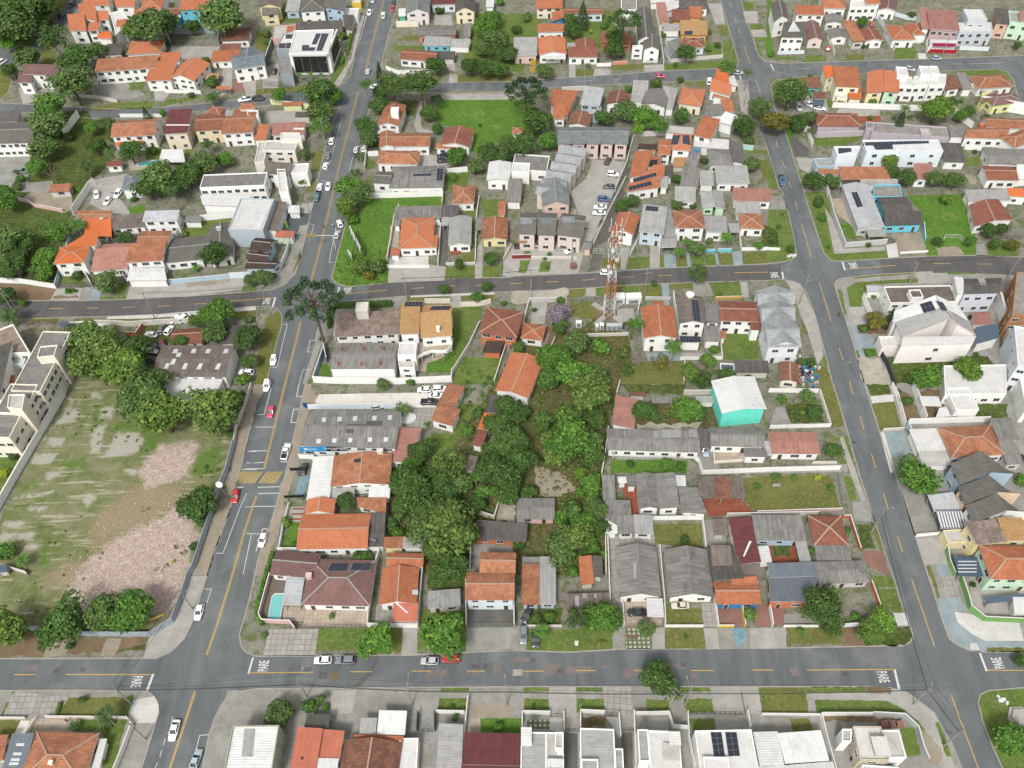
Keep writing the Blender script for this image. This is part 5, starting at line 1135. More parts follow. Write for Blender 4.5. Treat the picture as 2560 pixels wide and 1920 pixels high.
sa_,sb_,sc_=P(372,541,4.62),P(605,536,4.62),P(900,532,4.62);sd_=(sc_-sa_).normalized();sn_=Vc((sd_.y,-sd_.x,0))
for(p,q,mt,nm)in((sa_,sb_,plain('sign_blue','#2f9bd8',.5),'blue_sign_board'),(sb_,sc_,plain('sign_dark','#2c2d38',.5),'dark_sign_board')):
 mb=MB();v=sn_*.06;zz=Vc((0,0,-2.0));off=sn_*.2
 mb.hexa([p+off+zz+v,q+off+zz+v,q+off+zz-v,p+off+zz-v,p+off+v,q+off+v,q+off-v,p+off-v]);obj(nm,mb,mt,CUR)
def ft(txt,p,size,par,d,mt=None):
 o=link('lettering',text_mesh(txt,size,mt or M_WHITE,.01,.02),par,p-Vc(par.location));o.rotation_euler=(math.radians(90),0,math.atan2(d.y,d.x));return o
ft('Porto',lerp(sa_,sb_,.44)+sn_*.28+Vc((0,0,-.9)),1.15,CUR,sd_);ft('Centro Automotivo',lerp(sb_,sc_,.26)+sn_*.28+Vc((0,0,-.65)),.72,CUR,sd_)
mb=MB();p=lerp(sa_,sb_,.22)+sn_*.28+Vc((0,0,-.85));mb.beam(p-sd_*.4,p+sd_*.4,.04,.8)
for f0,f1 in((.12,.3),(.38,.5)):mb.beam(lerp(sb_,sc_,f0)+sn_*.28+Vc((0,0,-1.35)),lerp(sb_,sc_,f1)+sn_*.28+Vc((0,0,-1.35)),.03,.22)
obj('logo',mb,M_WHITE,CUR)
WT("91/44 152/-2,2.2,lb,white panelled wall behind the car service building|75/128 27/2 -2/8,1.8,w,short white wall left of the white canopy");
B('137/125 97/-7 -1/56 -107/4',4.2,'gy','ob','w','weathered red-brown tiled shop roof behind the white canopy',cat='shop',rs=1.3);onr('170/130 12/-1 -1/7 -12/0','solar',3,1);onbox(1075,595,1.4,1,1.2,'q')
A('197/176 37/-2 -4/23 -36/0',3.0,'s','wh','w',wn=0);A('131/178 40/-1 -2/21 -41/0',2.9,'s','lg','w',wn=0)
B('102/126 36/-2 -10/76 -44/1',3.3,'sr','wh','w','long white canopy roof along the avenue sidewalk',cat='canopy',rs=.3,wn=0)
B('89/200 49/-2 -4/26 -50/1',3.6,'gy','bo','w','sprawling orange tiled house, first below the white canopy');A('79/225 121/-1 -8/60 -122/2',3.6,'gx','bo','w',rs=1.3);A('174/197 52/0 -2/28 -48/-13',3.0,'s','ob','w');A('201/226 25/0 -6/54 -28/2',3.0,'s','gd','w',wn=0);dish(1010,1375,.9)
TT("772,1020,90,b,k,round dark green tree between the orange roof wings|262,1195,62,s,y,small yellow-green tree on the avenue sidewalk|330,1385,38,s,g,bright shrub at the corner of the narrow lawn")
WT("41/289 7/-41 10/-38,1.4,w,white low wall beside the narrow lawn on the avenue|39/290 87/0 89/-4,2.0,w,white wall between the orange house and the mauve house|221/258 -6/32 -13/42,2.1,w,white wall right of the mauve house")
T(920,1490,110,'s','k','shaggy shrub in the mauve house courtyard',hc=1.6,asp=.5)
B('221/265 34/0 -1/19 -34/0',2.8,'s','ob','y','low outbuilding with half orange and half grey roof',cat='outbuilding',wn=0);A('255/265 43/0 -2/19 -42/0',2.8,'s','lg','w',wn=0)
B('245/74 45/6 -24/58 -34/-4',3.3,'sr','sa','w','pinkish red sheet-roofed annex behind the car service building',cat='annex')
B('330/-2 32/9 -20/37 -27/-10',3.0,'sr','ob','w','orange-brown tiled shed touching the small hip-roofed cottage',cat='shed');B('315/36 39/10 -14/28 -38/-12',3.4,'s','ob','w','orange-brown roofed white cottage beside the slab driveway')
B('406/20 17/2 -7/27 -20/-1',2.4,'s','gd','q','grey ribbed shed roof above the narrow row',cat='shed',wn=0);B('393/49 23/5 -12/29 -20/-7',2.8,'sr','vo','w','bright orange section of the narrow row of sheds',cat='shed');B('384/76 18/6 -13/28 -16/-4',2.7,'sr','rb','w','red-brown section of the narrow row of sheds',cat='shed')
B('408/90 16/4 -6/16 -17/-4',2.0,'s','gb','-','slatted grey lean-to among the trees, upper',cat='lean-to',wn=0);B('370/124 16/4 -10/22 -16/-2',2.2,'s','gb','q','slatted grey lean-to among the trees, lower',cat='lean-to',wn=0)
B('386/240 83/0 -1/30 -94/0',3.0,'s','gd','o','grey-roofed brick outbuilding behind the two-level orange house',cat='outbuilding')
WT("381/224 31/10 8/-26 2/-8 20/-1,1.8,q,angular grey wall at the edge of the wooded lot|372/274 -2/50,2.0,w,white wall left of the yard behind the two-level orange house")
TT("1440,560,130,d,k,dark tree touching the pinkish sheet roof|1660,690,165,l,o,pale-leaved loose tree in the wooded lot|1290,760,110,b,g,bright climbing foliage beside the shop wall|1350,880,190,b,k,deep green ivy-covered tree right of the shop|1640,900,140,b,k,dark green tree in the middle of the wooded lot|1720,1260,240,b,o,broad olive-brown tree above the two-level orange house lane|1420,1240,150,b,,mid green tree behind the outbuilding with half grey roof|1700,1560,150,b,k,dark leafy mass in the lane beside the two-level orange house|2090,740,190,d,k,dark dense tree right of the lower slatted lean-to|1480,1120,130,b,,green tree beside the banana plants|1180,1210,90,s,k,dark low shrubbery at the wooded lot wall|1230,1290,80,s,g,bright shrubbery above the half orange outbuilding|1120,1220,60,s,g,bright bush against the sprawling orange house|2100,330,130,b,k,dark tree behind the narrow shed row|2150,200,110,b,k,dark tree at the top of the narrow shed row|2200,450,120,b,,green tree right of the upper slatted lean-to|1920,250,70,s,k,shrub in the long lawn left of the bright orange shed|1830,400,65,s,g,low shrub in the long lawn|1340,700,90,b,g,vivid vine-covered tree by the white annex wall|1300,1050,110,b,k,dark undergrowth tree by the shop back wall|1900,1050,100,b,k,dark tree behind the angular grey wall|1560,1390,130,b,o,olive tree above the lane undergrowth|2160,940,120,b,k,dark tree above the broad banana plants|2080,600,130,b,m,green tree between the two slatted lean-tos|1760,850,120,b,,green tree left of the lower banana plants|1560,780,130,b,m,tree at the centre of the wooded lot, left of the lower lean-to|1480,960,110,b,m,vine-draped tree above the bright banana plant|1600,1640,110,b,k,dark bush at the foot of the lane undergrowth")
for x,y,r,lb in((1400,1060,95,'bright yellow-green banana plant in the wooded lot'),(1720,1040,90,'spiky banana plant right of the bright one'),(1960,930,100,'broad-leaved banana plant near the dark dense tree'),(2060,930,80,'banana plant nearest the angular grey wall'),(1900,800,90,'banana plant below the lower slatted lean-to'),(1230,1140,50,'small banana plant by the orange house roof')):T(x,y,r,'n','g',lb,hc=4)
cover('236/140 134/-28 70/68 0/20 -64/66 -4/62 -72/4 -2/-68 -74/0 6/-44',.34,.42,'','undergrowth',hmax=1.6);cover('260/128 40/-42 72/8 -12/66',.2,.15,'g','tall_grass',hmax=.4,seed=6)
T(1270,215,85,'p','gy','short grey-green palm in a round planter by the service yard',hc=3.2);mb=MB();p=P(1305,300,0);p.z=0;mb.prism([p+Vc((math.cos(i*.524)*2.6,math.sin(i*.524)*1.9,0))for i in range(12)],0,.5);tag(obj('round_planter',mb,[M_WHITE],origin=p),'white kidney-shaped planter under the short palm','planter')
T(1475,340,30,'s','g','small bright hedge at the service yard gate')
CT("1510,48,1400,50,hatch,w,small white car against the white wall, gravel yard|1540,45,1640,42,suv,w,white jeep parked left of the cottage in the gravel yard|1515,100,1610,100,sedan,w,white sedan beside the black pickup");C(1430,155,1580,158,'pickup','k','black pickup truck in the gravel yard',cat='pickup truck');C(1025,200,1078,190,'hatch','s','silver car roof just behind the service building')
C(145,180,110,295,'hatch','pk','crimson car driving down the avenue','cars driving on the streets');C(235,655,280,510,'pickup','w','white pickup truck parked beside the service building',cat='pickup truck');CT("400,780,430,680,hatch,k,black hatchback parked on the sidewalk by the white canopy|78,1285,35,1405,hatch,w,white hatchback parked beside the narrow avenue lawn|100,-60,85,65,hatch,w,white car parked at the curb above the crimson car")
def billboard(x,y,w_,h_,z,ang,col,label,txt=None):
 b=P(x,y,0);b.z=gz(b);t=thing('roadside_sign',label,'sign',b,None,math.radians(ang));mb=MB()
 for s_ in((0,)if w_<4 else(-.35,.35)):mb.tube((w_*s_,.1,0),(w_*s_,.1,z+h_*.8),.08)
 link('post',mb.mesh('post',[M_DARK]),t);mb=MB();mb.box((0,0,z),w_,.12,h_);link('sign_board',mb.mesh('sign_board',[plain('board'+col,col,.5)]),t)
 if txt:o=link('lettering',text_mesh(txt,h_*.5,M_WHITE,.005),t,Vc((0,-.08,z+h_*.5)));o.rotation_euler=(math.radians(90),0,0)
billboard(372,800,3.2,1.2,2.8,0,'#26262c','dark signboard on a post beside the black sidewalk hatchback');billboard(440,215,1.5,2.0,.6,-10,'#17508a','blue and black totem sign at the gravel yard entrance');billboard(345,1010,5,1.0,1.6,0,'#202024','long black signboard at the foot of the white canopy')
# column 2, row 2
tile(2,2)
PT("wooded_lot_ground:dry:-120/140 126/-200 122/-40 72/40 -20/80 -14/60 -10/80 4/172 -160/0 8/-136 -68/4|bare_soil:tan:40/140 46/16 26/24 -28/14 -34/-2 -10/-28|lane:dry:28/36 24/-32 -2/16 -26/60 -12/20 6/-40|garden:wg:186/0 114/0 -4/18 -92/-2|garden:dry:216/70 4/-40 130/-4 6/48 -28/2")
PT("lawn:gg:172/132 132/0 -2/22 -131/0|lawn:dg:399/163 47/-5 104/0 18/56 -146/8 -22/-22|lawn:dg:246/242 82/-1 2/47 -50/-6 -33/-8|yard:terr:322/198 74/0 22/24 -78/8|yard:terr:188/172 26/0 5/53 -15/-1|driveway:con:304/118 44/-4 12/34 220/-12 0/16 -252/4 -8/-24|yard:slab:164/260 82/0 1/20 -69/8 2/44 -14/0|yard:beige:348/112 54/2 0/20 -53/2|yard:con:328/236 42/-4 0/52 -34/-4|driveway:con:248/276 32/4 -20/10 0/42 -8/0|stone_slope:bare:216/69 112/-3 -8/12 -104/1")
B('8/197 66/0 0/37 -66/-1',2.8,'gx','gy','pk','grey sheet-roofed shack in the overgrown lot',cat='shack',rs=.4);A('8/234 15/0 0/16 -15/0',2.2,'s','gy','q',wn=0)
B('181/22 33/4 1/53 -45/-7',3.2,'sl','sa','w','salmon red sheet roof at the edge of the wooded lot',cat='shed')
B('167/80 155/-2 1/32 -161/12',3.3,'gx','gy','w','very long grey fibre-cement row house above the vivid lawn strip',rs=.6);
for s_ in('194/80 2/0 0/14 -2/0','202/80 1/0 0/14 -1/0','244/80 12/0 0/13 -12/0','258/79 34/-1 0/14 -34/1','306/78 14/0 0/13 -14/1'):onr(s_,'light')
B('322/80 18/0 4/30 -22/0',3.0,'s','gd','-','grey carport between the two long grey houses',cat='carport',wn=0)
B('340/77 90/-1 9/36 -97/-8',3.3,'gx','gy','w','grey-roofed white house with a beige terrace');A('400/111 39/0 2/16 -39/0',3.1,'sf','gy','w');W('347/112 2/25 49/-3',1.0,'c','low beige terrace wall in front of the grey-roofed white house')
B('442/83 82/-1 8/38 -84/2',3.0,'gx','sa','w','patchy red-brown sheet-roofed house near the right avenue',rs=.5)
for x in(2320,2410,2560):onr(f'{x},480 {x+38},480 {x+42},560 {x+5},560','pink')
B('434/98 12/0 3/26 -11/0',2.8,'n','pw','-','narrow pale canopy beside the patchy red-brown roof',cat='canopy',wn=0)
WT("174/128 5/-7 71/-1 54/-1 18/17 6/20 112/-5 126/-3,1.8,w,white wall bounding the curved driveway lane|160/128 -5/30,2.0,q,grey wall at the left end of the vivid lawn strip|166/80 -6/48 -6/32 6/42 2/130,1.9,q,long grey wall dividing the wooded lot from the grey houses|296/19 52/-1,2.0,q,stained grey wall behind the white carport|186/0 -6/22,1.8,q,short grey wall above the salmon sheet roof")
B('202/14 29/1 -1/6 -27/-1',2.2,'s','br','q','small rusty lean-to above the garden',cat='lean-to',wn=0);B('240/22 36/1 1/10 -34/0',2.4,'s','gy','-','grey open shed among the garden trees',cat='shed',wn=0);B('316/21 33/1 1/10 -30/0',2.4,'s','lg','w','pale open garage beside the teal house',cat='garage',wn=0)
B('155/160 21/0 4/42 -22/0',3.0,'s','gy','w','grey and white patio house against the wooded lot wall',wn=0);A('198/157 16/0 2/20 -17/0',3.0,'n','gy','w',wn=0);A('215/156 34/-1 5/60 -35/1',3.6,'gy','gy','w');A('249/155 33/-1 6/60 -35/2',3.7,'sr','gy','w');A('286/176 34/5 18/46 -44/-5',3.2,'sr','gy','w');A('282/157 18/1 1/18 -17/0',3.1,'n','wh','w',wn=0);A('181/160 17/0 0/11 -13/0',2.9,'n','wh','w',wn=0)
B('160/202 44/1 6/56 -49/-27',3.0,'s','gy','w','L-shaped grey roof house with the white water terrace');A('182/232 28/-6 0/33 -27/-1',3.0,'s','gy','w');A('162/232 20/0 0/26 -20/0',2.9,'n','wh','w');A('210/228 33/0 1/32 -34/-1',2.8,'s','lg','w')
B('320/159 79/1 3/38 -80/-1',3.0,'sf','gb','-','grey and brown striped barbecue pavilion beside the dry lawn',cat='pavilion',wn=0);onr('349/160 28/0 2/37 -28/0','brown')
WT("243/235 85/-1,1.7,w,white wall above the square lawn|328/234 6/54,1.8,w,white wall right of the square lawn|422/223 148/-5,1.0,pk,long pinkish low wall below the dry garden lawn");rail('181/130 115/-1',1.0,'white railing above the vivid lawn strip',M_WHITE);W('370/229 158/-3',1.6,'q','grey wall behind the dark red roof')
B('368/232 45/0 16/79 -32/-1',3.3,'sr','rd','w','dark red sheet roof with a white beam, right of the square lawn');onr('410/271 4/1 -12/26 -3/0','white')
B('414/230 86/-2 7/41 -86/2',3.3,'s','gy','b','wide pale grey-roofed house right of the dark red roof');A('421/279 21/1 9/28 -23/1',2.9,'n','wh','w',wn=0)
B('347/235 19/0 3/27 -20/-2',2.6,'s','gb','q','small rough grey shed with white poles',cat='shed',wn=0);B('336/280 43/2 29/58 -65/0',3.0,'sf','gd','q','patched dark grey roofs behind the orange blue-fronted house',cat='house',wn=0);A('380/312 48/0 4/28 -46/0',3.0,'s','gb','q',wn=0)
TT("500,420,255,d,g,huge round green tree in the middle of the wooded lot|380,550,170,b,o,lower left bulge of foliage below the huge round tree|640,500,160,b,,lower right bulge of foliage below the huge round tree|640,60,190,b,o,pale olive tree above the huge round tree|40,250,110,b,k,dark tree left of the earth lane|20,500,130,b,k,dark tree mass left of the bare earth|-40,820,120,b,k,dark tree below the darkest tree mass|250,330,110,b,m,tree at the upper left flank of the huge round tree|720,300,110,b,m,tree at the upper right flank of the huge round tree|700,640,110,b,k,shadowy tree right below the huge round tree|620,1190,110,b,g,leafy tree over the creeper mound|680,980,90,s,,bush left of the L-shaped grey roof corner|420,1150,110,s,g,bright creeper heap beside the overgrown shack|70,650,150,d,k,darkest tree mass left of the straw patch|150,940,110,s,k,dark vine mat above the overgrown shack|1140,240,105,b,k,dark ivy-covered tree beside the salmon roof|1500,235,130,b,g,bright green tree in the walled garden|1240,280,65,s,g,small bright shrub in the walled garden|1610,240,80,b,k,dark tree beside the teal house|1350,250,35,l,l,thin young fruit tree in the walled garden|1330,690,62,b,g,round green tree in the vivid lawn strip|1450,710,55,s,k,dark shrub at the right of the vivid lawn strip|1030,690,50,s,k,left shrub of the vivid lawn strip|600,770,60,b,l,yellow-green sapling right of the straw patch|700,870,110,b,g,bright bush against the long dividing wall|590,930,70,s,g,lime shrub below the straw patch|520,1090,140,s,,creeper mound right of the overgrown shack|550,1290,160,b,o,feathery olive tree in the overgrown lot|740,1080,100,b,,climbing bush near the L-shaped grey roof|760,1250,90,b,k,dark bush beside the L-shaped grey roof|400,1430,150,b,,low tree above the blue cottage garden|60,1380,80,s,k,dark shrub left of the overgrown garden path|790,1480,60,s,g,bright shrub behind the tiny square hut|1490,1340,60,s,k,dark shrub in the square lawn|2120,885,52,n,g,spiky round cycad in the dry garden lawn|720,1400,70,s,g,leafy shrub above the tiny square hut|540,1620,60,s,g,shrub left of the tiny square hut")
for x,y,r,lb in((680,1340,60,'banana plant beside the feathery olive tree'),(-150,800,90,'banana plant on the left fringe of the darkest trees')):T(x,y,r,'n','g',lb,hc=3)
cover('20/-50 120/-50 40/120 -20/108 -48/24 -82/-12 -18/-80',.45,.16,'m','undergrowth',hmax=2.6,seed=25);cover('80/200 78/0 2/100 -76/0',.42,.3,'g','undergrowth',hmax=2.2,seed=26);cover('-100/-50 112/70 0/160 -82/16 -10/-96',.42,.2,'k','undergrowth',hmax=2.2,seed=27);cover('76/196 80/-26 4/162 -80/0',.32,.7,'g','undergrowth',hmax=1.3,seed=21);cover('30/20 136/70 -10/74 -44/32 -92/-4 -40/-52',.3,.22,'o','undergrowth',hmax=.9,seed=22);cover('42/140 44/12 26/32 -62/8',.22,.5,'b','dry_brush',hmax=.4,seed=23);cover('24/252 52/0 0/44 -52/0',.25,.4,'g','undergrowth',hmax=.6,seed=24)
C(1672,545,1675,600,'hatch','lb','pale blue car under the grey carport')
tile(2,1)
B('345/324 67/-2 37/55 -89/3',6.4,'gy','wh','tu','tall white-roofed house with a turquoise gable wall',rs=1.2,wn=0)
# column 3, row 2
tile(3,2)
PT("garden:wg:34/34 56/2 8/30 -58/2 -12/-16|yard:con:14/40 14/0 12/28 48/1 18/3 -104/2|verge:dg:88/0 24/0 8/26 12/48 -24/0 -14/-50|verge_grass:gr:108/90 16/2 2/6 -18/2|verge_grass:gr:130/91 6/0 15/49 -7/0|verge_grass:gr:128/124 8/14 -12/0|verge_grass:gr:130/159 13/1 11/41 -13/0|verge_grass:gr:151/160 7/3 12/39 -8/0|sidewalk:lcon:124/94 6/-3 18/49 22/62 -8/1 -18/-43|verge_grass:wg:153/242 21/0 12/43 -24/1|verge_grass:dg:176/242 12/-2 12/48 -6/0|driveway:con:146/203 26/1 14/34 -38/-2|paving:red:162/288 36/1 12/43 -38/-20|yard:terr:0/272 46/1 7/36 -47/1|garden_bed:wg:5/280 33/-1 3/19 -32/2")
PT("verge:wg:170/0 38/0 4/18 -34/2|verge_lawn:dg:180/34 38/-4 14/47 -40/3|path:wcon:177/21 40/-3 1/12 -38/3|yard_soil:soil:220/12 26/6 20/46 -28/5 -12/-35|driveway:ltblue:200/82 33/-1 15/45 -35/0|sidewalk:wcon:193/84 7/-2 13/44 9/14 -10/16|yard:con:213/128 53/2 -8/60 38/68 -43/6 -23/-78|driveway:lcon:257/268 39/-2 16/46 -42/0|sidewalk:ltblue:288/313 24/0 8/19 -24/0|verge_grass:dg:273/314 7/0 8/18 -10/0|yard:wg:354/36 60/-2 -2/26 -58/2")
WT("88/14 19/60 -105/3,1.4,w,white railing wall around the corner garden by the avenue|118/138 -42/0,1.0,c,low cream wall beside the avenue garden tree|0/14 86/1,1.6,w,white wall behind the corner garden|128/232 12/0 18/56,1.5,o,brick red wall beside the avenue verge");rail('120/160 8/60',1.8,'grey mesh fence at the end of the dry garden lawn')
B('68/228 60/-1 10/52 -58/0',3.3,'h','rb','q','rusty brown hip-roofed house near the avenue brick wall');A('80/280 60/-1 3/25 -59/1',2.9,'s','gy','q',wn=0);B('78/306 89/0 9/34 -87/8',3.2,'h','gy','q','large grey sheet-roofed house beside the big dark tree',rs=.8);B('47/271 19/-1 9/39 -20/1',2.7,'n','lg','-','narrow grey canopy beside the terracotta patio',cat='canopy',wn=0)
B('293/74 93/-2 22/46 -90/14',3.6,'h','ob','w','orange-brown hip-roofed house with wide pale terrace');B('245/79 47/-4 17/40 -51/1',3.0,'n','cw','w','broad white terrace slab by the avenue',cat='terrace',wn=0);A('258/116 51/0 9/24 -50/1',2.8,'n','cl','w',wn=0)
WT("238/72 28/58,2.0,b,pale blue wall along the white terrace slab|240/69 140/-4,2.2,w,long white wall above the orange-brown hip roof|212/4 10/20 13/48,1.9,w,slanting pale wall of the grassy plot by the avenue|198/81 36/-2,1.0,q,low grey kerb wall above the blue-grey driveway")
B('382/64 38/-5 12/37 -34/1',4,'s','gy','w','weathered grey roof right of the orange-brown hip roof');A('392/100 34/-2 14/40 -24/1',3.4,'s','gy','q')
for i,(s_,wc)in enumerate((('317/135 52/-20 16/37 -52/19','b'),('330/176 52/-18 17/28 -58/20','#d8bfa4'),('343/208 52/-19 19/29 -59/20','w'))):
 x=('top','middle','bottom')[i]
 B(s_,7.0,'sl','dg',wc,x+' one of the three dark-shingled blue townhouses on the right',cat='townhouse',group='dark-shingled townhouses',rs=-.6)
 q=xys(s_);(bx,by),(cx,cy)=q[1],q[2];A(f'{bx},{by} {bx+200},{by+130} {cx+235},{cy} {cx},{cy}',6.6,'sr','dg',wc,rs=-.8,wn=0)
B('274/195 46/-8 12/30 -44/2',3.0,'s','pw','-','pale ribbed carport beside the blue townhouses',cat='carport',wn=0);B('288/220 46/-2 9/31 -43/1',2.9,'s','bl','-','striped slatted carport beside the blue townhouses',cat='carport',wn=0)
for i in range(9):x=1460+i*25;onr(f'{x},1100 {x+12},1100 {x+50},1240 {x+38},1240','white')
B('340/245 54/-16 18/44 -52/7',6.5,'sl','cg','y','cream mottled-roofed house below the blue townhouses',rs=.6);A('394/229 46/5 6/36 -34/4',6.5,'sr','cr','y',rs=.6);A('302/252 36/-1 9/21 -35/2',3.2,'f','cl','#d8cba6',wn=0)
B('362/284 118/-10 4/62 -94/4',6.2,'h','or','m','broad orange hip roof at the right edge above the mint house')
B('322/298 38/0 16/34 -48/0',3.0,'n','nb','-','white-framed glass pergola behind the tall green wall',cat='pergola',wn=0);
for i in range(4):onr(f'1640,{1530+i*30} 1800,{1530+i*30} 1805,{1538+i*30} 1642,{1538+i*30}','white')
WT("306/280 4/28 10/24,1.8,gr,upper end of the green garden wall at the right|254/264 42/-4,1.2,w,thin white divider wall on the wide pavement");rail('274/196 22/62',2.0,'pale metal gate line beside the two carports',M_METAL)
B('304/-32 108/-2 0/51 -106/1',4.0,'f','cw','w','L-shaped white building behind the grassy right plots',cat='building');A('306/6 46/0 8/36 -32/5',4.0,'f','cw','w',wn=0)
B('260/21 36/0 2/17 -30/0',3.0,'n','wh','-','white sheet roof over the cluttered yard',cat='shed',wn=0);B('296/41 12/-1 7/16 -25/1',2.4,'sr','wh','w','small white tent-like shed in the cluttered yard',cat='shed',wn=0);WT("248/6 10/30 11/30,3.0,w,tall white wall of the cluttered yard|269/66 79/-8,1.6,pk,long brick-capped wall below the cluttered yard");pat('yard','258/12 54/-4 16/48 -54/4','soil')
W('412/-20 14/40 8/46',5.5,'w','tall curved white party wall at the right edge',th=1.0)
TT("565,580,82,b,k,round dark tree beside the patchy red-brown house|1310,790,195,b,g,large glossy green tree on the wide pavement|350,110,75,b,,green tree at the back of the corner garden|410,250,80,b,k,dark tree at the avenue side of the corner garden|120,130,65,s,g,bright shrub in the corner garden beside the teal house|300,245,32,s,l,lime shrub in the corner garden|210,240,40,s,k,small shrub at the corner garden driveway|230,805,45,k,g,clipped round green bush in the dry garden lawn|432,810,48,k,yy,clipped bright yellow bush in the dry garden lawn|545,895,50,k,g,clipped green bush nearest the mesh fence|70,800,55,s,gy,grey-leaved shrub by the lane wall|1205,140,58,b,k,small round dark tree in the bare yard|1125,65,38,s,k,little hedge clump behind the slanting wall|380,1440,45,s,g,bright climber beside the rusty hip-roofed house|2180,830,80,s,g,shrubbery behind the middle blue townhouse|2190,640,60,s,k,dark shrubs behind the grey roof at the right edge|690,1270,45,s,g,ferny shrub in the narrow brick-walled strip")
lamp(890,1265,9,15,'street lamp with long arm over the right avenue, lower');pole('c3',895,1275,10,70,'thin utility pole beside the lower avenue lamp')
person(738,530,'#2753a0','#d8d8d8','person in blue walking on the right avenue',90)
mb=MB();p=P(70,885,0);p.z=0
for dx in(-.8,.8):mb.box((p.x+dx,p.y,0),.15,.5,.4)
mb.box((p.x,p.y,.4),1.9,.5,.08);mb.box((p.x,p.y+.25,.48),1.9,.08,.5);tag(obj('garden_bench',mb,G['lcon'],origin=p),'concrete bench on the dry garden lawn','bench')
# column 0, row 1
tile(0,1)
PT("overgrown_ground:wg:-40/-96 120/-44 70/0 50/80 -60/60 -12/26 -16/54 -16/80 -156/-12|dry_bank:tan:34/16 32/-28 58/18 4/22 -16/8 -52/-16|soil_bank:soil:-20/156 118/10 -10/22 -108/1|soil:tan:18/134 22/-2 -2/16 -20/0|courtyard:lcon:154/20 12/-26 34/10 20/24 30/12 -56/0|lawn:gg:220/28 30/-8 2/20 -26/0|lawn:gr:316/60 34/-9 54/-5 -4/14 -50/16 -30/0|lawn:gr:104/148 36/-4 8/16 -44/-2|verge:lcon:98/167 46/-1 -8/21 -50/0|driveway:con:145/165 15/-1 -8/24 -14/-2|driveway:ltblue:160/167 16/3 -6/18 -17/-1|verge_lawn:gr:174/181 44/0 -1/5 -45/1|verge_lawn:gr:202/164 20/0 -6/14 -36/-2|paving:lcon:225/160 61/-1 26/-3 110/-8 -2/20 -100/13 -102/5|verge_lawn:gr:420/163 22/-1 0/10 -25/1|soil:tan:316/157 80/-7 2/6 -74/9|flower_bed:gg:113/166 15/0 -1/10 -15/0|flower_bed:soil:93/180 43/0 -1/4 -43/0")
PT("sidewalk:wcon:186/215 74/-3 182/-15 0/7 -102/8 -80/6 -75/2|verge:dg:260/218 100/-7 82/-7 0/16 -82/-4 -60/6 -42/1|verge:dg:60/216 44/0 -4/8 -50/0|verge:dg:128/219 34/-1 -4/10 -34/1|verge:dg:186/220 56/-1 -4/9 -56/-4|car_yard:wg:230/224 70/-2 -4/34 -26/44 -20/-4 -10/-56|yard:con:390/288 30/-2 0/34 -20/12 -10/-20")
B('102/93 52/1 -7/28 -53/2',5.6,'h','vo','w','vivid orange-roofed white and blue two-storey house',rs=.9);A('146/78 26/0 -6/15 -54/1',5.6,'s','vo','w');A('103/128 33/-1 2/5 -34/1',3.0,'n','nb','#4d88ad',wn=0)
B('130/32 65/0 -3/17 -54/1',3.2,'gx','ob','w','old orange tile roof behind the vivid orange porch roof',rs=.5);onbox(885,245,.8,.8,.8,'g')
B('152/50 42/0 -1/27 -49/-1',3.0,'s','vo','-','vivid plain orange porch roof with dark opening below',cat='porch',wn=0)
B('164/101 64/-1 -7/33 -61/3',3.3,'s','pk','w','wide pale pink tiled house left of the glass balcony house');A('178/90 58/-2 -8/12 -63/2',3.3,'sf','pk','w',wn=0)
B('224/93 62/-1 -3/28 -64/1',5.6,'s','ob','w','mottled orange two-storey house with glass balcony and white carport');A('244/68 56/-2 -13/26 -54/2',5.6,'gx','ob','w',wn=0,rs=.6);A('224/130 60/-1 4/23 -69/1',3.2,'n','wh','w',wn=0)
mb=MB()
for i in range(13):
 x=1135+i*23;p,q=P(x,655,3.9),P(x+8,690,3.2);mb.beam(p,q,.1,.1)
p,q=P(1130,650,4.0),P(1425,645,4.0);mb.beam(p,q,.12,.12);obj('glass_balcony',mb,M_SKYGL,CUR)
rail('222/158 66/0',2.2,'white slatted garage gates of the glass balcony house',M_WHITE,cat='gate',name='gate')
B('288/80 76/-4 2/40 -81/4',3.6,'gx','dg','w','long dark grey shingled house with a round tree in front',rs=1.0);A('356/60 44/-3 6/55 -39/4',3.6,'gy','dg','w');onbox(1895,325,1.4,.8,.9,'g')
B('195/42 58/-1 -2/20 -59/1',3.0,'s','gb','w','low grey-roofed white annex facing the tiled courtyard',cat='annex');B('250/34 62/0 -7/16 -57/0',5.6,'s','pw','w','two-storey white annex with weathered white sheet roof',cat='annex')
B('316/42 30/0 2/10 -30/0',2.6,'s','gy','w','small grey-roofed open shed on the narrow rear lawn',cat='shed',wn=0)
B('412/8 60/6 -17/52 -56/-2',7.2,'f','wh','#a9b3ba','tall blue-grey block with flat white roof beside the toy shop roof',cat='building',wn=0)
WT("-12/156 52/2 58/9,2.0,w,long white panel wall at the far left along the middle street|98/167 8/-27 18/-58,2.0,b,pale blue side wall left of the vivid orange-roofed house");rail('99/165 65/-2',1.8,'dark railing in front of the vivid orange-roofed house',M_DARK);WT("286/158 22/0 90/-9,1.8,b,pale blue front wall below the dark grey shingled house|398/149 38/-2,2.2,lb,pale front wall with dark garage opening near the avenue|160/163 -13/-23,1.6,w,narrow white wall between blue house and pink tiled house|222/158 -12/-20,1.6,w,narrow white wall left of the glass balcony house|306/78 14/-28,2.0,w,white wall beside the weathered white annex|128/40 30/-46 8/-6,3.0,w,tall white courtyard wall with dark openings at the left|32/14 18/5 10/7 50/9,1.4,pk,broken pinkish wall on the dry bank|190/40 3/10 -5/38,2,q,grey wall between porch and annex")
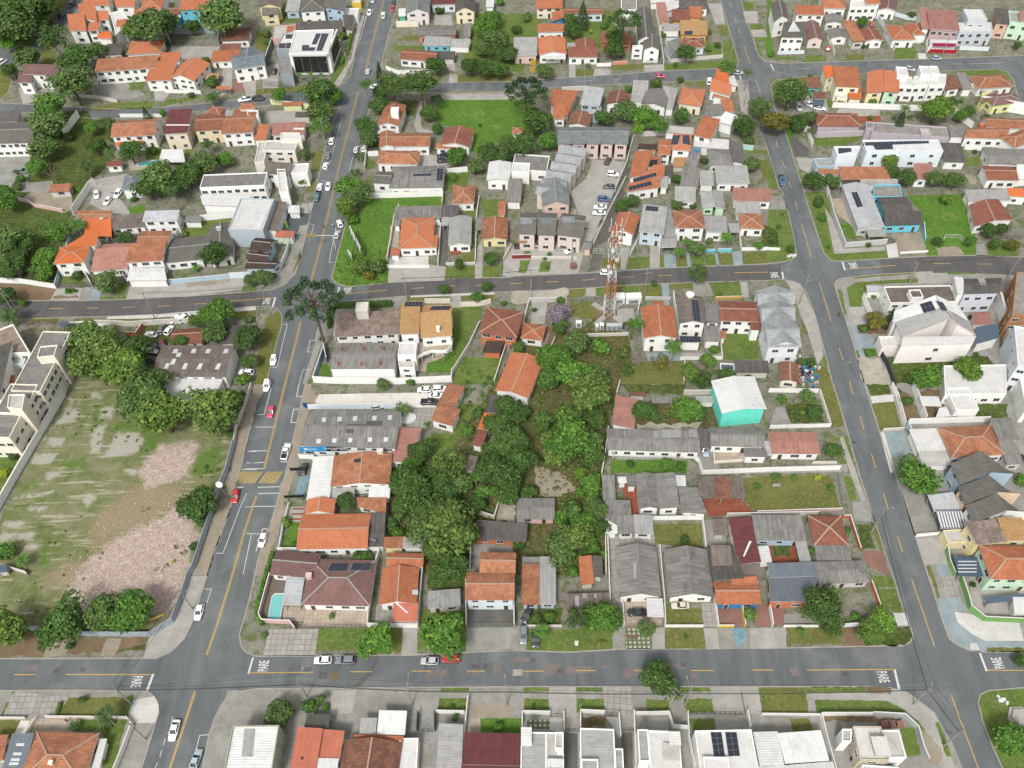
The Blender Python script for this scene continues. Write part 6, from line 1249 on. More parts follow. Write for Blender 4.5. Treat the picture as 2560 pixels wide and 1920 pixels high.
W('112/228 48/-4',.5,'w','low kerb wall by the bus shelter');t_=B('104/224 15/0 -4/7 -14/0',2.4,'n','nb','-','small curved-roof bus shelter on the middle street',cat='bus shelter',wn=0)
WT("168/230 22/0 40/2 28/-2 30/-2 52/-2,2.0,q,weathered grey wall behind the middle street, car yard side|220/250 18/1 12/-17,2.2,o,orange and white corner wall of the car yard");B('169/227 22/0 -4/10 -18/-1',2.6,'n','wh','w','tiny white-roofed cabin at the car yard wall',cat='cabin',wn=0);rail('48/230 52/-2',1.8,'red-framed gate next to the bus shelter',plain('red_metal','#6a3a34'),cat='gate',name='gate')
B('278/266 132/-2 -25/56 -119/-2',5.2,'gx','gb','w','large grey-brown warehouse roof with skylights, west of the avenue',cat='warehouse',rs=1.0,o=.2)
A('269/312 118/8 -9/20 -78/20',4.2,'n','wh','w',wn=0)
ROOFS.reverse()
for x,y in((1490,1358),(1518,1388),(1648,1356),(1772,1357),(1926,1358),(1480,1440),(1422,1480),(1580,1480),(1708,1482),(1866,1482)):onr(f'{x+15},{y} {x+52},{y} {x+38},{y+36} {x-2},{y+36}' if y<1400 else f'{x+15},{y} {x+45},{y} {x+25},{y+50} {x-12},{y+50}','sky')
B('300/236 52/0 -1/26 -55/0',2.8,'gx','rb','q','red-brown tiled hut in the car yard',cat='hut');B('390/230 30/3 -12/31 -27/-2',3.0,'sr','gd','q','dark narrow roof touching the big warehouse',cat='shed')
B('-24/246 46/-18 30/50 -84/2',6.0,'f','cg','w','white house with brown tiles behind parapets at the far left',wn=.8);A('-12/278 60/-2 -8/22 -56/2',4.2,'f','cw','#c8d8da');
pool('-8/308 20/-1 -2/13 -22/2','corner pool of the far left white house','#3fa9bd');B('-12/320 46/-2 -14/10 -32/12',3,'s','ob','w','small orange roof below the far left pool',cat='outbuilding',wn=0)
TT("1840,545,135,d,k,large round dark tree in front of the dark grey shingled house|930,775,115,b,gy,grey-green street tree before the pink tiled house|1870,1030,145,b,g,upper green tree of the clump by the avenue corner|1845,1200,120,b,,lower green tree beside the red-brown hut|1560,1290,75,b,k,dark shrub tree in front of the red-brown hut|2150,1260,130,b,k,dense tree right of the dark narrow roof|2150,1100,60,s,,green bush at the avenue verge above the warehouse|2150,1470,75,b,k,blue-green small tree at the warehouse yard|2110,1610,85,s,l,lime tree in front of the white van yard|760,1290,180,b,,upper left tree of the large grove by the apartment block|930,1330,190,b,o,bronze tree at the centre of the large grove|640,1370,110,b,k,dark tree of the grove nearest the apartment block|1130,1370,150,b,k,dark right-hand tree of the large grove|760,1470,180,b,o,olive lower left tree of the large grove|1040,1530,190,b,y,yellow-tipped lower tree of the large grove|1270,1560,95,c,g,feathery bright conifer beside the warehouse|1080,1430,140,b,g,bright middle tree of the large grove|150,590,120,b,k,dark tree in the far left overgrown slope|380,690,90,b,g,bright tree beside the pale blue side wall|60,700,80,b,k,dark tree by the long white panel wall|40,430,150,b,,large tree over the far left slope|400,560,110,b,g,green tree behind the blue house garden|500,330,110,b,g,bright scrub tree left of the vivid porch|200,430,110,b,k,dark scrub tree in the middle of the slope|60,60,120,b,g,bright green tree at the top of the dry bank|290,660,80,s,,scrub bush above the panel wall|30,900,100,b,k,dark tree at the far left verge|1070,400,70,b,k,dark courtyard tree beside the annex|650,720,50,b,k,conical dark shrub in the blue house garden|620,1180,55,s,k,dark shrub beside the bus shelter|590,850,32,k,k,left round bush of the slab verge|645,852,26,k,k,right round bush of the slab verge|1600,360,40,s,g,bright shrub on the narrow rear lawn|2170,760,60,b,gy,small grey tree near the avenue pale wall|190,960,50,k,g,twin-lobed topiary by the street at the far left|1690,1110,70,b,,green shrub behind the white parked pair")
T(-10,690,55,'s','pu','pink blossoming tree at the far left edge');T(660,280,95,'p','g','arching palm left of the vivid porch',hc=5);T(70,1060,110,'p','k','drooping dark palm at the far left street edge',hc=5);T(1690,660,65,'n','g','fern palm before the dark grey shingled house',hc=1.2);T(1150,60,40,'s','k','shrub beside the courtyard gazebo lawn')
cover('-40/50 136/10 0/100 -136/-16',.35,.3,'','undergrowth',hmax=1.4,seed=31);cover('60/40 80/0 -28/44 -42/0',.3,.3,'g','undergrowth',hmax=1.0,seed=32);hedge('206/161 18/0',.8,.6,'yellow-green hedge by the glass balcony house','l')
CT("840,-10,832,60,hatch,w,white car in the courtyard nearest the white wall|955,50,905,110,hatch,w,white car with black roof in the courtyard|1040,-10,1000,45,suv,w,white estate car by the courtyard gazebo|1545,1085,1490,1115,hatch,w,white car parked left of the pair on the verge|1570,1110,1620,1075,van,w,white van of the pair parked on the verge|1390,1215,1400,1165,suv,dg,dark car with white lid in the overgrown car yard|1440,1225,1480,1165,hatch,w,white car in the overgrown car yard|1350,1240,1265,1220,old,s,grey wreck in the overgrown car yard grass|1260,1325,1350,1330,hatch,dg,dark hatchback below the wreck|1400,1310,1410,1350,suv,mr,maroon car beside the warehouse corner|1270,1370,1350,1380,hatch,s,silver car at the warehouse corner|1280,1445,1360,1450,hatch,k,black car under the grove beside the warehouse|1990,1475,2000,1545,hatch,k,black car right of the warehouse|2180,1565,2080,1555,suv,w,white car in the yard near the lime tree")
pole('e1',130,1050,9,60,'utility pole at the far left of the middle street',lamp=120);pole('e2',1340,1095,11,20,'utility pole with lamp on the white sidewalk, middle street',lamp=110);lamp(170,1050,8,200,'street lamp at the far left of the middle street')
# column 1, row 1
tile(1,1)
PT("meadow:gg:158/58 32/-46 132/-4 -2/18 -80/2 -12/68 2/61 -56/7 -18/0 -22/-10 -2/-10 20/-78|yard:lcon:230/112 86/16 12/1 -2/24 -98/4|driveway:dcon:320/60 14/0 -4/68 -15/0|forecourt:wcon:240/112 58/-1 0/20 -59/0|yard:beige:232/58 16/0 -2/38 -14/0|yard:beige:306/56 12/0 -2/38 -12/-20|verge_lawn:gr:328/130 50/-2 0/21 -52/1|verge_lawn:dg:352/104 26/-2 0/20 -22/-2|verge_lawn:gr:393/128 33/-2 -6/21 -28/1|garden:gr:380/96 10/-20 0/44 -9/4|path:lcon:378/104 14/-26 -1/71 -12/1|lawn:gr:386/14 44/-2 0/32 -34/-1|lawn:gr:354/32 24/0 0/32 -6/28 -2/-50")
PT("big_garden:gr:336/198 52/0 2/10 -50/104 -94/0 50/-12 44/-20|lawn:gg:300/292 28/-4 16/-12 0/36 -52/1|terrace:beige:274/292 22/-12 44/-2 -20/10 -24/8 -2/15 -20/-1|verge_lawn:dg:154/197 56/-6 0/7 -52/4|verge_lawn:dg:222/190 18/-1 -2/8 -17/0|verge_lawn:dg:263/181 59/-1 0/6 -60/1|verge_lawn:dg:358/179 54/-1 0/8 -56/0|sidewalk:wcon:267/179 145/-7 0/5 -145/5|driveway:lcon:336/180 18/-2 0/22 -18/0|back_lot:gr:348/286 76/0 -8/46 -76/0|sidewalk:con:120/202 20/-10 120/-12 0/16 -100/4 -30/16 -18/50 -24/66 -8/0 24/-76|lawn_strip:gg:112/298 12/-2 8/32 -22/1")
PT("verge:dg:19/216 21/-12 6/10 -6/32 -20/86 -24/0 16/-92|forecourt:aspb:48/38 50/-20 -8/34 -10/24 -26/8|sidewalk:con:76/58 16/-2 -16/64 -8/24 -38/24 0/-16 26/-28|verge_grass:dg:77/98 1/16 -12/26 -3/0|forecourt:lcon:76/22 24/-4 -4/19 -19/0")
B('254/44 52/0 3/52 -64/2',3.6,'h','bo','w','bright orange hip-roofed house beside the green meadow',rs=1.2);A('292/75 22/0 0/21 -24/0',3.55,'s','bo','w',rs=.1);A('241/28 79/-2 0/21 -82/1',3.1,'s','gy','w',wn=0);A('238/46 13/0 -3/12 -10/0',2.8,'s','gy','w',wn=0);A('232/97 19/0 -5/12 -13/0',2.6,'n','so','w',wn=0)
B('321/25 30/0 -1/17 -30/0',3.0,'s','gd','-','small grey carport roof behind the light grey gable cottage',cat='carport',wn=0);B('321/42 13/0 -1/16 -13/0',2.8,'n','lg','-','narrow pale carport along the dark driveway',cat='carport',wn=0)
B('335/43 39/1 -3/46 -40/4',3.3,'gy','lg','w','light grey sheet gable cottage with orange steps',rs=.9);mb=MB();p=P(1725,520,0);p.z=0;mb.box((p.x,p.y,0),3.2,2.4,.6);obj('porch_steps',mb,G['terr'],CUR)
B('392/45 44/0 -2/37 -44/1',3.2,'gy','ob','y','yellow house with mottled orange gable roof',rs=.9);A('380/47 12/-1 -1/20 -12/0',2.7,'s','gy','-',wn=0);B('418/19 14/0 -1/21 -13/-1',2.6,'s','ob','y','narrow orange tiled annex behind the yellow house',cat='annex');
B('340/-12 40/0 -3/32 -39/0',3.3,'h','ob','w','small orange hip-roofed house above the grey carport');
WT("227/120 13/-74 8/-18,1.8,w,white wall between the meadow and the orange hip roof|315/128 5/-68,1.8,w,white wall right of the bright orange hip roof|227/131 73/0,1.2,w,white railing wall before the pale forecourt|196/11 128/-4,2.2,w,long white wall above the green meadow|328/126 51/-1,.9,q,low garden wall before the light grey cottage|324/8 -2/18,2.2,q,short grey wall beside the meadow corner|379/124 3/-84 4/-28,1.5,q,grey divider wall left of the yellow house|428/120 14/-24,1.6,p,pinkish wall beside the townhouse driveways")
T(1755,625,68,'k','k','clipped round tree before the light grey cottage',hc=2.4);T(2030,575,95,'k','k','large clipped round tree before the yellow house',hc=3);T(900,640,100,'s','o','brownish thicket at the lower left of the meadow',hc=1.6);T(1050,640,110,'s','gy','grey-green thicket at the lower right of the meadow',hc=2);T(980,720,80,'s','b','reddish brush in the meadow thicket',hc=1.0);TT("760,130,105,b,y,yellow-leaved tree beside the two parked cars|870,30,120,b,,green tree at the top corner of the meadow|1410,130,35,s,g,bush peeking behind the grey annex roof|830,230,80,s,g,bright brush at the meadow edge")
cover('140/120 88/-24 0/60 -64/7 -28/-11',.28,.5,'o','meadow_brush',hmax=.9,seed=41);cover('158/58 32/-46 132/-4 -86/38 -6/50 -84/24',.18,.22,'g','tall_grass',hmax=.35,seed=42)
def hoard(s,h,label,z=2.0):
 ps=pts(s,0);a,b=ps;a.z=b.z=0;t=thing('billboard',label,'billboard',(a+b)/2,'billboards in the green meadow');d=(b-a).normalized();nn=Vc((-d.y,d.x,0));mb=MB();mb.hexa([a+Vc((0,0,z))-nn*.1,b+Vc((0,0,z))-nn*.1,b+Vc((0,0,z))+nn*.1,a+Vc((0,0,z))+nn*.1]+[v+Vc((0,0,z+h))for v in(a-nn*.1,b-nn*.1,b+nn*.1,a+nn*.1)]);obj('board',mb,M_WHITE,t)
 n=max(2,int((b-a).length/4))
 for i in range(n+1):
  p=lerp(a,b,i/n);mb=MB();mb.tube(p,p+Vc((0,0,z+h)),.09);mb.tube(p+nn*-1.8,p+Vc((0,0,z+h*.7)),.05);obj('strut',mb,M_DARK,t)
hoard('166/80 10/20',3.2,'longest white billboard in the meadow, upper half');hoard('177/101 8/17',3.2,'lower half of the long white billboard line');hoard('161/112 7/10',2.2,'short low white billboard in the meadow',1)
t_=thing('overhead_sign','faded yellow sign hung over the avenue lane on a white arm','road sign',P(690,500,0));b_=P(690,500,0);mb=MB();top=b_+Vc((0,0,6));mb.tube(b_,top,.12);e_=top+Vc((-5,0,.2));mb.tube(top,e_,.08);obj('arm',mb,M_WHITE,t_);mb=MB();mb.hexa([e_+Vc(v)for v in((-3.4,.0,-.5),(.2,0,-.5),(.2,.12,-.5),(-3.4,.12,-.5),(-3.4,0,.6),(.2,0,.6),(.2,.12,.6),(-3.4,.12,.6))]);obj('sign_plate',mb,plain('faded_sign','#a8955e',.7),t_)
B('30/16 21/2 -13/49 -28/-1',4.2,'sl','gb','w','brown striped shop roof with toy mural facade',cat='shop',wn=0);A('-16/12 46/4 -20/51 -48/-3',6.2,'sr','wh','#a9b3ba',rs=.8,wn=0)
B('36/66 30/2 -2/12 -31/-4',3.2,'n','so','#c9d6c0','orange and green painted shop awning below the striped roof',cat='awning',wn=0);B('53/23 22/0 1/13 -20/0',2.6,'n','wh','w','white forecourt shelter beside the red playground figure',cat='shelter',wn=0)
B('0/79 33/3 -11/22 -34/-4',5.0,'gx','db','b','cluster of dark brown steep roofs on the avenue corner',rs=1.2);A('-12/101 41/6 -11/13 -34/-4',4.2,'gx','db','b',rs=.6);A('-12/116 55/5 -13/11 -50/0',3.4,'gx','db','b',rs=.6)
W('10/138 32/-2 12/-26 4/-18',2.0,'lb','pale wall wrapping the dark brown roofs on the avenue corner');TT("60,745,85,b,gy,grey-green street tree at the avenue corner, west side|150,720,40,s,k,dark shrub against the pale corner wall")
for x,y,c_,lb in((225,225,'#b03038','red playground figure by the toy shop'),(270,300,'#7fae3a','green playground panel by the toy shop')):p=P(x,y,0);p.z=0;mb=MB();mb.tube(p,p+Vc((0,0,1.6)),.6,.35,10);mb.tube(p+Vc((0,0,1.6)),p+Vc((0,0,2.4)),.45,.2,10);tag(obj('playground_figure',mb,plain('toy'+c_,c_,.5),origin=p),lb,'playground figure')
pole('f1',340,580,11,60,'utility pole with two lamps beside the brown roof corner',lamp=20);pole('f2',465,185,11,60,'dark utility pole at the shop forecourt',lamp=150);pole('f3',118,1060,12,20,'tall pole with crossarms at the middle street corner',lamp=30,tf=True);pole('f4',1305,930,9,10,'thin lamp pole on the middle street above the twin houses',lamp=100)
CT("735,300,712,240,hatch,w,upper of the two white cars beside the meadow|690,395,712,335,hatch,s,lower silver-white car beside the meadow");C(540,-10,512,75,'pickup','bk','dark green pickup truck beside the forecourt, nearest the shop',cat='pickup truck');CT("162,1405,140,1490,hatch,w,white hatchback parked opposite the grey roof hall|110,1625,80,1720,hatch,w,white car parked lower on the west kerb")
C(1545,240,1585,275,'hatch','s','silver car under the grey annex beside the bright orange roof')
person(592,315,'#2a2c33','#25252b','person in dark clothes crossing the avenue centre line',30);person(665,305,'#e6e6e6','#3c4a66','person in white shirt on the avenue by the parked cars',-40)
B('139/207 108/-1 1/41 -110/1',5.4,'sf','cg','w','villa wing with mottled cream tiles and a square chimney',rs=.2);onbox(930,1060,3.4,3.6,3.2,'q');A('136/207 4/0 -2/41 -3/0',5.2,'n','lg','w',wn=0)
B('251/198 34/-1 -3/48 -34/1',8.4,'s','cr','w','cream villa with tan roofs, curved terrace and solar panels',wn=1.2);A('255/189 36/0 -6/11 -34/0',8.8,'n','cr','w',wn=0);onr('258/190 31/0 -4/8 -29/0','solar',5,2);A('286/211 52/-1 0/34 -56/13',8.0,'s','cr','w');A('286/196 55/-1 -3/15 -52/0',8.2,'n','cr','w',wn=0);onr('304/198 34/-1 -4/7 -34/0','solar',6,2);onbox(1575,1200,.8,.8,1.5,'w')
A('250/260 24/-2 6/26 -37/-4',7.0,'f','cw','w');A('244/280 28/1 2/23 -27/-1',5.0,'f','cl','w')
mb=MB();cc=[P(x,y,4.2)for x,y in((1375,1440),(1450,1400),(1520,1375),(1590,1380),(1650,1375),(1690,1330),(1700,1270))]
for i in range(len(cc)-1):mb.beam(cc[i],cc[i+1],.2,1.1)
obj('curved_balcony',mb,wm(WC['w']),CUR);mb=MB();dk_=ccw(cc+[P(1690,1230,4.2),P(1420,1290,4.2)]);fill(mb,dk_,3.9);obj('balcony_floor',mb,G['beige'],CUR)
for x,y in((1440,1470),(1530,1440),(1625,1430)):p=P(x,y,0);mb=MB();mb.tube((p.x,p.y,0),(p.x,p.y,3.9),.18);obj('column',mb,M_WHITE,CUR)
B('138/261 106/-1 -5/45 -111/1',5.6,'gx','gy','w','white hall with grey fibre roof and brown patches beside the villa',cat='hall',rs=.8,o=.1,wn=0)
for x,y in((735,1340),(925,1337),(1088,1335),(705,1470),(900,1467),(1062,1465)):onr(f'{x},{y} {x+32},{y} {x+28},{y+32} {x-4},{y+32}','brown')
WT("100/329 32/2 114/1 92/-4 2/-14,2.6,w,long white wall in front of the white hall and villa garden|100/329 14/-41 7/-20,2.2,#8fb0cf,pale blue street wall beside the white hall|118/270 6/26,2.6,#27408a,dark blue corner panels of the white hall|341/312 29/-46 17/-36,1.8,q,slanting grey wall along the villa garden");hedge('136/200 -10/18 2/18',2.0,1.2,'tall dark hedge around the tiled villa wing corner','k');hedge('138/200 98/-3',2.2,1.4,'tall dark hedge along the middle street by the villa','k');hedge('324/291 18/-11',1,.8,'curved yellow-green hedge on the villa lawn','l');hedge('344/236 0/20',1,.9,'short yellow-green hedge right of the villa','l');WT("292/192 44/0,1.8,c,cream gate wall at the villa street side|354/198 32/-1 20/-5,1.8,c,beige wall at the street above the brick hip house")
T(485,935,245,'a','','tall araucaria pine with tufted candelabra crown over the crossing',hc=19)
TT("1625,835,55,b,k,small round dark street tree, left of the pair|1995,820,55,b,k,small round dark street tree, right of the pair|1915,905,58,b,g,bright small tree behind the beige street wall|2140,960,40,s,g,bright shrub near the cracked driveway|1105,1659,60,b,gy,small grey-green tree before the long white wall|1345,1640,60,s,g,leafy shrub before the long white wall|570,1270,32,s,k,shrub at the foot of the araucaria")
B('398/200 68/6 -18/46 -62/-9',5.6,'h','rb','o','two-storey brick house with red-brown hip roof',rs=1.0);A('398/259 32/1 -8/18 -31/-1',2.8,'s','db','o',wn=0)
B('444/279 55/10 -29/67 -61/-13',3.8,'gy','bo','w','bright orange-red gabled house beside the wooded lot',rs=1.2)
W('438/250 -26/82',1.8,'q','grey wall between the back lot and the orange-red gable')
# column 2, row 1
tile(2,1)
PT("parking_yard:lcon:100/0 74/-60 6/10 -4/50 -32/66 -24/-6 -8/-32|alley:dcon:176/0 20/0 -30/84 -26/12 24/-56|alley:dcon:140/106 16/2 -4/26 -22/5|yard:lcon:6/92 146/-32 -28/48 -10/32 -114/8 -16/-4 4/-48")
for s_ in('15/118 17/0 -8/22 -13/0','51/120 18/0 -5/18 -19/0','20/102 12/0 0/7 -13/1','255/109 7/0 0/21 -6/0','283/112 19/-2 2/19 -22/1','308/109 24/3 0/16 -22/1','332/108 20/0 1/19 -19/0','357/107 22/-1 4/20 -24/0','398/104 44/-2 0/22 -42/2','156/114 36/0 -6/16 -31/0','202/114 36/-2 -1/20 -37/2','97/167 31/-1 -4/14 -29/4','145/166 75/-6 -2/18 -72/1','223/160 35/-1 2/25 -38/2','272/158 72/-2 0/10 -70/2','340/157 56/-2 0/32 -46/-6','118/189 34/1 -4/30 -30/0','100/192 20/0 -2/24 -18/0','243/188 31/-1 0/11 -31/0','312/96 36/-2 0/12 -28/0'):pat('verge_lawn',s_,'gr' if len(s_)%2 else 'dg')
for s_,m_ in(('262/107 21/0 1/24 -20/1','ltblue'),('300/106 6/0 4/23 -6/0','ltblue'),('350/106 5/0 3/22 -4/0','ltblue'),('380/103 16/-1 3/25 -15/1','ltblue'),('239/90 17/-2 -1/43 -17/1','lcon'),('188/96 16/0 -8/38 -8/0','lcon'),('36/172 28/-2 -4/30 -4/28 -23/0','lcon'),('64/170 34/-3 -2/25 -34/0','bare'),('0/172 36/0 -6/20 -30/0','bare'),('128/165 16/0 1/15 -17/0','lcon'),('258/159 13/0 1/37 -10/0','ltblue'),('394/156 12/0 4/26 -12/0','lcon'),('312/158 28/-2 9/24 -35/0','con'),('188/206 20/0 -6/18 -16/0','con'),('172/156 28/2 -8/16 -16/-2','dry'),('360/244 70/0 -4/46 -60/0','gr'),('140/218 64/32 4/50 12/32 -100/-32 -44/-20 36/-30','dry'),('188/300 108/-12 4/44 -112/0','dg'),('232/278 64/-2 -2/16 -60/0','ltblue'),('290/278 74/0 0/10 -74/2','lcon'),('62/230 12/16 -16/34 -10/0','soil'),('54/254 12/-12 -6/18 -9/20 -4/0','con'),('140/198 60/4 -8/18 -48/0','soil'),('100/26 12/4 -8/110 -18/4','lcon')):pat('paving',s_,m_)
for i,(s_,lb)in enumerate((('17/35 27/1 -3/36 -34/1','left'),('48/36 32/0 -6/39 -32/-1','middle'),('85/33 45/11 -12/32 -40/0','right'))):
 B(s_,6.8,'gx','dg','#d0c2b8',lb+' one of the three grey steep-roofed pink townhouses with balconies',cat='townhouse',group='front row pink townhouses',rs=2.0);x0=(60,240,430)[i]
 x0=(45,225,405)[i];mb=MB();p,q=P(x0+5,430,2.9),P(x0+85,430,2.9);mb.beam(p,q,1.2,.15);mb.beam(p+Vc((0,-.6,.5)),q+Vc((0,-.6,.5)),.1,.9);obj('balcony',mb,wm('#a0745c'),CUR)
 mb=MB();X,Y=((125,275),(300,270),(490,260))[i];h1,h2=hit(X-55,Y),hit(X+55,Y)
 if h1 and h2:a,b=h1[0],h2[0];up=Vc((0,0,1));bk=Vc((0,1.6,0));mb.hexa([a+up*-.6+Vc((0,-.3,0)),b+up*-.6+Vc((0,-.3,0)),b+bk-up*.2,a+bk-up*.2,a+up*.35+Vc((0,-.1,0)),b+up*.35+Vc((0,-.1,0)),b+bk+up*.9,a+bk+up*.9]);obj('dormer',mb,R['tg'],CUR)
B('51/-12 49/-12 -4/48 -46/-2',6.6,'gy','tg','p','grey glazed-ridge gable townhouse nearest the front row',cat='townhouse',rs=1.8)
CT("415,490,435,445,hatch,lb,teal-grey car under the right pink townhouse|545,485,460,525,hatch,w,white car in front of the right pink townhouse|230,460,275,462,sedan,s,silver car under the middle pink townhouse|50,470,95,468,hatch,k,black car under the left pink townhouse|750,60,842,65,suv,b,blue car in the courtyard parking row|815,130,708,130,sedan,w,upper white sedan of the close pair in the courtyard|808,182,698,180,sedan,w,lower white sedan of the close pair in the courtyard|770,695,860,690,hatch,w,white car on the middle street behind the tower")
WT("140/94 26/-54 30/-60,1.8,q,long wall along the alley by the courtyard parking|0/115 33/-1,1.5,#7c3436,dark red gate wall before the left pink townhouse|33/115 43/0 36/1,.9,q,low railing wall before the pink townhouses");B('128/85 10/1 0/13 -18/-1',3.0,'gx','tg','p','small gabled gatehouse at the alley',cat='gatehouse',rs=.7)
B('185/36 36/4 -11/36 -38/-11',5.0,'gy','or','w','white house with orange roof behind the tower top',rs=1.0)
B('226/22 48/3 -16/46 -38/-4',5.8,'sf','lg','#b8c6d0','long light grey sheet roof house with small solar array',rs=.3);onr('232/24 21/2 -1/8 -22/-2','solar',5,2);A('264/36 10/-8 11/48 -25/2',3.2,'n','lg','w',wn=0);A('260/79 25/-1 -1/20 -28/1',2.8,'sf','lg','-',wn=0)
B('277/33 54/-3 1/33 -50/-1',5.6,'h','ob','w','white two-storey house with orange roof and double balcony',rs=1.1);B('333/41 37/1 2/32 -40/0',3.0,'sf','lg','w','flat light grey roof between the orange-roofed pair',cat='garage')
B('391/36 39/2 8/27 -44/-3',3.4,'h','ob','w','small orange-roofed house with cluttered yard',rs=1.0);B('373/54 17/0 3/16 -17/0',2.8,'n','lg','-','curved pale carport beside the cluttered yard',cat='carport',wn=0)
B('380/-4 68/0 -2/20 -62/0',3.3,'s','sa','w','wide salmon painted sheet roof above the cluttered yard',cat='house');B('385/19 41/1 6/18 -44/0',3.0,'s','lg','w','pale sheet roof with white strips below the salmon roof',cat='house',wn=0);B('324/0 22/0 4/27 -20/0',3.4,'sr','lg','m','pale green house with double grey gables, left half');A('347/-2 16/0 7/31 -20/-1',3.4,'sl','lg','m');B('282/-6 36/0 -2/22 -36/0',3.0,'s','lg','w','pale grey roof behind the double balcony house',cat='house')
WT("204/110 14/-26 4/-12,1.6,w,white wall right of the house behind the tower|254/106 2/-26,1.6,w,white wall beside the long light grey roof|332/104 18/0,1.2,cy,left sky-blue low wall on the middle street|355/103 24/0,1.2,cy,right sky-blue low wall on the middle street|396/101 46/-1,1.2,w,white low wall before the cluttered yard|395/98 -5/-38,1.5,w,white wall left of the small orange-roofed house");rail('140/106 18/1',2,'white gate closing the alley',M_WHITE,cat='gate',name='gate')
TT("950,125,65,b,k,left dark tree above the alley|1035,70,65,b,,right dark tree above the alley|1430,110,55,b,gy,grey tree behind the long grey roof|1600,480,85,b,gy,grey-leaved tree before the double balcony house|1565,120,45,s,k,bushes behind the double balcony roof|2130,460,60,s,g,leafy bush in the cluttered yard|1615,700,110,l,gy,windblown grey-green street tree right of the lamp|1230,790,42,k,k,small round lollipop tree on the verge|320,540,32,k,g,clipped bush at the pink townhouse drive|285,580,25,s,l,yellow bush at the pink townhouse drive|300,650,30,s,gy,little shrub in the drive grass|65,1345,65,b,k,round dark bush below the small orange cottage|190,1020,32,s,k,shrub beside the long concrete drive|545,1290,120,b,gy,blue-green tree below the pink-flowered tree|620,1290,70,l,gy,silvery shrub tree left of the tower cabinets|360,1440,150,b,g,bright green tree at the left of the wooded lot top|540,1550,180,b,g,vivid tree in the upper wooded lot|690,1620,150,b,,green tree in the upper wooded lot, right side|330,1620,120,b,k,dark tree behind the orange-red gable|1000,1540,60,b,k,dark round tree beside the rough garden|1100,1440,110,x,,leafless pale tree below the twin palms|1640,1630,100,d,k,left clipped dark mass above the white roof|1840,1590,95,d,k,right clipped dark mass above the white roof|1545,1560,95,b,y,yellow-green tree beside the white patio|1690,1460,75,b,y,golden-green tree below the white patio|1750,1370,60,s,g,bright shrub on the white patio|1280,1470,90,l,b,brownish bare shrub below the white gabled house|1790,880,35,s,g,shrub beside the yellow low wall|420,940,50,s,g,green shrub at the left end of the tower fence|2050,1620,70,s,k,dark shrub beside the heap of bags|780,1340,110,s,g,low green thicket below the tower cabinets|960,1380,90,s,o,brown-green thicket right below the tower|770,260,22,s,k,small shrub against the courtyard parking wall|1700,420,45,s,,shrub before the flat grey roof")
T(405,1060,110,'b','pu','purple-flowering tree beside the long concrete drive',hc=3.5);T(400,1160,90,'b','m','green lower foliage of the purple-flowering tree',hc=2.4)
for x,y,r,hh,lb in((1030,1130,60,8,'left palm of the twin palms beside the tower'),(1090,1130,75,9,'right palm of the twin palms beside the tower'),(1400,1330,95,8,'tall palm in front of the white gabled house'),(1855,385,75,5,'palm before the flat grey roof'),(1510,420,55,5,'upper small palm by the pale carport'),(1450,510,65,4.5,'lower small palm by the pale carport')):T(x,y,r,'p','g',lb,hc=hh)
T(1850,760,45,'x','','left bare stumpy tree on the verge',hc=3);T(1940,770,40,'x','','right bare stumpy tree on the verge',hc=3)
cover('112/250 96/0 4/50 -24/32 -118/0',.3,.3,'o','undergrowth',hmax=.9,seed=51)
B('224/200 60/-2 -3/53 -54/4',5.8,'gy','or','w','white two-storey house with bright orange gable roof by the twin palms',rs=1.3);A('245/190 18/0 0/12 -18/0',4.0,'s','or','w',wn=0);B('20/226 40/5 -8/26 -37/-4',3.0,'h','or','w','small square orange hip-roofed cottage beside the long drive',cat='cottage',rs=.8)
B('284/182 43/-1 10/47 -49/-2',6.2,'gy','gb','w','grey-brown gabled white house with long solar column',rs=1.1);onr('310/187 11/0 5/37 -12/-2','solar',2,8);tank(1537,900,'#d9d9d4',1.2);A('330/192 26/2 2/32 -20/0',5.6,'n','gy','w');A('332/228 26/0 2/30 -28/0',3.4,'s','gy','w',wn=0);A('290/249 36/0 0/11 -36/1',3.6,'sf','nb','w',wn=0);onr('291/250 34/0 0/10 -34/0','solar',7,2);WT("290/290 73/-1 -3/-25,1.2,w,white patio wall of the solar column house|278/178 10/80,2,w,tall white wall left of the solar column house")
B('356/189 66/0 2/34 -64/1',5.6,'gx','rb','w','wide red-brown tiled white house above the small lawn',rs=1.0);A('410/216 18/0 2/22 -18/0',5.0,'n','rb','w',wn=0);W('351/185 46/-1',1.0,'#cfa040','yellow-orange low wall above the red-brown house');A('360/240 10/1 0/12 -10/0',2.6,'s','ob','w',wn=0)
B('360/296 24/0 1/12 -25/-2',1.2,'f','nb','w','blue water tank with white rim above the white roof',cat='water tank',wn=0);B('384/294 58/-2 2/20 -57/0',2.8,'s','gd','q','rough grey sheds beside the heap of bags',cat='shed',wn=0)
W('30/189 30/0 18/-1',1.4,'g','low grey gate wall of the long concrete drive');rail('95/192 27/-3 26/-1 74/-4',1.8,'grey fence around the tower plot',M_METAL);WT("222/186 -5/26,1.8,g,grey wall right of the tower plot|130/250 71/-2,1.2,q,low pale retaining wall below the tower cabinets|30/190 -12/46 -22/36,1.6,q,grey side wall left of the long concrete drive|74/254 -16/38,1.0,q,short diagonal wall right of the earth drive|230/186 44/1,1.2,g,low wall with gates above the orange gable house|298/291 -2/41,1.5,q,thin wall beside the golden-green tree")
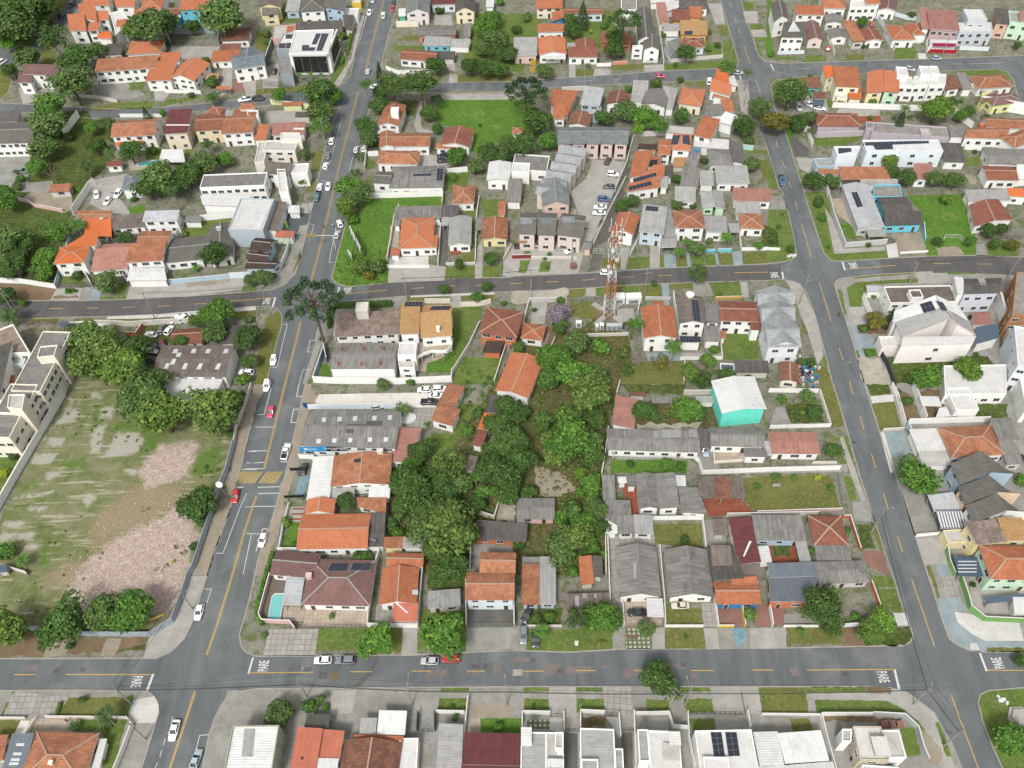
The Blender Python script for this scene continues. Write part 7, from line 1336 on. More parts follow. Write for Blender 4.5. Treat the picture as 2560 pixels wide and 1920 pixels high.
for i,(x,y,w_,c_)in enumerate(((925,945,3.0,'#d8d8d6'),(1045,945,4.6,'#d8d8d6'),(575,1160,1.6,'#cfd2d2'),(773,1180,1.2,'#cfd2d2'),(835,1185,1.4,'#aab4b6'),(880,1185,1.4,'#aab4b6'),(925,1185,1.4,'#9fa8aa'),(985,1175,1.8,'#4a4038'),(732,1190,.8,'#d8d8d6'))):
 lb=('white equipment cabin left of the pair at the tower fence','longer white equipment cabin at the tower fence','single white cabinet on the lawn west of the tower','pale cabinet at the left end of the tower row','second cabinet of the row under the tower','third cabinet of the row under the tower','fourth greyer cabinet of the row under the tower','dark cabinet at the right end of the tower row','tiny white box beside the row under the tower')[i]
 p=P(x,y,0);p.z=0;mb=MB();mb.box((p.x,p.y,0),w_,1.1 if i>1 else 2.2,1.9 if i>1 else 2.4);mb.box((p.x,p.y,1.9 if i>1 else 2.4),w_+.1,1.2 if i>1 else 2.3,.1);mb.box((p.x,p.y-(.56 if i>1 else 1.11),.2),w_*.6,.04,1.4,0,1);tag(obj('equipment_cabinet',mb,[wm(c_),M_METAL],origin=p),lb,'equipment cabinet')
p=P(835,1110,0);mb=MB();mb.box((P(985,1080,0).x,P(985,1080,0).y,0),5,6,.35);tag(obj('concrete_pad',mb,G['lcon'],origin=P(985,1080,0)),'flat concrete pad right of the tower base','concrete pad')
TB=P(835,1055,0);TB.z=0;TOW=thing('communication_tower','tall orange and white lattice tower crowded with white antennas','tower',TB)
M_OR=plain('tower_orange','#c07a55',.6);M_TW=plain('tower_white','#e0e0de',.6);HT=34.0
def tr(z):return 1.5*(1-z/HT)+.4
def tp(k,z):a=math.radians(45+90*k);return TB+Vc((math.cos(a)*tr(z)*1.2,math.sin(a)*tr(z)*1.2,z))
zs=[0]
while zs[-1]<HT:zs.append(min(HT,zs[-1]+1.5+tr(zs[-1])*.5))
bcol=lambda z:1 if z<6.5 or 12<=z<17 or 21<=z<27.5 else 0
for k in range(4):
 mb=MB()
 for i in range(len(zs)-1):mb.beam(tp(k,zs[i]),tp(k,zs[i+1]),.15,.15,bcol(zs[i]))
 obj('leg',mb,[M_OR,M_TW],TOW)
 mb=MB()
 for i in range(len(zs)-1):
  c=bcol(zs[i]);mb.beam(tp(k,zs[i]),tp((k+1)%4,zs[i+1]),.07,.07,c);mb.beam(tp((k+1)%4,zs[i]),tp(k,zs[i+1]),.07,.07,c);mb.beam(tp(k,zs[i+1]),tp((k+1)%4,zs[i+1]),.07,.07,c)
 obj('bracing',mb,[M_OR,M_TW],TOW)
mb=MB();mb.tube(TB+Vc((0,0,.3)),TB+Vc((0,0,30)),.1,n=8);obj('cable_riser',mb,M_DARK,TOW)
for zz,rad in((24,1.4),(28,1.6),(32,1.7)):
 mb=MB();prev=None
 for i in range(13):
  a=i*math.pi/6;c=TB+Vc((math.cos(a)*rad,math.sin(a)*rad,zz))
  if prev:mb.beam(prev,c,.16,.25)
  prev=c
 for i in range(6):a=i*math.pi/3;mb.beam(TB+Vc((0,0,zz)),TB+Vc((math.cos(a)*rad,math.sin(a)*rad,zz)),.14,.14)
 obj('platform',mb,M_OR if zz>27 else M_METAL,TOW)
rr=random.Random(5)
for zz,rad,n in((20.5,1.2,4),(24,1.5,7),(28,1.7,8),(32,1.7,8)):
 for i in range(n):
  a=i*6.283/n+rr.uniform(-.1,.1);h=rr.uniform(1.1,2.0);c=TB+Vc((math.cos(a)*(rad+.2),math.sin(a)*(rad+.2),zz-h/2+rr.uniform(-.4,.8)));mb=MB();mb.box(c,.16,.32,h,a);obj('panel_antenna',mb,M_TW,TOW)
for i,(a,zz)in enumerate(((4.3,26),(5.2,22.5),(3.6,19.5),(5.6,30))):
 c=TB+Vc((math.cos(a)*1.3,math.sin(a)*1.3,zz));mb=MB();d=Vc((math.cos(a),math.sin(a),0));mb.tube(c,c+d*.4,.6,.62,14);obj('dish_antenna',mb,M_TW,TOW)
for a in(.5,2.6,4.6):mb=MB();b=TB+Vc((math.cos(a)*1.6,math.sin(a)*1.6,31.5));mb.tube(b,b+Vc((0,0,4)),.06);mb.tube(b+Vc((0,0,1.5)),b+Vc((0,0,4)),.13);obj('rod_antenna',mb,M_TW,TOW)
for k in range(4):a=math.radians(45+90*k);c=TB+Vc((math.cos(a)*3.4,math.sin(a)*3.4,0));mb=MB();mb.beam(TB+Vc((math.cos(a)*2,math.sin(a)*2,.25)),TB+Vc((math.cos(a)*6,math.sin(a)*6,.2)),1.5,.5);obj('footing',mb,G['lcon'],TOW)
pole('g1',1145,885,9,10,'pale lamp pole on the verge right of the tower',lamp=80);pole('g2',165,860,9,0,'pole with round lamp on the middle street before the long drive',lamp=100);pole('g3',515,600,9,None,'thin pole by the brick post at the townhouse drive')
p=P(530,655,0);p.z=0;mb=MB();mb.box((p.x,p.y,0),1.6,1.6,1.5,.2);mb.box((p.x,p.y,1.5),1.75,1.75,.1,.2);tag(obj('brick_bin',mb,G['red'],origin=p),'square brick refuse bin on the pale paving','refuse bin')
# column 3, row 1
tile(3,1)
for s_,m_ in(('62/0 38/0 6/20 6/84 92/-2 1/13 -77/5 -19/-3 -13/-13 -22/-78','gr'),('98/26 14/22 19/50 71/-4 0/7 -87/6 -9/-41','lcon'),('124/54 16/0 16/23 -18/3','gg'),('108/12 20/-2 42/69 -10/-3 -20/-22 -22/-18','beige'),('216/72 48/-2 6/14 6/18 -50/5','tan'),('204/92 18/-4 4/24 -18/2','wcon'),('238/6 100/-2 20/70 2/36 -84/0 -6/-24 -4/-50','gg'),('290/96 38/-2 12/15 -44/1','tan'),('360/90 14/0 8/21 -22/-1','con'),('374/90 62/0 -4/21 -48/0','gr'),('0/32 32/-12 6/40 10/32 0/20 -12/8 -36/2','gr'),('-12/54 26/12 6/28 -32/2','wg'),('0/7 30/-1 4/24 -34/1','con'),('147/146 103/-8 4/3 -106/9','dg'),('136/166 16/-10 106/-7 2/7 -88/4 -12/38 -18/0','gr'),('120/168 8/2 8/42 -6/0','gr'),('140/200 26/-2 6/30 -36/2','lcon'),('142/230 12/0 2/13 36/15 0/11 -24/1 1/16 -11/0','ltblue'),('154/230 46/-2 18/16 -62/1','soil'),('164/270 28/0 2/14 -26/1','gr'),('151/274 5/-1 3/13 -5/0','dg'),('256/138 28/-1 8/21 -32/0','lcon'),('285/138 23/0 10/20 -25/0','lcon'),('309/138 51/2 -2/2 -48/0','gr'),('370/140 40/2 0/2 -38/-1','gr'),('156/287 36/-1 20/46 -44/0','bare'),('202/286 178/-2 20/28 -100/16 -82/4','wg'),('0/153 26/-1 -2/3 -24/1','gr'),('42/172 6/4 12/30 -9/0','gr'),('65/176 4/0 7/28 -3/0','gr'),('57/228 10/0 4/16 -11/0','dg'),('78/227 5/0 5/16 -5/0','dg'),('93/283 7/0 4/17 -7/0','gr'),('76/302 26/-1 8/31 -24/0','dg'),('48/288 34/-4 4/16 -26/2','wg'),('30/152 26/6 28/62 12/62 -10/18 -18/-60 -28/-70','lcon')):pat('ground_patch',s_,m_)
B('131/-12 43/-2 26/74 -48/2',3.8,'gy','pw','g','corner house with weathered whitish roof and solar column',rs=1.0);onr('144/1 10/-1 10/25 -10/2','solar',2,7);A('170/66 30/-4 4/14 -30/2',2.6,'n','lg','-',wn=0)
B('189/10 49/-3 14/30 -52/3',3.4,'gx','gd','cy','sky-blue house with dark grey shingle roofs beside the vacant meadow',rs=.8);A('200/41 64/-6 3/21 -66/2',3.4,'s','gd','cy')
WT("104/12 7/28 21/56 72/-6,2.0,g,long grey wall wrapping the whitish-roofed corner house|100/-8 4/20,2.0,w,white upper wall of the whitish-roofed corner house|267/58 3/28,1.6,cy,curved sky-blue wall at the meadow edge|338/12 16/54,1.8,q,old grey wall right of the vacant meadow");rail('302/86 2/-7 25/0 9/9',1.4,'white wooden gate on the vacant meadow',M_WHITE,step=1.8);rail('374/82 60/-1',1.6,'dark railing below the brown hip-roofed house',M_DARK);rail('203/87 17/-1',1.8,'black driveway gate beside the sky-blue house',M_DARK,cat='gate',name='gate');WT("0/100 20/1,1.0,w,white low wall at the left avenue kerb|276/104 -48/3,.8,w,white low wall before the rubble garden")
B('348/22 50/-10 26/36 -68/12',3.4,'gy','rb','w','brown-red roofed white house right of the vacant meadow',rs=1.1);B('340/0 72/-4 6/16 -70/6',3.0,'s','lg','w','pale grey flat roofs behind the brown-red roof',cat='house',wn=0);B('412/-4 48/0 0/13 -42/-1',3.4,'s','vo','w','bright orange roof at the right edge behind the brown-red roof')
B('200/163 116/-2 12/27 -116/5',5.0,'f','gb','w','wide grey-brown flat roof with white parapet on the right corner',cat='building');A('243/169 21/-1 4/13 -19/2',6.6,'f','gb','w',wn=0);A('170/162 29/0 1/10 -28/0',3.0,'n','pw','w',wn=0);W('162/184 14/32',2.2,'w','white garden wall left of the wide parapet roof');pat('yard','166/178 34/0 10/34 -32/4','con')
B('339/150 65/-2 -4/26 -62/2',8.0,'gx','gd','#c9ced6','tall pale block with dark grey roof and dormer',cat='building',rs=.9);onr('362/149 12/0 4/11 -12/1','light');A('320/150 18/0 0/26 -10/0',7.8,'s','wh','w',wn=0);B('352/210 32/-1 0/20 -29/1',3.0,'s','sa','w','small salmon sheet roof between the tall white gables',cat='outbuilding',wn=0)
B('218/206 68/-21 10/21 -80/19',8.2,'sr','wh','#eae5e0','very large white gabled building with blue solar panels',cat='building',rs=1.6,wn=0);A('287/185 43/12 16/25 -48/-16',8.2,'sl','wh','#eae5e0',rs=1.6,wn=0);A('221/226 79/-20 12/20 -79/25',8.0,'sr','lg','#dcd6d0',rs=1.8,wn=0);A('300/206 48/16 12/26 -36/-12',8.0,'sl','lg','#dcd6d0',rs=1.8,wn=0);onr('262/194 20/-6 8/16 -21/5','solar',3,2);onr('290/188 12/3 10/16 -12/-3','solar',2,4)
_c=[P(x,y,0)for x,y in((1130,1420),(1780,1400))];A('233/250 127/-1 -6/13 -124/4',7.4,'n','cw','#eae5e0',o=.05,wn=.3);A('192/250 30/-2 6/18 -31/2',4.0,'f','cw','#dcd6d0',wn=0)
B('358/236 38/-6 4/22 -40/11',4.2,'s','nb','w','steel-blue metal roof right of the very large white gable',cat='annex',wn=0)
B('430/138 54/0 0/72 -62/2',10,'f','co','#a5764e','tall brown-clad apartment block at the right edge',cat='apartment block',wn=1.2);B('428/236 56/0 0/76 -54/-16',10,'f','cw','#d3d8dc','white apartment block with small windows at the right edge',cat='apartment block',wn=1.3);W('392/192 10/38 8/50 6/52',4.5,'w','long tall white party wall before the apartment blocks',th=.5)
tile(2,1)
for i,(s_,lb)in enumerate((('417/174 67/-6 2/24 -58/5','top'),('426/198 58/-5 4/27 -56/4','middle'),('433/225 56/-4 9/45 -58/4','bottom'))):B(s_,7.0,'gx','tp','#d6dade',lb+' pale grey-blue glazed-tile townhouse of the corner row',cat='townhouse',group='pale grey corner townhouses',rs=2.0);A(s_,6.9,'gy','tp','#d6dade',rs=2.2,wn=0,o=.6)
B('462/290 32/10 4/28 -34/0',3.2,'gy','br','c','small brown-orange gabled house beside the heap of bags',rs=.8);
p=P(2535,1560,0);p.z=0;rr=random.Random(8);cols=['#d8d8d8','#3f78b0','#2f9a9a','#c05050','#e0e0dc','#38383c'];mb=MB()
for i in range(170):a=rr.random()*6.28;r_=rr.random()*4.2;s_=rr.uniform(.25,.7);mb.box((p.x+math.cos(a)*r_,p.y+math.sin(a)*r_*1.3,.0),s_,s_*.8,s_*rr.uniform(.5,1.6),a,rr.randrange(6))
tag(obj('rubbish_heap',mb,[plain('bag'+c_,c_,.6)for c_ in cols],origin=p),kind='stuff')
tile(3,1)
TT("435,85,75,k,k,round dark tree beside the avenue above the corner house|470,220,60,s,g,bright bush on the corner house verge|870,460,35,k,k,small round tree before the long grey wall|1550,60,55,b,l,pale yellow-green tree in the vacant meadow|1465,430,50,b,k,small dark tree left of the white wooden gate|1745,420,55,b,g,yellow-green tree right of the white wooden gate|1915,330,75,b,k,left dark tree below the brown-red roof|2030,320,60,b,k,right dark tree below the brown-red roof|1960,440,60,b,k,dark verge tree left of the purple one|2110,460,65,b,b,purplish dark verge tree at the right edge|915,900,32,s,g,bright potted bush in the white garden|920,1110,95,b,b,purplish tree before the very large white gable|830,1180,60,s,g,lime bush below the purplish tree|880,1385,55,s,g,bush on the small lawn by the white gate|1370,1590,145,b,g,bright green tree in the bare plot, left|1735,1530,125,b,l,lime green tree in the bare plot, right|1750,1085,30,s,k,dark shrub beside the small salmon roof|190,490,55,s,k,dark bush by the left avenue kerb|90,300,32,s,k,small bush on the avenue lawn|30,400,60,s,k,bushy corner garden by the white low wall|290,1470,50,s,,bush behind the heap of bags|370,1480,50,s,k,dark bush right of the heap of bags|1800,1400,35,s,,shrub at the foot of the party wall|520,470,30,s,g,tiny bush on the corner verge")
T(1060,1080,50,'c','k','tall dark cypress leaning over the very large white gable',hc=4.5,asp=1.0)
WT("194/284 10/16 14/40,2.0,k,black screen fence across the bare plot|222/283 102/-2,2.0,w,stained white wall below the very large white gable")
person(605,1075,'#24262c','#33343a','person in black riding or walking on the right avenue',60);person(120,215,'#1f2126','#2c2e36','person in black on the avenue lawn',10)
pole('h1',272,965,11,60,'slanting pale pole with lamp arm beside the corner townhouses',lamp=10);pole('h2',1215,795,9,10,'pole behind the wide parapet roof on the right corner',lamp=90);pole('h3',2070,745,10,30,'pole with transformer at the right end of the middle street',tf=True);pole('h4',75,165,10,60,'dark double pole beside the avenue white wall');pole('h5',130,800,9,45,'thin pole at the corner stop sign');lamp(560,1655,8,10,'street lamp arm over the right avenue, upper')
mb=MB();p=P(205,560,0);p.z=0
for i in range(4):mb.box((p.x+(i-1.5)*.7,p.y+(i%2)*.4,0),.9,.7,.5,i)
tag(obj('rubbish_bags',mb,M_WHITE,origin=p),'white rubbish bags at the avenue corner kerb','rubbish')
# column 0, row 0
tile(0,0)
PT("ground_patch:dg:-40/112 52/0 14/48 -26/12 -40/4|ground_patch:dg:140/186 24/-2 42/-8 -6/14 -30/1|ground_patch:gr:206/176 62/0 -6/12 -60/0|ground_patch:gr:290/172 58/-6 -2/5 -62/11 -8/-1|ground_patch:con:158/140 58/2 34/22 -26/8 -64/-6|ground_patch:gr:224/136 32/0 -10/18 -22/2|ground_patch:lcon:266/156 30/0 -12/18 -16/0|ground_patch:gr:300/150 48/-2 -2/8 -44/0|ground_patch:lcon:296/80 84/0 -2/24 -58/0 -26/-10|ground_patch:lcon:386/116 16/0 -2/36 -20/18|ground_patch:red:406/138 18/0 -2/22 -22/-4|ground_patch:wg:130/208 70/-2 -8/34 -64/20 -28/72 -60/0 40/-92|ground_patch:beige:220/270 60/0 -8/24 -48/0|ground_patch:gr:250/252 30/4 -4/20 -24/0|ground_patch:con:0/270 52/0 -4/62 -88/0 0/-56|ground_patch:con:50/316 42/-4 -4/20 -44/0|ground_patch:dg:60/6 64/-18 -32/48 -52/52 -14/6|ground_patch:dg:72/86 28/0 -6/26 -22/0|ground_patch:lcon:32/152 64/-2 -10/20 -46/10|ground_patch:lcon:156/312 64/-12 0/32 -80/0|ground_patch:lcon:410/112 32/0 0/54 -16/0|ground_patch:gr:320/258 16/0 -8/14 -8/-2")
cover('-40/-20 136/0 -8/32 -56/58 -72/14',.5,.5,'k','forest_undergrowth',hmax=2.5,seed=61)
for i,(x,y,r,w_)in enumerate(((60,60,190,'in the middle of the corner wood'),(230,60,180,'right of the wood centre'),(380,40,150,'nearest the side street at the top'),(120,240,180,'in the lower half of the corner wood'),(300,180,120,'on the roadside of the wood, lower'),(20,180,150,'on the left edge of the photo, in the wood'),(200,320,90,'smallest, at the lower tip of the wood'),(-80,100,170,'cut by the left edge at the wood'),(430,-60,140,'cut by the top edge at the wood'))):T(x,y,r,'b' if i%2 else 'd','k' if i%3 else '','dark forest tree '+w_,group='forest trees at the top left corner')
TT("70,370,90,b,g,bright tree at the left edge below the forest|450,330,150,l,k,tall windswept pine above the dark-roofed white house|240,500,120,b,,green tree by the curved side street|70,610,75,b,k,dark bush by the curved side street|640,500,150,b,k,dark tree group behind the long orange gallery house|840,440,80,b,,tree touching the grey roof of the top left|620,720,185,d,gy,large grey-green tree beside the paved court|1280,230,180,b,,big green tree behind the pink house row at the top|1150,260,90,b,y,yellow-green tree left of the big one at the top|1420,190,130,b,k,dark right half of the big tree at the top|1900,150,200,b,,broad tree beside the turquoise house|1660,230,75,b,k,dark tree in the turquoise house patio|1415,345,45,s,yy,yellow-green shrub at the ball court corner|1040,470,60,s,k,dark shrub before the orange hip roof at the top|1195,460,45,s,k,small tree before the orange hip roof at the top|1780,520,55,s,gy,grey shrub at the ball court|1650,820,45,s,gy,round pale bush on the bank lawn|1830,710,75,s,k,dark shrub under the straw parasol|400,930,160,b,g,bright green tree beside the dark grey roof, left|430,1060,150,b,gy,grey-green tall tree above the gully|370,1280,130,b,,green tree at the white gallery building corner|300,1450,90,b,g,bright tree by the grey car at the left|800,1110,65,b,g,lime tree in the gully garden|830,1260,85,b,k,dark round tree in the gully garden|930,1060,75,l,gy,sparse tree by the pink tiled house|1120,1300,125,d,k,spreading dark cedar above the small pool|740,1440,90,l,,pale tree in the dry gully|130,1480,40,n,k,small palm by the left parking court|180,1540,60,s,g,bush below the grey car|1400,975,45,k,g,round bright bush on the street verge|1400,1520,170,b,,large green tree behind the white block|1620,1500,120,b,k,dark right part of the trees behind the white block|1760,1400,120,b,gy,grey-green tree near the white pergola|1930,1380,80,b,g,round bright tree near the white block|1500,1600,120,b,k,shadowy tree beside the tall palms|1280,1600,130,b,k,dark tree beside the slate roof|1320,1300,60,s,g,bright shrub beside the spreading cedar|600,1180,60,s,k,shrub above the pale gully wall|1000,1200,60,s,k,shrubs before the pink tiled house|150,1610,60,s,,bush at the lower left bank|40,1640,80,s,g,bright scrub at the left bank edge|700,1630,60,s,g,bright scrub at the courtyard wall|450,1500,90,x,,bare branches in the dry gully")
for x,y,r,hc,lb in((770,620,60,8,'tall thin palm in front of the long gallery house'),(440,680,70,6,'palm beside the dark-roofed white house'),(1830,830,85,4,'broad palm on the curving street'),(940,1310,60,7,'slim palm by the small pool hut'),(1790,1240,75,5,'palm in the garden behind the red-brown houses'),(1480,1640,70,9,'tall palm beside the white block trees')):T(x,y,r,'p','k',lb,hc=hc)
T(1258,980,42,'c','k','dark pointed conifer on the street verge',hc=3)
B('41/113 66/2 -9/16 -59/-3',6,'s','mv','w','white two-storey house with dark plum roof, far left',wn=.9);A('34/128 23/2 -3/13 -24/0',5,'s','mv','w')
B('170/104 104/-4 -4/18 -106/6',5.6,'s','ob','w','long orange-roofed gallery house above the paved court');B('200/207 77/0 -10/27 -72/2',5.6,'gx','ob','w','pink-orange tiled two-storey house above the cedar');A('202/241 48/0 -2/9 -48/1',3,'s','vo','w')
B('260/112 54/-2 -24/30 -34/-1',4.6,'s','bo','w','wide bright orange split-gable house above the bank lawn');A('324/101 34/11 -18/28 -50/-4',4.6,'gy','bo','w');A('276/93 37/0 -2/13 -37/0',5,'s','bo','w')
B('226/69 55/1 -1/21 -60/3',3.6,'h','bo','w','orange hip-roofed house beside the grey ball court');B('188/74 27/2 -3/16 -36/4',3.4,'gx','gd','q','dark grey gable house left of the orange hip roof, top',rs=.8);B('385/53 49/-1 -4/18 -47/0',3.4,'s','br','w','brown-roofed pavilion right of the ball court',cat='pavilion');A('382/77 35/1 -3/12 -36/0',3,'s','br','w',wn=0);B('368/90 46/0 -2/16 -46/0',3,'s','or','w','orange-roofed garage row below the brown pavilion',cat='garage')
B('402/98 52/-10 6/24 -60/8',6,'gx','sl','w','white house with blue slate gables near the glass office',rs=1.4);A('416/86 24/-2 0/28 -24/0',6,'gy','sl','w',wn=0)
B('291/192 40/0 -5/38 -41/1',7,'s','rd','#d9cfb8','tall beige house with plum red roof and white ridge',rs=.8);onr('287/215 41/0 0/2 -41/0','white');B('340/197 50/0 -6/27 -46/1',5.8,'gx','rb','#d9cba8','beige house with wine-brown roof and small dormer',rs=1);A('366/179 24/9 -10/10 -24/-1',6,'h','rb','#d9cba8',wn=0);B('390/189 52/-1 -2/42 -55/0',5.6,'gx','ob','w','wide orange patched-roof white house, right of the wine-brown roof',rs=1);A('416/178 26/0 0/10 -30/1',7,'h','or','w',wn=0);onr('390/190 14/0 -2/10 -13/0','light');A('426/190 20/0 0/10 -18/0',6.4,'f','cw','w',wn=0)
B('-12/212 78/-2 -10/36 -72/2',6,'gx','dg','w','white gallery building with dark grey roof at the left edge',cat='building',rs=1.2,wn=1.4);A('-12/194 48/1 -6/14 -46/1',5,'s','dg','w',wn=0)
for i,(s_,lb)in enumerate((('136/11 30/-1 2/27 -30/-7','upper left'),('118/30 30/-1 1/24 -29/0','lower left'),('168/22 20/0 -1/12 -19/1','middle'),('154/41 20/-1 -4/13 -18/0','lower middle'),('144/-8 48/0 -4/18 -44/-2','top left'),('196/-8 40/0 -4/20 -32/0','top middle'))):B(s_,6.2-.4*i%2,'s','bo','w',lb+' orange-roofed unit of the white angular housing row, top left',cat='townhouse',group='white angular townhouses',wn=.7)
B('190/22 18/-4 18/18 -26/24',6,'f','cw','w','tall white angular party-wall block in the orange row',cat='building',wn=0);B('169/57 23/-1 0/11 -23/-1',3,'s','vo','w','small bright orange porch roof of the angular row',cat='porch',wn=0);B('204/38 18/-1 -4/15 -20/8',5,'s','or','w','narrow orange roof at the end of the angular row');B('248/-8 38/2 -6/22 -36/2',5,'h','bo','w','orange hip roof at the top edge left of the yellow wall');B('232/18 28/0 -2/16 -26/-1',4,'s','or','w','orange shed roof left of the big tree at the top',cat='annex');B('288/12 28/0 -4/12 -22/1',4,'gx','br','w','small brown gabled cottage left of the turquoise house',cat='cottage',rs=.9);B('318/-12 52/0 -12/28 -45/1',6.5,'gx','or','cy','turquoise house with orange roof and twin dormers',rs=1.2)
WT("296/80 -3/-20 91/-3 -4/23,3.5,#8d999f,high grey wall around the concrete ball court|306/54 14/-22,2.5,#2f9fc4,bright blue wall beside the turquoise house|112/236 26/-34,3,w,tall pale wall segment at the top of the gully|138/168 38/4 28/6,1.4,q,curved front wall of the paved court|286/160 62/2,1.4,w,white retaining wall above the bank lawn");rail('48/160 52/8',2.2,'dark slatted gate before the plum-roofed white house',M_DARK,cat='gate',name='gate');W('208/202 72/0',1.4,'w','low wall behind the street conifer')
B('185/280 27/-1 -3/8 -25/1',2.6,'s','rb','w','little red-brown roofed hut beside the small pool',cat='hut');pool('238/283 22/-5 10/0 -4/7 -26/3','small turquoise kidney pool behind the cedar','#49b8b4')
t_=B('280/258 36/0 4/22 -46/0',3.2,'n','wh','-','open white pergola frame with white awning',cat='pergola',wn=0);B('374/150 23/-1 1/6 -24/-1',2.6,'s','or','-','small orange street porch beside the sloping drive',cat='porch',wn=0);B('358/127 23/-2 -5/11 -22/1',2.8,'h','cr','-','straw parasol hut above the curving street',cat='parasol',wn=0)
B('88/320 36/-1 -4/13 -34/-2',2.6,'s','ob','q','rusty orange shed roof at the bottom of the gully',cat='shed')
B('352/300 108/-1 -2/23 -112/0',6.5,'f','gy','w','long white block with grey ribbed roof and blue windows west of the avenue',cat='building',wn=1.3);
tile(0,1);A('346/6 86/0 4/20 -86/-4',4.5,'n','cw','w',wn=0)
W('348/50 62/-7',2.4,'w','white rear wall of the long white block');B('214/-30 34/-2 -2/26 -34/2',4,'h','sl','w','slate-roofed gazebo building in the white courtyard',cat='gazebo')
tile(0,0)
CT("640,15,590,65,suv,k,dark car on the top left side street, upper|545,120,500,165,suv,k,dark car on the top left side street, lower|-20,560,60,510,van,w,white van at the left edge of the curved street");C(2155,850,2070,865,'pickup','w','white pickup on the curving street',cat='pickup truck');CT("2195,850,2270,850,suv,k,dark car right of the white pickup on the curving street|870,720,860,680,hatch,s,silver car under the long gallery house|165,1480,230,1480,suv,g,grey car in the left parking court")
pole('k1',400,200,8,30,'pole at the edge of the top left forest');pole('k2',1240,900,10,60,'dark pole on the verge before the paved court');pole('k3',1640,1010,9,20,'pole beside the tall beige house');lamp(850,800,9,100,'slim lamp post in the paved court')
# column 1, row 0
tile(1,0)
PT("ground_patch:gg:325/172 127/0 -12/48 -8/20 -56/24 -36/-44 -32/-8 4/-32|ground_patch:lcon:322/162 124/0 0/10 -126/1|ground_patch:tan:320/158 128/-1 0/4 -128/1|ground_patch:lcon:284/174 9/0 -9/38 4/10 18/4 -2/4 -26/-2 -5/-12|ground_patch:wg:246/174 34/0 -6/26 -26/0|ground_patch:dg:200/136 120/-8 0/16 -120/-4|ground_patch:dg:348/128 94/0 0/13 -94/2|ground_patch:lcon:334/128 14/0 0/15 -15/1|ground_patch:gr:239/78 53/2 0/8 -53/1|ground_patch:dg:254/62 28/-1 -2/8 -27/1|ground_patch:gr:370/24 130/0 -40/104 -100/-28|ground_patch:dg:0/52 30/18 0/16 -30/0|ground_patch:gr:40/30 36/0 0/9 -36/0|ground_patch:lcon:152/28 40/0 -8/22 -34/-4|ground_patch:gr:138/84 14/28 -22/26 -6/-42|ground_patch:gr:148/100 12/12 -24/34 -12/-4|ground_patch:lcon:308/26 30/0 2/18 -32/-1|ground_patch:lcon:328/106 16/0 0/16 -12/0|ground_patch:lcon:280/266 52/4 -2/20 -52/2|ground_patch:gr:188/276 18/-2 0/16 -18/4|ground_patch:gr:328/302 42/-4 -6/26 -36/2|ground_patch:dg:100/262 18/-2 -10/36 -14/0|ground_patch:dg:88/310 16/-1 -6/23 -12/0|ground_patch:gr:60/308 32/-6 -4/18 -26/0|ground_patch:lcon:16/192 80/-2 -2/22 -82/2|ground_patch:lcon:10/120 30/-12 -2/44 -26/0|ground_patch:gr:60/148 26/0 -4/8 -20/0|ground_patch:lcon:180/26 12/2 -20/68 -28/54 -10/-4 30/-46|ground_patch:dg:0/154 140/-6 4/4 -64/6 -80/5|ground_patch:gr:206/304 -26/16 6/12 14/-12")
B('64/54 75/-5 -17/43 -62/0',9,'f','cw','w','black glass office cube with white frame and rooftop solar panels',cat='office building',wn=0,o=0)
onr('104/58 9/0 -9/19 -8/0','solar',2,6);onr('114/58 12/0 -12/30 -10/0','solar',2,8);onr('80/78 12/0 -1/10 -12/0','solar',3,2);onr('92/82 11/0 -2/6 -10/0','solar',3,2)
qa,qb,qc,qd=P(300,465,9),P(612,462,9),P(692,250,9),P(322,268,9);M_BG=plain('black_glass','#2b2d2c',.06,.8)
for(p,q)in((qa,qb),(qb,qc)):
 d=(q-p);d.z=0;L_=d.length;d.normalize();n_=Vc((d.y,-d.x,0));n_.normalize();n__=n_*.35;k_=max(2,int(L_/3.4))
 for i in range(k_):
  a=lerp(p,q,(i+.04)/k_*.94+.03);b=lerp(p,q,(i+.96)/k_*.94+.03);mb=MB();z0,z1=1.2,8.2
  A0,B0=Vc((a.x,a.y,z0))+n__,Vc((b.x,b.y,z0))+n__;mb.hexa([A0,B0,B0-n_*.2,A0-n_*.2]+[v+Vc((0,0,z1-z0))for v in(A0,B0,B0-n_*.2,A0-n_*.2)]);obj('glass_panel',mb,M_BG,CUR)
 mb=MB();a=Vc((p.x,p.y,8.6))+n_*.3;b=Vc((q.x,q.y,8.6))+n_*.3;mb.beam(a,b,.6,.8);mb.beam(a-Vc((0,0,7.9)),b-Vc((0,0,7.9)),.6,.6);obj('frame',mb,M_WHITE,CUR)
A('44/57 33/3 -13/25 -26/0',7,'f','cw','#8d9497',wn=0);onr('52/59 12/1 -2/7 -11/0','solar',3,1);onr('41/75 12/0 -3/9 -11/0','solar',3,2);onr('54/74 12/1 -2/9 -13/0','solar',3,2);A('37/102 23/1 4/29 -22/-4',4.5,'f','co','#8d9497',wn=0)
W('30/76 -18/54',3,'#7b8387','dark grey wall with light strips left of the glass office');rail('12/147 48/6',2,'dark blue railing gate in front of the glass office',M_DARK);C(150,640,165,590,'suv','k','black car in the glass office side yard')
B('70/41 81/-2 -3/19 -80/0',3.5,'s','gd','q','dark grey roof strip behind the glass office',cat='building',wn=0);B('29/45 40/-3 -3/22 -36/2',3,'f','cl','pk','roofless pinkish walled yard behind the glass office',cat='walled yard',wn=0);onr('54/45 14/-1 -4/10 -12/3','orange')
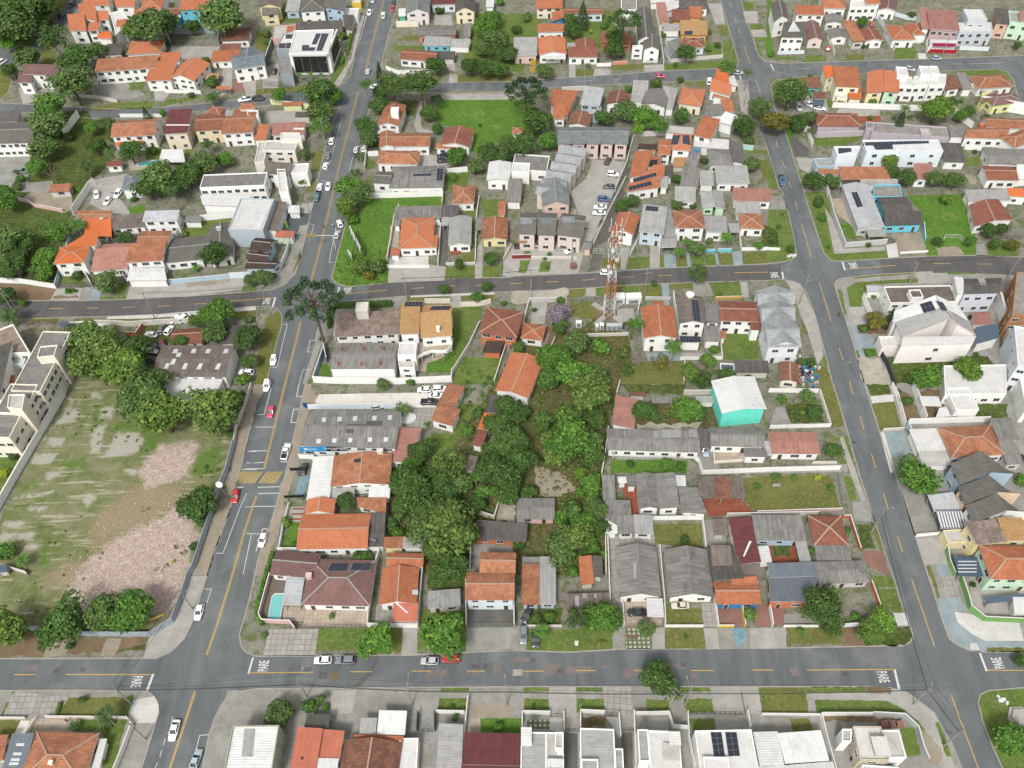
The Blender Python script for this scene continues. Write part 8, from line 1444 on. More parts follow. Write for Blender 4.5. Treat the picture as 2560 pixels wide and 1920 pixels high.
B('4/-12 42/4 -4/20 -38/0',6,'gy','gb','#d8cda0','tall cream gabled house in the top row beside the lawn',rs=1.5);A('10/12 30/-2 -2/14 -26/2',5,'s','gb','#d8cda0');B('58/-10 22/0 -4/29 -24/0',3.4,'s','lg','b','pale sheet roof beside the light blue gable, top');B('80/-8 40/-2 0/28 -44/2',6,'h','dg','w','white house with dark hip roof beside the light blue gable');B('120/-8 36/2 -4/24 -35/-6',6.2,'gx','dg','b','light blue gabled two-storey house near the avenue top',rs=1.5);B('154/14 23/0 -1/14 -23/-1',3.4,'f','cw','w','white cube annex beside the avenue top',cat='annex');B('166/-8 16/0 -1/13 -14/0',3,'f','cw','#d8b83c','yellow-walled shop corner at the top of the avenue',cat='shop',wn=0);B('150/30 20/0 -4/22 -12/-2',3,'s','gd','q','dark lean-to roof at the avenue side of the glass office',cat='lean-to',wn=0)
B('262/-8 36/0 5/30 -45/0',5.5,'gy','tg','#d6cfcb','large pale gabled house with horizontal bands, top of the avenue',rs=2);B('302/-12 44/0 -1/19 -41/1',3.6,'gx','rd','lb','long plum-roofed pale blue house at the top');B('346/-8 32/0 2/28 -36/0',5.5,'gy','gd','#e0d8b8','cream gabled house with dark roof at the top',rs=2);W('243/47 38/-1',2.6,'c','cream wall of the front plot beside the pink cottage');B('281/46 65/-1 0/16 -66/1',3.2,'gx','gy','#c87a66','coral pink cottage with grey roof',cat='cottage',rs=.6);B('291/65 49/1 -7/13 -43/-1',3,'s','lg','cy','sky-blue cottage with pale roof below the coral cottage',cat='cottage');A('336/69 36/1 -4/10 -36/0',2.8,'s','lg','w',wn=0);B('360/44 12/0 0/20 -13/-1',2.6,'s','gy','q','narrow grey shed beside the orchard',cat='shed',wn=0);B('398/0 14/0 -1/12 -14/0',3,'s','wh','w','white shed roof at the top of the orchard',cat='shed',wn=0)
B('260/85 54/3 -2/16 -70/0',3.3,'gx','rb','w','white house with red-brown roof behind the side street trees',rs=1);W('225/120 21/8 62/-2',1.6,'w','white wall before the red-brown roofed house');B('315/90 29/1 -1/11 -29/-1',2.6,'s','gd','q','grey low sheds beside the red-brown roofed house',cat='shed',wn=0);B('246/18 14/-2 -2/12 -11/0',2.6,'s','wh','te','small mint shed by the banded gable house',cat='shed',wn=0)
B('222/178 33/5 -4/36 -39/-3',4.6,'gy','ob','w','orange-roofed white chapel-like house with square white tower',rs=1.3);onbox(1205,1000,2.6,3.2,2.4,'w','tower');B('220/230 82/0 -1/22 -88/2',4,'gx','ob','w','long red-orange roofed house below the chapel-like one',rs=1.1);A('214/230 26/-3 0/27 -28/1',4.2,'gy','ob','w');B('214/261 72/-1 -8/24 -70/-2',3.6,'h','ob','w','hip-roofed orange house above the grey solar house');
B('328/219 46/7 -2/29 -52/-5',3.8,'gy','rb','w','brown-red roofed house at the lower left of the big lawn',rs=1.4);A('312/248 42/1 -2/7 -42/1',3,'s','or','w');CT("1655,1345,1575,1350,suv,k,upper black car in the grey courtyard|1655,1385,1575,1390,suv,k,lower black car in the grey courtyard")
B('230/284 98/6 -6/34 -86/0',3.8,'h','gy','w','broad grey hip roof with two solar arrays',rs=1.4);A('208/296 29/2 -3/20 -34/-3',4,'gx','dg','w',rs=.8);onr('313/292 11/0 -2/20 -10/0','solar',2,4);onr('272/301 31/-1 -1/4 -31/1','solar',6,1);WT("192/260 -4/34,1.8,w,white wall beside the avenue lawn strip|328/300 38/-4,2,w,white wall above the small side lawn|194/270 18/-1,2,w,short white wall at the hip-roofed orange house")
B('28/215 60/-1 -6/18 -52/1',3.4,'s','sa','w','salmon roofed house with white patch near the avenue trees');onr('65/221 18/0 0/3 -18/0','white');B('8/219 18/-1 -10/24 -24/1',3.2,'s','or','w','narrow orange roof beside the grey terrace house');B('18/243 56/-1 -8/18 -54/0',5,'f','cl','#dcd8cc','off-white flat-roofed house with stained terrace');A('43/229 32/0 3/11 -36/0',6.5,'f','cw','#dcd8cc',wn=0);A('2/244 16/0 -2/36 -16/0',5,'f','cl','#dcd8cc',wn=0);B('45/177 35/0 -1/5 -34/0',2.6,'s','or','#c9cc9a','thin orange tiled gate roof by the paved yard',cat='gate roof',wn=0);W('26/180 68/9',2.2,'#d5d6a0','pale yellow-green wall by the paved yard');B('68/194 27/1 -3/7 -24/-1',3,'s','gd','q','dark shed roof in the paved yard',cat='shed',wn=0)
B('22/281 40/4 -4/19 -46/-6',6,'s','gb','w','grey roof with white terrace beside the avenue parking',cat='building');A('63/283 29/-1 -4/16 -28/2',5.6,'f','cw','w',wn=0);A('36/292 14/0 6/40 -16/0',6.6,'f','cw','w',wn=0)
for x,y,r,k,ti,lb in((1180,720,160,'d','m','left crown of the twin umbrella pines'),(1420,720,170,'d','m','right crown of the twin umbrella pines')):T(x,y,r,k,ti,lb,hc=12,asp=.5)
T(1070,650,55,'c','k','tall dark conifer at the side street mouth',hc=6);T(945,720,80,'p','k','tall palm leaning over the avenue',hc=10);T(970,1110,85,'p','g','palm in the trees beside the chapel-like house',hc=5);T(250,80,45,'p','','palm beside the pale blue wall, top',hc=3)
for x,y,r,w_ in((370,640,35,'left'),(470,630,35,'middle'),(560,640,28,'right')):T(x,y,r,'p','g',w_+' small palm before the black glass front',hc=4,group='three palms before the glass office')
TT("1560,560,90,b,k,round dark tree before the white house, side street|1860,570,90,b,k,left round tree of the three on the side street|1990,590,95,b,k,middle round tree of the three on the side street|2110,590,90,b,k,right round tree of the three on the side street|1940,420,80,b,,orchard tree above the left round tree|2080,460,90,b,k,orchard tree above the middle round tree|1980,230,120,b,g,light feathery orchard tree|2090,330,110,b,,large tree in the middle of the orchard|2200,470,80,b,k,dark orchard tree at the right|2060,160,90,b,g,green orchard tree near the top shed|540,780,140,b,k,dark tree below the glass office|680,830,80,b,g,bright bush at the kerb below the glass office|190,820,75,b,g,palm-like bush on the curving street end|520,880,70,b,y,golden-leaved tree beside the avenue|570,960,120,b,,big green tree on the avenue kerb|560,1100,110,l,g,feathery tree above the lamp pole|425,1335,75,k,,round tree beside the off-white house|390,1550,75,s,gy,courtyard shrub in the white terrace|1060,900,90,b,k,dark tall shrub left of the chapel-like house|930,1090,100,b,k,dark tree at the avenue by the chapel-like house|960,1200,90,b,gy,grey-green tree at the avenue kerb, lower|1100,800,90,b,k,dark foliage below the left umbrella crown|1490,980,85,b,k,dark bushes along the curved white path|1565,1110,55,b,k,small dark tree at the lower end of the white path|1560,860,60,a,k,little araucaria at the big lawn corner|1935,1080,22,s,k,tiny shrub in the middle of the big lawn|1740,1350,100,b,g,bright tree left of the courtyard cars|1890,1430,80,b,gy,grey-green round tree beside the white wall|2000,1320,100,b,k,dark tree at the bottom of the big lawn|2120,1340,95,b,k,second dark tree at the bottom of the big lawn|2170,1240,85,b,,tree at the lower right of the big lawn|820,1610,125,b,g,big green tree overhanging the avenue kerb|890,1350,50,l,k,upper small araucaria beside the parked car|860,1490,50,l,k,lower small araucaria beside the avenue|90,290,60,s,gy,grey shrub by the dry plot left of the office|100,360,50,s,g,bright shrub by the dry plot left of the office|740,310,60,s,y,yellow hedge shrub right of the glass office|1590,90,50,s,k,shrub in the paved court at the top|2110,20,50,s,g,bush at the top edge above the orchard|1010,1240,60,s,k,shrub beside the long red-orange roof|1690,1530,60,s,g,low shrubs in the small side lawn")
hedge('166/56 -6/30 -12/26',1.4,1.2,'yellow-green hedge between the glass office and the avenue','l')
CT("1012,-20,1005,20,hatch,s,silver car at the very top of the avenue|985,80,972,135,hatch,w,white car parked at the left kerb, top of the avenue");C(1095,165,1108,100,'van','w','white van driving up the avenue','cars driving on the streets');CT("1190,0,1185,50,suv,k,black car behind the small red one|1182,55,1172,95,hatch,r,small red car parked at the right kerb, top");C(960,635,975,592,'hatch','s','silver car driving by the side street mouth','cars driving on the streets');CT("1050,745,985,750,hatch,w,white car under the umbrella pines|645,1255,665,1175,suv,w,uppermost white car of the left kerb row|615,1375,632,1310,suv,g,dark grey car of the left kerb row|592,1465,612,1395,hatch,w,white car below the dark grey one in the kerb row|545,1645,562,1575,hatch,w,left one of the white pair side by side|635,1575,612,1645,hatch,w,right one of the white pair side by side|858,1315,875,1262,hatch,s,silver car parked at the right kerb|930,1300,945,1265,hatch,w,white car on the right sidewalk|1065,1185,1070,1130,van,w,white van beside the chapel-like house|5,840,55,842,hatch,k,black car on the curving street end")
pole('m1',800,650,11,60,'pole with lamp beside the glass office corner',lamp=20,tf=True);pole('m2',650,710,9,60,'white thin pole before the glass office');pole('m3',605,1255,11,60,'pole with long lamp arm by the avenue trees',lamp=30);pole('m4',70,800,10,40,'white leaning pole left of the glass office');pole('m5',960,70,10,60,'pole at the left kerb, top of the avenue');pole('m6',1180,250,10,60,'dark pole at the right kerb, top');pole('m7',1210,620,7,None,'white thin pole by the red-brown roofed house');pole('m8',935,1520,8,None,'thin pole by the avenue lawn strip')
# column 2, row 0
tile(2,0)
PT("ground_patch:gr:-12/24 52/0 0/44 -52/0|ground_patch:gr:90/12 82/6 8/38 -28/28 -56/-4|ground_patch:dg:110/120 34/0 -4/12 -29/1|ground_patch:lcon:143/118 27/2 0/10 -30/2|ground_patch:lcon:98/112 11/0 1/22 -11/0|ground_patch:gr:262/112 104/-8 22/0 4/8 -36/6 -94/4|ground_patch:lcon:228/112 34/-1 2/11 -34/2|ground_patch:dg:170/112 58/-2 0/10 -58/1|ground_patch:dg:354/44 18/0 4/18 -16/0|ground_patch:lcon:338/6 24/0 6/36 -16/0|ground_patch:gr:336/74 26/0 0/26 -26/-4|ground_patch:gr:364/70 16/0 10/38 -24/0|ground_patch:dg:84/150 44/-1 -4/9 -40/1|ground_patch:dg:300/140 12/0 0/8 -12/1|ground_patch:dg:318/138 16/0 -2/12 -14/1|ground_patch:lcon:388/138 22/0 -2/62 -12/-8|ground_patch:lcon:360/216 20/4 -4/18 -16/-2|ground_patch:gr:402/258 40/2 0/6 -34/0|ground_patch:lcon:140/276 56/4 -20/52 -56/0|ground_patch:dcon:196/288 10/2 -14/42 -12/0|ground_patch:gg:-40/174 76/0 -4/42 -8/14 -56/10 -28/-40|ground_patch:dg:422/276 20/0 10/36 -16/0|ground_patch:gr:397/2 23/2 -4/14 -16/0|ground_patch:lcon:399/20 25/-1 2/21 -22/0|ground_patch:gr:410/42 22/0 4/8 -24/1|ground_patch:lcon:413/52 23/-1 6/13 -24/0|ground_patch:gr:418/65 24/-1 0/8 -22/0|ground_patch:gr:421/74 5/0 6/22 -6/0|ground_patch:gg:434/74 18/-1 0/25 -10/0")
B('41/-12 47/0 -1/26 -45/1',4.6,'s','or','#dcd0bc','cream house with orange roof in the top lots, left');B('68/24 21/-5 1/11 -20/7',3.6,'s','or','#3b86bd','small bright blue cottage with orange roof',cat='cottage');B('44/44 46/-1 -1/11 -45/2',3.8,'s','or','w','white cottage strip above the orange gable house',cat='cottage');B('45/66 46/-2 4/28 -50/3',4,'gy','bo','w','orange gable house with white awnings on the side street',rs=1);A('57/94 36/0 -1/8 -35/0',3,'s','wh','-',wn=0);B('2/70 42/-1 -1/27 -39/-1',3.8,'s','lg','#cdb9ae','grey sheet roof house with yellow garage doors');mb=MB()
for x,y in((185,560),(180,620)):p=P(x,y,0);mb.box((p.x,p.y,0),2.2,.15,2.2)
obj('garage_door',mb,plain('yellow_door','#c9a52c',.6),CUR)
B('110/68 33/0 1/15 -35/-1',3.4,'gy','rb','w','low brown L-shaped roof house on the side street',rs=.7);A('97/84 53/-1 -3/15 -50/2',3.3,'s','rb','w');A('94/75 30/1 0/7 -28/1',3,'s','lg','w',wn=0);B('88/13 70/1 -1/10 -68/0',3.4,'gx','rb','lb','long red-brown roofed house at the back of the garden',rs=.5);B('155/58 53/-1 -1/18 -54/0',3.4,'s','rb','o','red-brown roofed house behind the tall araucaria',rs=.8)
B('218/18 18/0 14/52 -38/0',6,'gy','dg','w','narrow white house with steep grey roof and pointed front gables',rs=2,wn=1.3);A('226/62 28/4 4/20 -30/0',5.8,'gy','dg','w',rs=1.6);A('208/78 18/0 0/4 -18/0',5,'f','cw','w')
B('249/11 17/-1 4/30 -16/1',3.4,'s','sa','w','salmon narrow roof near the top avenue corner');B('276/20 30/0 1/17 -31/0',3.4,'s','rb','#d0a868','brown roof of the ochre house, top avenue corner',cat='house');A('304/13 24/3 1/15 -22/-1',3.6,'s','or','#d0a868');A('290/40 47/-1 0/22 -46/-2',3.6,'s','cr','#c9985a');onr('298/54 14/-1 0/7 -14/0','solar',3,1);B('260/44 29/-2 1/10 -29/0',3,'s','lg','w','pale canopy left of the ochre roof',cat='canopy',wn=0);B('286/-6 52/-2 -2/22 -46/1',3.6,'h','gd','w','grey hip roof house at the top beside the avenue');A('265/8 23/-5 2/9 -23/8',3.2,'s','wh','w',wn=0);B('291/68 42/-2 -1/18 -34/-4',3.2,'h','rb','lb','mossy tiled pale house with green front garden',rs=.9);A('262/77 26/-8 2/11 -16/20',2.9,'s','gy','lb',wn=0);B('188/-8 28/0 -1/25 -25/-1',4,'f','co','w','plain concrete roof at the top behind the araucaria',cat='building',wn=0);B('238/-8 46/0 -4/12 -40/2',3,'n','cw','w','white slab roof at the top edge',cat='building',wn=0)
B('69/158 46/3 -19/39 -30/-19',3.8,'s','or','#dcd0c0','pinkish orange roofed house right of the big lawn');A('70/185 24/-1 -4/22 -17/-1',3.6,'s','or','w');B('125/151 37/2 -13/30 -31/-3',6,'s','pw','b','blue-white two-storey house with pale metal roof',rs=.4);A('131/184 25/2 -4/11 -23/-1',4,'s','pw','b',wn=0);B('168/158 39/4 -13/19 -31/0',4,'gy','br','w','brown gabled house between the pale roofs',rs=1.2);B('210/144 28/1 -8/30 -25/-1',3.2,'s','lg','w','long pale carport roof before the grey gable',cat='carport',wn=0);B('233/155 42/3 -9/29 -44/-9',3.8,'gy','gy','w','wide light grey gable house in the back lots',rs=1.1);A('260/154 26/6 -8/28 -12/-1',3.2,'s','lg','w',wn=0);B('296/152 43/1 -15/30 -39/-5',4,'h','bo','#e0d8c0','bright orange hip house near the avenue crossing',rs=1.2);B('354/121 20/9 1/14 -26/-6',3.8,'s','vo','w','uppermost orange roof by the avenue crossing',cat='house');A('345/139 34/10 0/17 -38/-10',4,'s','bo','w');A('348/162 30/9 1/3 -32/-8',4.6,'s','or','w');A('360/174 20/2 4/18 -18/-2',4,'s','or','w',wn=0);A('373/129 11/1 7/19 -15/-3',3,'n','cw','w',wn=0)
B('338/182 22/-1 6/19 -34/2',3.4,'sr','gy','w','shiny grey mixed-sheet roof above the white curved building',cat='shed',wn=0);B('328/202 30/12 -14/26 -28/-5',5.5,'s','or','w','orange-roofed white house above the tree-lined curve');B('366/192 26/14 -12/10 -22/-4',4,'s','wh','w','white curved-corner block by the avenue trees',cat='building',wn=0)
B('104/192 37/5 -9/20 -37/-1',3.6,'gy','br','w','brown gable roof directly behind the five grey townhouses',cat='house',rs=1)
for i in range(5):x=402+i*122;B(f'{x+10},1095 {x+122},1097 {x+112},1245 {x-20},1240',6.6,'gx','tg','#cdb7b0',('first','second','third','fourth','fifth')[i]+' from the left of the five grey steep-roofed townhouses',cat='townhouse',group='rear row grey townhouses',rs=1.6)
for i in range(6):
 x=440-i*42;y=1250+i*72;B(f'{x},{y} {x+215},{y+35} {x+195},{y+100} {x-30},{y+62}',6.4,'gx','tp','#cfc4bc',('first','second','third','fourth','fifth','sixth')[i]+' from the top in the stepped grey townhouse column',cat='townhouse',group='stepped grey townhouses',rs=1.5,wn=0)
CT("815,1420,845,1365,suv,k,black car under the rear grey townhouses|820,1500,925,1512,suv,w,white estate car at the top of the courtyard parking row|890,1615,790,1610,sedan,dg,dark car second from the top in the courtyard parking row|1240,650,1322,658,hatch,pk,crimson car parked on the upper cross street|1912,628,2000,625,sedan,s,silver sedan at the avenue crossing|1700,740,1706,668,van,w,white van before the bright orange hip house")
B('280/231 33/1 -7/28 -32/-1',5.8,'h','bo','w','orange hip house with twin solar arrays',rs=.8);onr('278/234 13/0 -5/16 -11/0','solar',3,3);onr('296/234 10/0 2/17 -14/-3','solar',3,3);B('255/241 21/1 -2/26 -24/-1',4.6,'gx','or','w','orange roof left of the twin solar arrays',rs=.6);B('219/249 34/2 -5/7 -31/-1',3,'s','db','w','dark brown low roof behind the long orange roof',cat='shed',wn=0);B('212/261 34/1 -18/44 -25/1',4,'sr','or','w','long orange roof beside the courtyard alley');A('236/271 24/1 -2/16 -27/0',3.8,'s','ob','w');onr('238/276 14/0 -2/12 -13/0','dark');B('244/291 20/-1 -1/16 -57/12',4.2,'s','or','w','orange roof with upper solar strip',cat='house');onr('209/309 40/-11 1/6 -40/12','solar',7,1);B('202/318 54/-7 -1/13 -58/8',4,'s','or','w','orange roof with lower solar strip',cat='house');onr('201/323 39/-10 2/7 -40/10','solar',6,1)
B('-36/280 34/0 0/32 -46/0',4,'gy','wh','w','white ridge-roofed house left of the grey townhouse column',rs=.9);B('6/268 62/-1 -10/29 -60/-4',4,'f','gy','w','white walled house with grey ribbed roof, left of the column');A('0/280 31/2 -1/16 -30/-2',5,'f','cw','w',wn=0);B('-4/314 22/-1 -2/37 -28/-2',3.2,'s','gy','w','grey narrow roof below the white walled house',cat='annex',wn=0);B('-22/220 39/-1 0/11 -39/0',2.8,'h','or','w','tiny orange hip-roofed kiosk on the big lawn edge',cat='kiosk',wn=0)if 0 else B('0/220 18/0 0/10 -18/0',2.8,'h','or','w','tiny orange hip-roofed kiosk on the big lawn edge',cat='kiosk',wn=0)
B('306/258 22/1 -8/33 -20/-4',3.4,'s','gy','w','narrow grey roof beside the blue tank');tank(1600,1310,'#2a86b8');B('336/258 44/0 0/26 -37/2',3.6,'h','gy','#c8d6cf','grey hip-roofed pale green house near the right avenue');A('374/247 23/5 7/31 -22/-5',3.8,'s','dg','w',wn=0);B('352/290 54/0 4/24 -58/6',3.4,'s','lg','w','light grey patched roof nearest the right avenue trees');B('296/293 28/2 -2/33 -34/-4',3.4,'s','gy','w','square grey roof left of the patched one');B('318/238 58/2 -2/16 -62/-1',3.5,'n','cw','w','white slab roofs below the orange-roofed white house',cat='building',wn=0);B('268/217 46/3 0/10 -52/0',3,'n','cl','w','long pale slab roof beside the bright hedge',cat='garage',wn=0);B('263/288 15/1 -1/19 -11/-2',3,'s','gd','w','small dark grey roof between the solar strips',cat='shed',wn=0);B('280/274 22/0 -4/14 -21/0',2.4,'s','cr','q','heap-like straw coloured shed roof',cat='shed',wn=0);B('256/306 16/2 -4/16 -12/0',3,'s','lg','w','pale grey roof right of the lower solar strip',cat='shed',wn=0);B('324/298 24/0 0/22 -24/0',2.8,'s','lg','w','rough pale sheds with hanging laundry',cat='shed',wn=0)
T(120,790,185,'a','k','large araucaria with a broad crown above the big lawn',hc=13);T(970,180,150,'a','g','araucaria beside the steep grey-roofed white house',hc=15);T(610,130,75,'c','','tall pyramidal conifer in the deep garden',hc=6);T(2040,620,55,'p','','palm at the avenue crossing',hc=8);T(655,560,45,'n','gy','agave-like plant on the side street front',hc=2)
TT("285,610,80,b,gy,grey-green street tree before the orange gable house|677,270,28,k,yy,yellow clipped ball in the deep garden|520,260,80,b,k,dark shrubbery beside the pyramidal conifer|500,160,60,b,k,dark tree left of the pyramidal conifer|800,220,50,s,g,bright shrub at the deep garden edge|880,430,90,b,k,ivy-covered trunk mass below the tall araucaria|900,320,90,b,k,dark tree behind the red-brown roof|1510,450,85,b,k,dark tree in the mossy house garden|1410,560,35,k,,round bush on the verge lawn|1850,590,85,b,,green tree cluster at the avenue corner|1700,420,40,s,g,shrub on the corner garden path|1710,280,32,k,g,small round tree beside the ochre house|1310,300,35,s,g,bush beside the pale canopy|1770,390,40,s,k,dark shrub on the corner lawn|1240,710,60,b,o,olive shrub above the back lots|1460,690,45,s,k,dark palm-like shrub at the street wall|1010,770,55,s,g,bright shrubs above the long pale carport|970,960,110,b,,green tree behind the rear grey townhouses, middle|800,1010,90,b,k,dark tree behind the rear grey townhouses, left|1140,1000,120,b,g,bright bamboo clump, left half|1260,1080,95,b,g,bright bamboo clump, right half|1090,1110,70,b,l,lime bamboo beside the rear townhouses|1455,990,85,b,k,dark round tree below the bright orange hip house|240,1040,130,b,k,dark tree right of the big lawn|320,1220,90,b,g,green tree left of the first grey townhouse|90,1260,120,b,k,dark tree at the lower right lawn corner|170,1150,70,b,k,shadowed shrub beside the orange kiosk|2000,1080,120,d,k,dark round tree at the right avenue curve, left|2150,930,110,d,,large green tree at the right avenue curve, top|2050,1220,70,s,gy,pale shrub under the avenue trees|2080,1420,80,b,,green tree nearest the patched grey roof|1420,1540,45,b,k,dark bush between the solar strips and grey roof|1660,1390,50,s,k,dark garden bush behind the pale green house|40,260,60,s,k,dark shrubs in the top lot lawn|130,150,60,s,,leafy plants in the top lot lawn|340,40,60,b,k,dark tree behind the cream house, top")
pole('n1',625,770,9,90,'thin pole on the upper cross street, left');pole('n2',845,740,9,90,'thin pole on the upper cross street, middle');pole('n3',1075,720,9,90,'thin pole on the upper cross street, right');pole('n4',1885,520,11,60,'pole with lamp at the corner garden',lamp=20);pole('n5',2000,920,11,60,'pole with lamp above the avenue curve',lamp=20)
WT("250/12 2/28 10/72,1.8,w,long white wall beside the narrow white gable house|274/108 90/-8,1.4,q,low stone wall of the corner garden|146/115 26/-1,1.4,w,white slatted wall at the house with the araucaria|174/112 26/-1,1.4,#c88a70,terracotta and white wall by the araucaria trunk");rail('229/112 31/-1',2,'dark garage gate of the narrow white gable house',M_DARK,cat='gate',name='gate');WT("86/158 42/-2,1.8,q,low pale wall along the upper cross street|209/236 67/-2 4/6,2,q,stained wall right of the rear townhouses|178/332 19/-44 13/-48,2,q,brown wall along the alley beside the courtyard|416/260 -19/-2,2,#a9cfc2,mint curved wall by the avenue")
# column 3, row 0
tile(3,0)
PT("ground_patch:gg:-2/0 10/0 -2/100 -8/-2|ground_patch:gr:12/98 37/-1 0/7 -38/0|ground_patch:gr:63/96 36/-1 3/11 -37/1|ground_patch:dg:134/95 32/-1 0/10 -30/1|ground_patch:gr:217/82 37/-1 5/20 -41/1|ground_patch:wcon:259/92 13/0 3/10 -15/0|ground_patch:dg:6/138 6/-2 76/-4 0/6 -82/42|ground_patch:gr:312/124 84/-4 16/5 12/13 -44/0 -40/-6|ground_patch:gr:80/236 84/-2 -6/8 -30/10 -48/0|ground_patch:gg:30/218 16/0 -3/40 -9/-10|ground_patch:aspd:38/238 11/0 21/20 1/12 -25/1|ground_patch:lcon:48/272 32/2 -8/26 -16/-8|ground_patch:gr:52/294 8/1 -2/12 -3/0|ground_patch:terr:156/198 38/0 2/12 -36/2|ground_patch:gr:340/272 26/0 0/14 -22/0|ground_patch:tan:340/302 18/2 2/14 -20/0|ground_patch:gr:0/288 8/0 10/40 -18/-4|ground_patch:gr:100/172 60/4 0/10 -56/0|ground_patch:lcon:54/186 12/-22 34/2 4/26 -52/2|ground_patch:lcon:110/202 14/-14 68/2 2/10")
B('4/6 26/0 6/26 -26/6',7,'gy','dg','w','tall white steep-roofed house at the upper avenue corner, rear',rs=2);B('26/43 38/-1 -1/22 -41/0',7,'s','dg','w','white three-storey house with triangular front dormer',wn=1.3,rs=1.2);mb=MB();h1=hit(220,250)
if h1:p=h1[0];mb.poly([p+Vc((-2.6,-1.6,-.4)),p+Vc((2.6,-1.6,-.4)),p+Vc((0,-1.6,2.4))]);mb.poly([p+Vc((-2.6,-1.6,-.4)),p+Vc((0,-1.6,2.4)),p+Vc((0,2.2,2.4))]);mb.poly([p+Vc((2.6,-1.6,-.4)),p+Vc((0,2.2,2.4)),p+Vc((0,-1.6,2.4))]);obj('dormer',mb,M_WHITE,CUR)
B('46/12 50/0 0/13 -48/1',5.6,'s','or','w','white house with orange roof band above the mauve roof');B('66/38 18/2 16/28 -36/1',3.8,'gy','mv','#d8cabc','mauve gable-roofed house with little red car in front',rs=1.3);B('90/-10 42/0 1/24 -41/0',4,'h','or','w','orange hip house at the top between avenue and hill');B('96/26 32/-1 3/15 -31/-1',3.4,'gy','gy','w','small grey gable cottage, upper',cat='cottage',rs=.8);B('102/52 30/-3 7/17 -30/-2',3.2,'gy','gy','w','small grey gable cottage with blue awning, lower',cat='cottage',rs=.8);B('129/43 21/-3 14/30 -19/3',3.4,'s','ob','q','long narrow rusty orange roof',cat='house');B('158/52 28/-3 16/22 -36/-1',3.4,'gy','rb','w','brown gable house with two grey front windows',rs=.9);B('203/43 37/0 17/25 -43/1',3.6,'h','or','w','orange hip cottage with front lawn, left wing');A('238/40 28/-1 4/21 -20/0',3.8,'h','or','w',wn=0);B('143/0 47/0 -2/12 -46/0',6,'f','cw','w','white modern house with tall windows at the top',wn=1.4);A('160/-4 32/0 0/10 -18/2',6.4,'s','or','w',wn=0);B('192/-4 33/0 -3/23 -33/-2',4,'gy','mv','w','plum pointed roof at the top middle right',rs=1.2)
B('277/20 47/2 7/31 -54/-2',6.5,'s','sa','#b9a0a0','big salmon-roofed shop house with red shopfront',wn=1.4,rs=.8);A('260/12 18/1 -2/37 -8/-1',6,'n','pk','w',wn=0);A('280/68 48/1 0/6 -49/-1',3.6,'n','cw','w',wn=0);mb=MB();p,q=P(1425,385,3.2),P(1620,390,3.2);mb.beam(p,q,.2,1.2);obj('shop_sign',mb,plain('crimson_sign','#b0245a',.6),CUR);mb=MB();p,q=P(1395,440,.7),P(1625,448,.7);mb.beam(p,q,.2,1.5);obj('shop_front',mb,plain('red_front','#b81c30',.6),CUR)
B('340/16 30/0 10/17 -36/1',8.4,'f','cw','#b9bfc4','grey twin modern townhouse with rooftop boxes',cat='townhouse',wn=1.2);A('328/39 58/-1 3/16 -59/1',6,'f','cw','#b9bfc4');B('390/19 26/1 -2/21 -22/-1',6.5,'s','gd','#d0aa92','peach and grey narrow house near the right edge');B('418/19 34/3 0/18 -36/-2',7,'f','lg','m','mint green tall house at the right edge, top');B('432/22 48/0 0/14 -44/0',7.4,'s','sa','m','mauve roof at the right edge behind the mint house',wn=0)
WT("16/94 46/-1,1.4,lb,pale grey front railing wall by the triangular dormer house|96/36 18/60,1.6,c,cream side wall right of the mauve gable|188/30 30/58,2,lb,pale blue long wall left of the orange hip cottage|271/68 3/24,2,w,white wall left of the salmon shop house|330/86 50/2,1.6,lb,pale front wall of the grey twin townhouse|188/18 52/16 22/2,1.6,lb,pale wall above the orange hip cottage")
B('93/118 15/-2 10/12 -18/8',6.5,'s','vo','#e3dec4','cream corner house with split orange roofs',wn=1.1);A('114/120 41/1 3/28 -44/1',6.5,'s','or','#e3dec4');A('138/154 22/1 1/16 -23/0',3.5,'s','vo','#e3dec4',wn=0);A('118/156 18/0 0/14 -18/0',3.2,'f','cw','#e3dec4',wn=0);B('170/130 27/-5 3/34 -30/1',6,'s','bo','#e3d2a8','tall duplex with plain orange roof, cream left half');B('198/125 26/6 4/28 -28/0',6,'s','bo','m','tall duplex with plain orange roof, mint right half')
B('222/132 29/0 -1/16 -24/-1',6.5,'f','cw','w','white three-storey townhouse row with roof boxes, left unit',cat='townhouse',wn=1.3);A('222/115 18/1 2/14 -18/0',8.6,'f','cw','w',wn=0);B('252/132 27/-2 -1/17 -27/1',6.5,'f','cw','w','white three-storey townhouse row with roof boxes, middle unit',cat='townhouse',wn=1.3);A('262/114 17/0 1/14 -16/0',8.6,'f','cw','w',wn=0);B('280/128 28/0 -1/18 -28/1',6.5,'f','cw','w','white three-storey townhouse row with roof boxes, right unit',cat='townhouse',wn=1.3);A('280/114 14/0 2/14 -14/0',8.6,'f','cw','w',wn=0)
B('63/136 25/1 5/16 -24/-2',3.2,'s','br','te','small brown-roofed green cottage beside the corner tree',cat='cottage');A('77/160 22/0 1/10 -22/0',3,'s','br','w',wn=0);B('78/170 20/0 -2/12 -18/0',2.2,'n','nb','-','bright blue tarpaulin over the salvage yard',cat='tarpaulin',wn=0);bpy.data.objects['tarpaulin'].children[0].data.materials[0]=plain('blue_tarp','#2a80c8',.5)
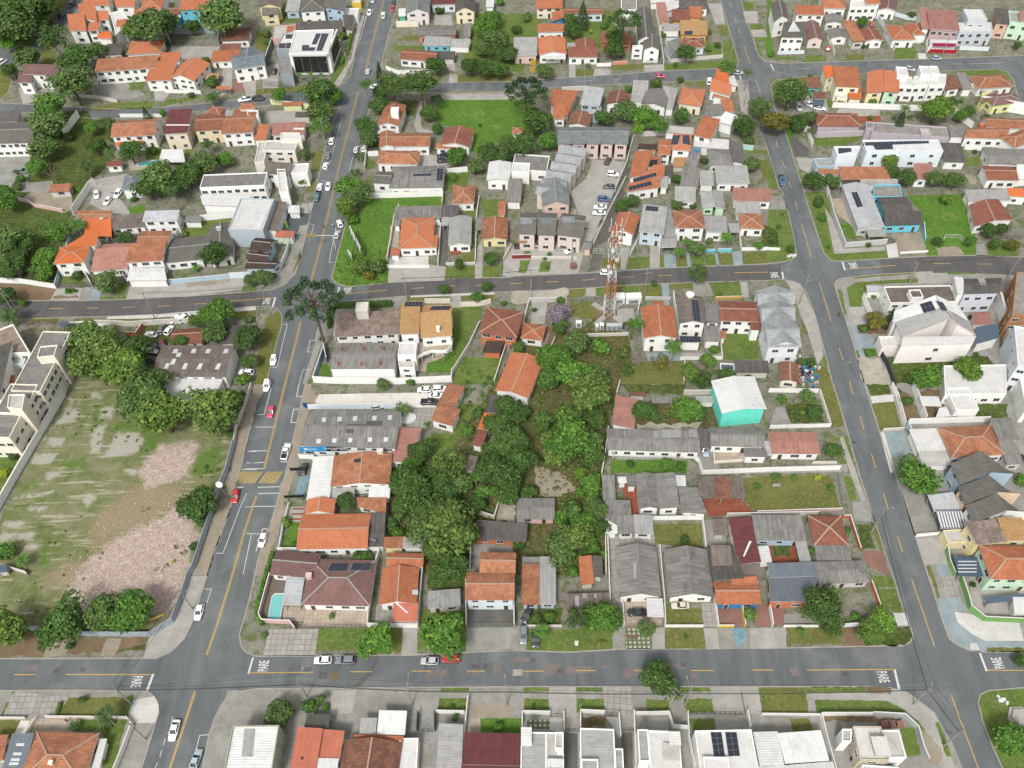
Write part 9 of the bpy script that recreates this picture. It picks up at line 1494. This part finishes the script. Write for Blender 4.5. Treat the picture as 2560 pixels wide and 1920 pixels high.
B('309/134 11/0 17/18 -33/4',3.2,'s','br','w','brown triangular roof beside the yellow wall');A('322/130 18/0 14/24 -16/0',3.2,'s','gy','w',wn=0);B('348/131 58/-3 19/21 -63/5',3.4,'h','ob','w','wide brown-orange hip house at the corner street');B('378/168 42/-11 22/19 -56/6',4,'h','mv','#dcdc9c','dark plum hip-roofed house with yellow walls',rs=1);A('364/169 33/-11 1/2 -28/20',3.6,'s','mv','#dcdc9c',wn=0);W('300/174 2/-18 64/2 0/22',3,'#d6d6a4','tall pale yellow wall by the three-storey row')
B('80/193 72/4 12/20 -81/2',3.6,'h','rb','l','lavender-walled house with brown-orange hip roof',wn=0);W('66/228 18/10 80/-3',2.2,'l','lavender garden wall below the brown-orange hip roof');B('178/211 131/8 2/14 -131/0',4,'f','co','l','long flat concrete roof with stepped lavender parapet',cat='building',wn=0);A('170/210 13/1 0/9 -13/2',4.8,'f','co','l',wn=0);A('262/222 18/0 1/10 -15/0',4.8,'f','cl','l',wn=0)
B('166/243 127/-3 9/18 -132/6',6.5,'f','wh','#d5dde2','long white modern house with rows of solar panels',wn=.5);onr('163/246 115/-3 0/5 -114/4','solar',18,1);onr('181/251 34/-1 1/8 -30/1','solar',7,2);A('114/253 46/-1 -5/14 -35/2',6.2,'f','wh','#d5dde2',wn=0);onr('121/256 22/0 2/6 -23/4','solar',4,2);B('80/274 28/-2 4/14 -28/2',2.8,'f','lg','b','walled service yard at the end of the long solar house',cat='walled yard',wn=0)
B('120/292 87/-2 1/18 -80/4',3.4,'s','ob','w','long brown-orange roof below the solar house');A('88/294 32/-2 2/10 -36/-2',3.2,'s','ob','w',wn=0);B('128/312 32/-1 -2/11 -28/0',3,'s','db','w','dark brown roof under the long brown-orange roof',cat='annex',wn=0);A('158/311 68/-1 -2/8 -64/2',3,'s','lg','w',wn=0);B('185/320 43/-2 4/22 -52/0',3.4,'f','co','cy','flat concrete roof with cyan walls above the sky-blue house');B('250/286 34/0 -8/24 -22/0',3.4,'s','sa','w','dull salmon roof between two big trees');B('344/222 74/-2 -6/20 -74/-2',3.8,'gx','ob','w','sprawling rusty orange roof with chimney, left wing');A('368/205 92/-2 0/21 -80/-4',4,'gx','ob','w',wn=0);A('408/240 34/-22 38/22 -60/14',3.8,'h','ob','w',wn=0);onbox(1835,1100,1.4,1.4,1.4,'o');B('312/220 24/-1 4/17 -26/0',3,'s','gy','w','grey roof at the end of the lavender parapet',cat='annex',wn=0);B('300/252 28/-1 17/29 -45/0',3.2,'s','gd','w','dark patched sheet roof right of the solar house');B('368/258 112/-2 0/28 -94/0',3.6,'gx','gy','w','wide old grey roof at the right edge',rs=.6);B('366/288 60/-2 2/25 -47/1',3.6,'gx','rb','w','barn-like brown roof near the right edge',rs=1);B('428/288 52/-2 0/18 -50/6',3.4,'s','wh','w','white sheet roof right of the barn-like roof',cat='shed',wn=0)
WT("76/254 -10/-28 -4/2,2,w,white stepped wall at the avenue below the lavender house|110/186 170/6,2.2,w,stained white wall behind the cream corner house|306/200 10/-8 22/20 14/10,2.4,w,curved white wall below the leafy round tree|338/258 30/2,2,w,white wall by the small square lawn|360/184 82/14 18/-18,4.5,w,tall white diagonal party wall at the upper right")
T(1145,1050,60,'c','k','tall slim cypress leaning over the concrete roof',hc=5,asp=1.0);T(1190,930,60,'p','gy','bushy palm head beside the long concrete roof',hc=6)
TT("190,790,165,d,,big round tree at the upper avenue corner|60,1040,130,b,b,reddish-brown leaved tree over the avenue curve|1460,930,140,b,l,pale lime round tree below the three-storey row|1660,990,70,b,g,green tree inside the curved white wall|1750,960,55,b,k,darker tree inside the curved white wall|1580,880,60,b,k,dark tree right of the lime round tree|630,885,50,s,k,dark bush below the cream corner house|905,870,45,b,l,pale tree before the duplex|820,190,55,b,g,bright round tree behind the brown gable house|350,1010,80,b,gy,grey tree left of the lavender house|260,1060,90,b,k,dark trees at the avenue wall of the lavender house|380,1130,50,l,gy,olive tree before the lavender wall|1050,1400,80,b,y,yellow-green tree before the long solar house|1190,1530,85,b,k,dark conifer-like tree below the solar house|1450,1540,90,b,gy,big grey-green tree near the dull salmon roof|1620,1560,90,b,,big yellow-green tree near the dull salmon roof|400,1560,95,b,k,dark tree group at the avenue by the brown-orange roof|560,1560,80,b,k,palmy tree right of the dark avenue group|1065,1490,70,b,k,tree shading the end of the brown-orange roof|30,470,40,s,g,shrub at the upper corner fence|830,400,35,s,k,shrub before the narrow rusty roof|2160,390,40,b,k,dark street shrub at the right edge|1240,130,55,s,k,shrubs left of the salmon shop house|1880,1010,40,s,k,small bush by the curved wall|1790,1310,32,s,k,dwarf tree by the small square lawn|360,660,30,s,k,bush on the upper street verge|1100,1010,45,n,k,cycad by the terracotta yard|890,1015,35,s,l,pale shrub in the terracotta yard|1230,1010,35,s,y,yellowish shrub in the terracotta yard|1670,870,32,s,g,round bush at the yellow wall")
CT("1412,500,1508,500,hatch,lb,pale car parked before the red shopfront|515,440,520,395,hatch,r,little red car beside the mauve gable house|900,235,895,185,hatch,r,red-orange car in the deep yard behind the brown gable|330,885,385,920,sedan,w,old white car in the salvage yard, left|400,930,490,940,sedan,w,white car in front of the blue tarpaulin");C(110,1510,130,1600,'pickup','b','blue pickup on the right avenue',cat='pickup truck');CT("255,900,280,960,suv,s,pale blue car in the salvage yard corner|1200,585,1260,600,hatch,s,silver car roof behind the white townhouse row")
pole('q1',430,650,9,90,'dark thin pole left of the cream corner house');pole('q2',1500,490,11,90,'leaning pole before the red shopfront');pole('q3',850,610,8,90,'thin pole behind the duplex, left');pole('q4',985,600,8,90,'thin pole behind the duplex, right');pole('q5',630,480,9,90,'pole before the lower grey cottage');pole('q6',1240,600,9,90,'thin white pole behind the white townhouse row')
for a_,b_,n_,lb in(('a1','a2',4,'wires running down the avenue at the bottom left'),('a3','a1',4,'wires crossing the bottom left junction'),('a1','b1',5,'wires from the bottom left corner to the bush pole'),('b1','b2',5,'wires along the bottom street, left span'),('b2','b3',5,'wires along the bottom street, second span'),('b3','b4',5,'wires along the bottom street, third span'),('b4','c1',5,'wires along the bottom street, right span'),('c1','c2',5,'wires down the right avenue'),('c3','c1',5,'wires from the lower avenue lamp to the corner pole'),('f1','f3',4,'wires crossing the middle street junction'),('f2','f1',4,'wires along the avenue by the shops'),('h1','h4',4,'wires over the right avenue, middle'),('n5','h4',4,'wires over the right avenue, upper'),('n4','n5',3,'wires across the upper avenue crossing'),('e2','f3',4,'wires along the middle street, left'),('g2','f4',3,'wires along the middle street, centre'),('d1','f3',4,'wires along the avenue west side'),('h2','h3',3,'wires along the middle street, right end')):wire(a_,b_,lb,n_)
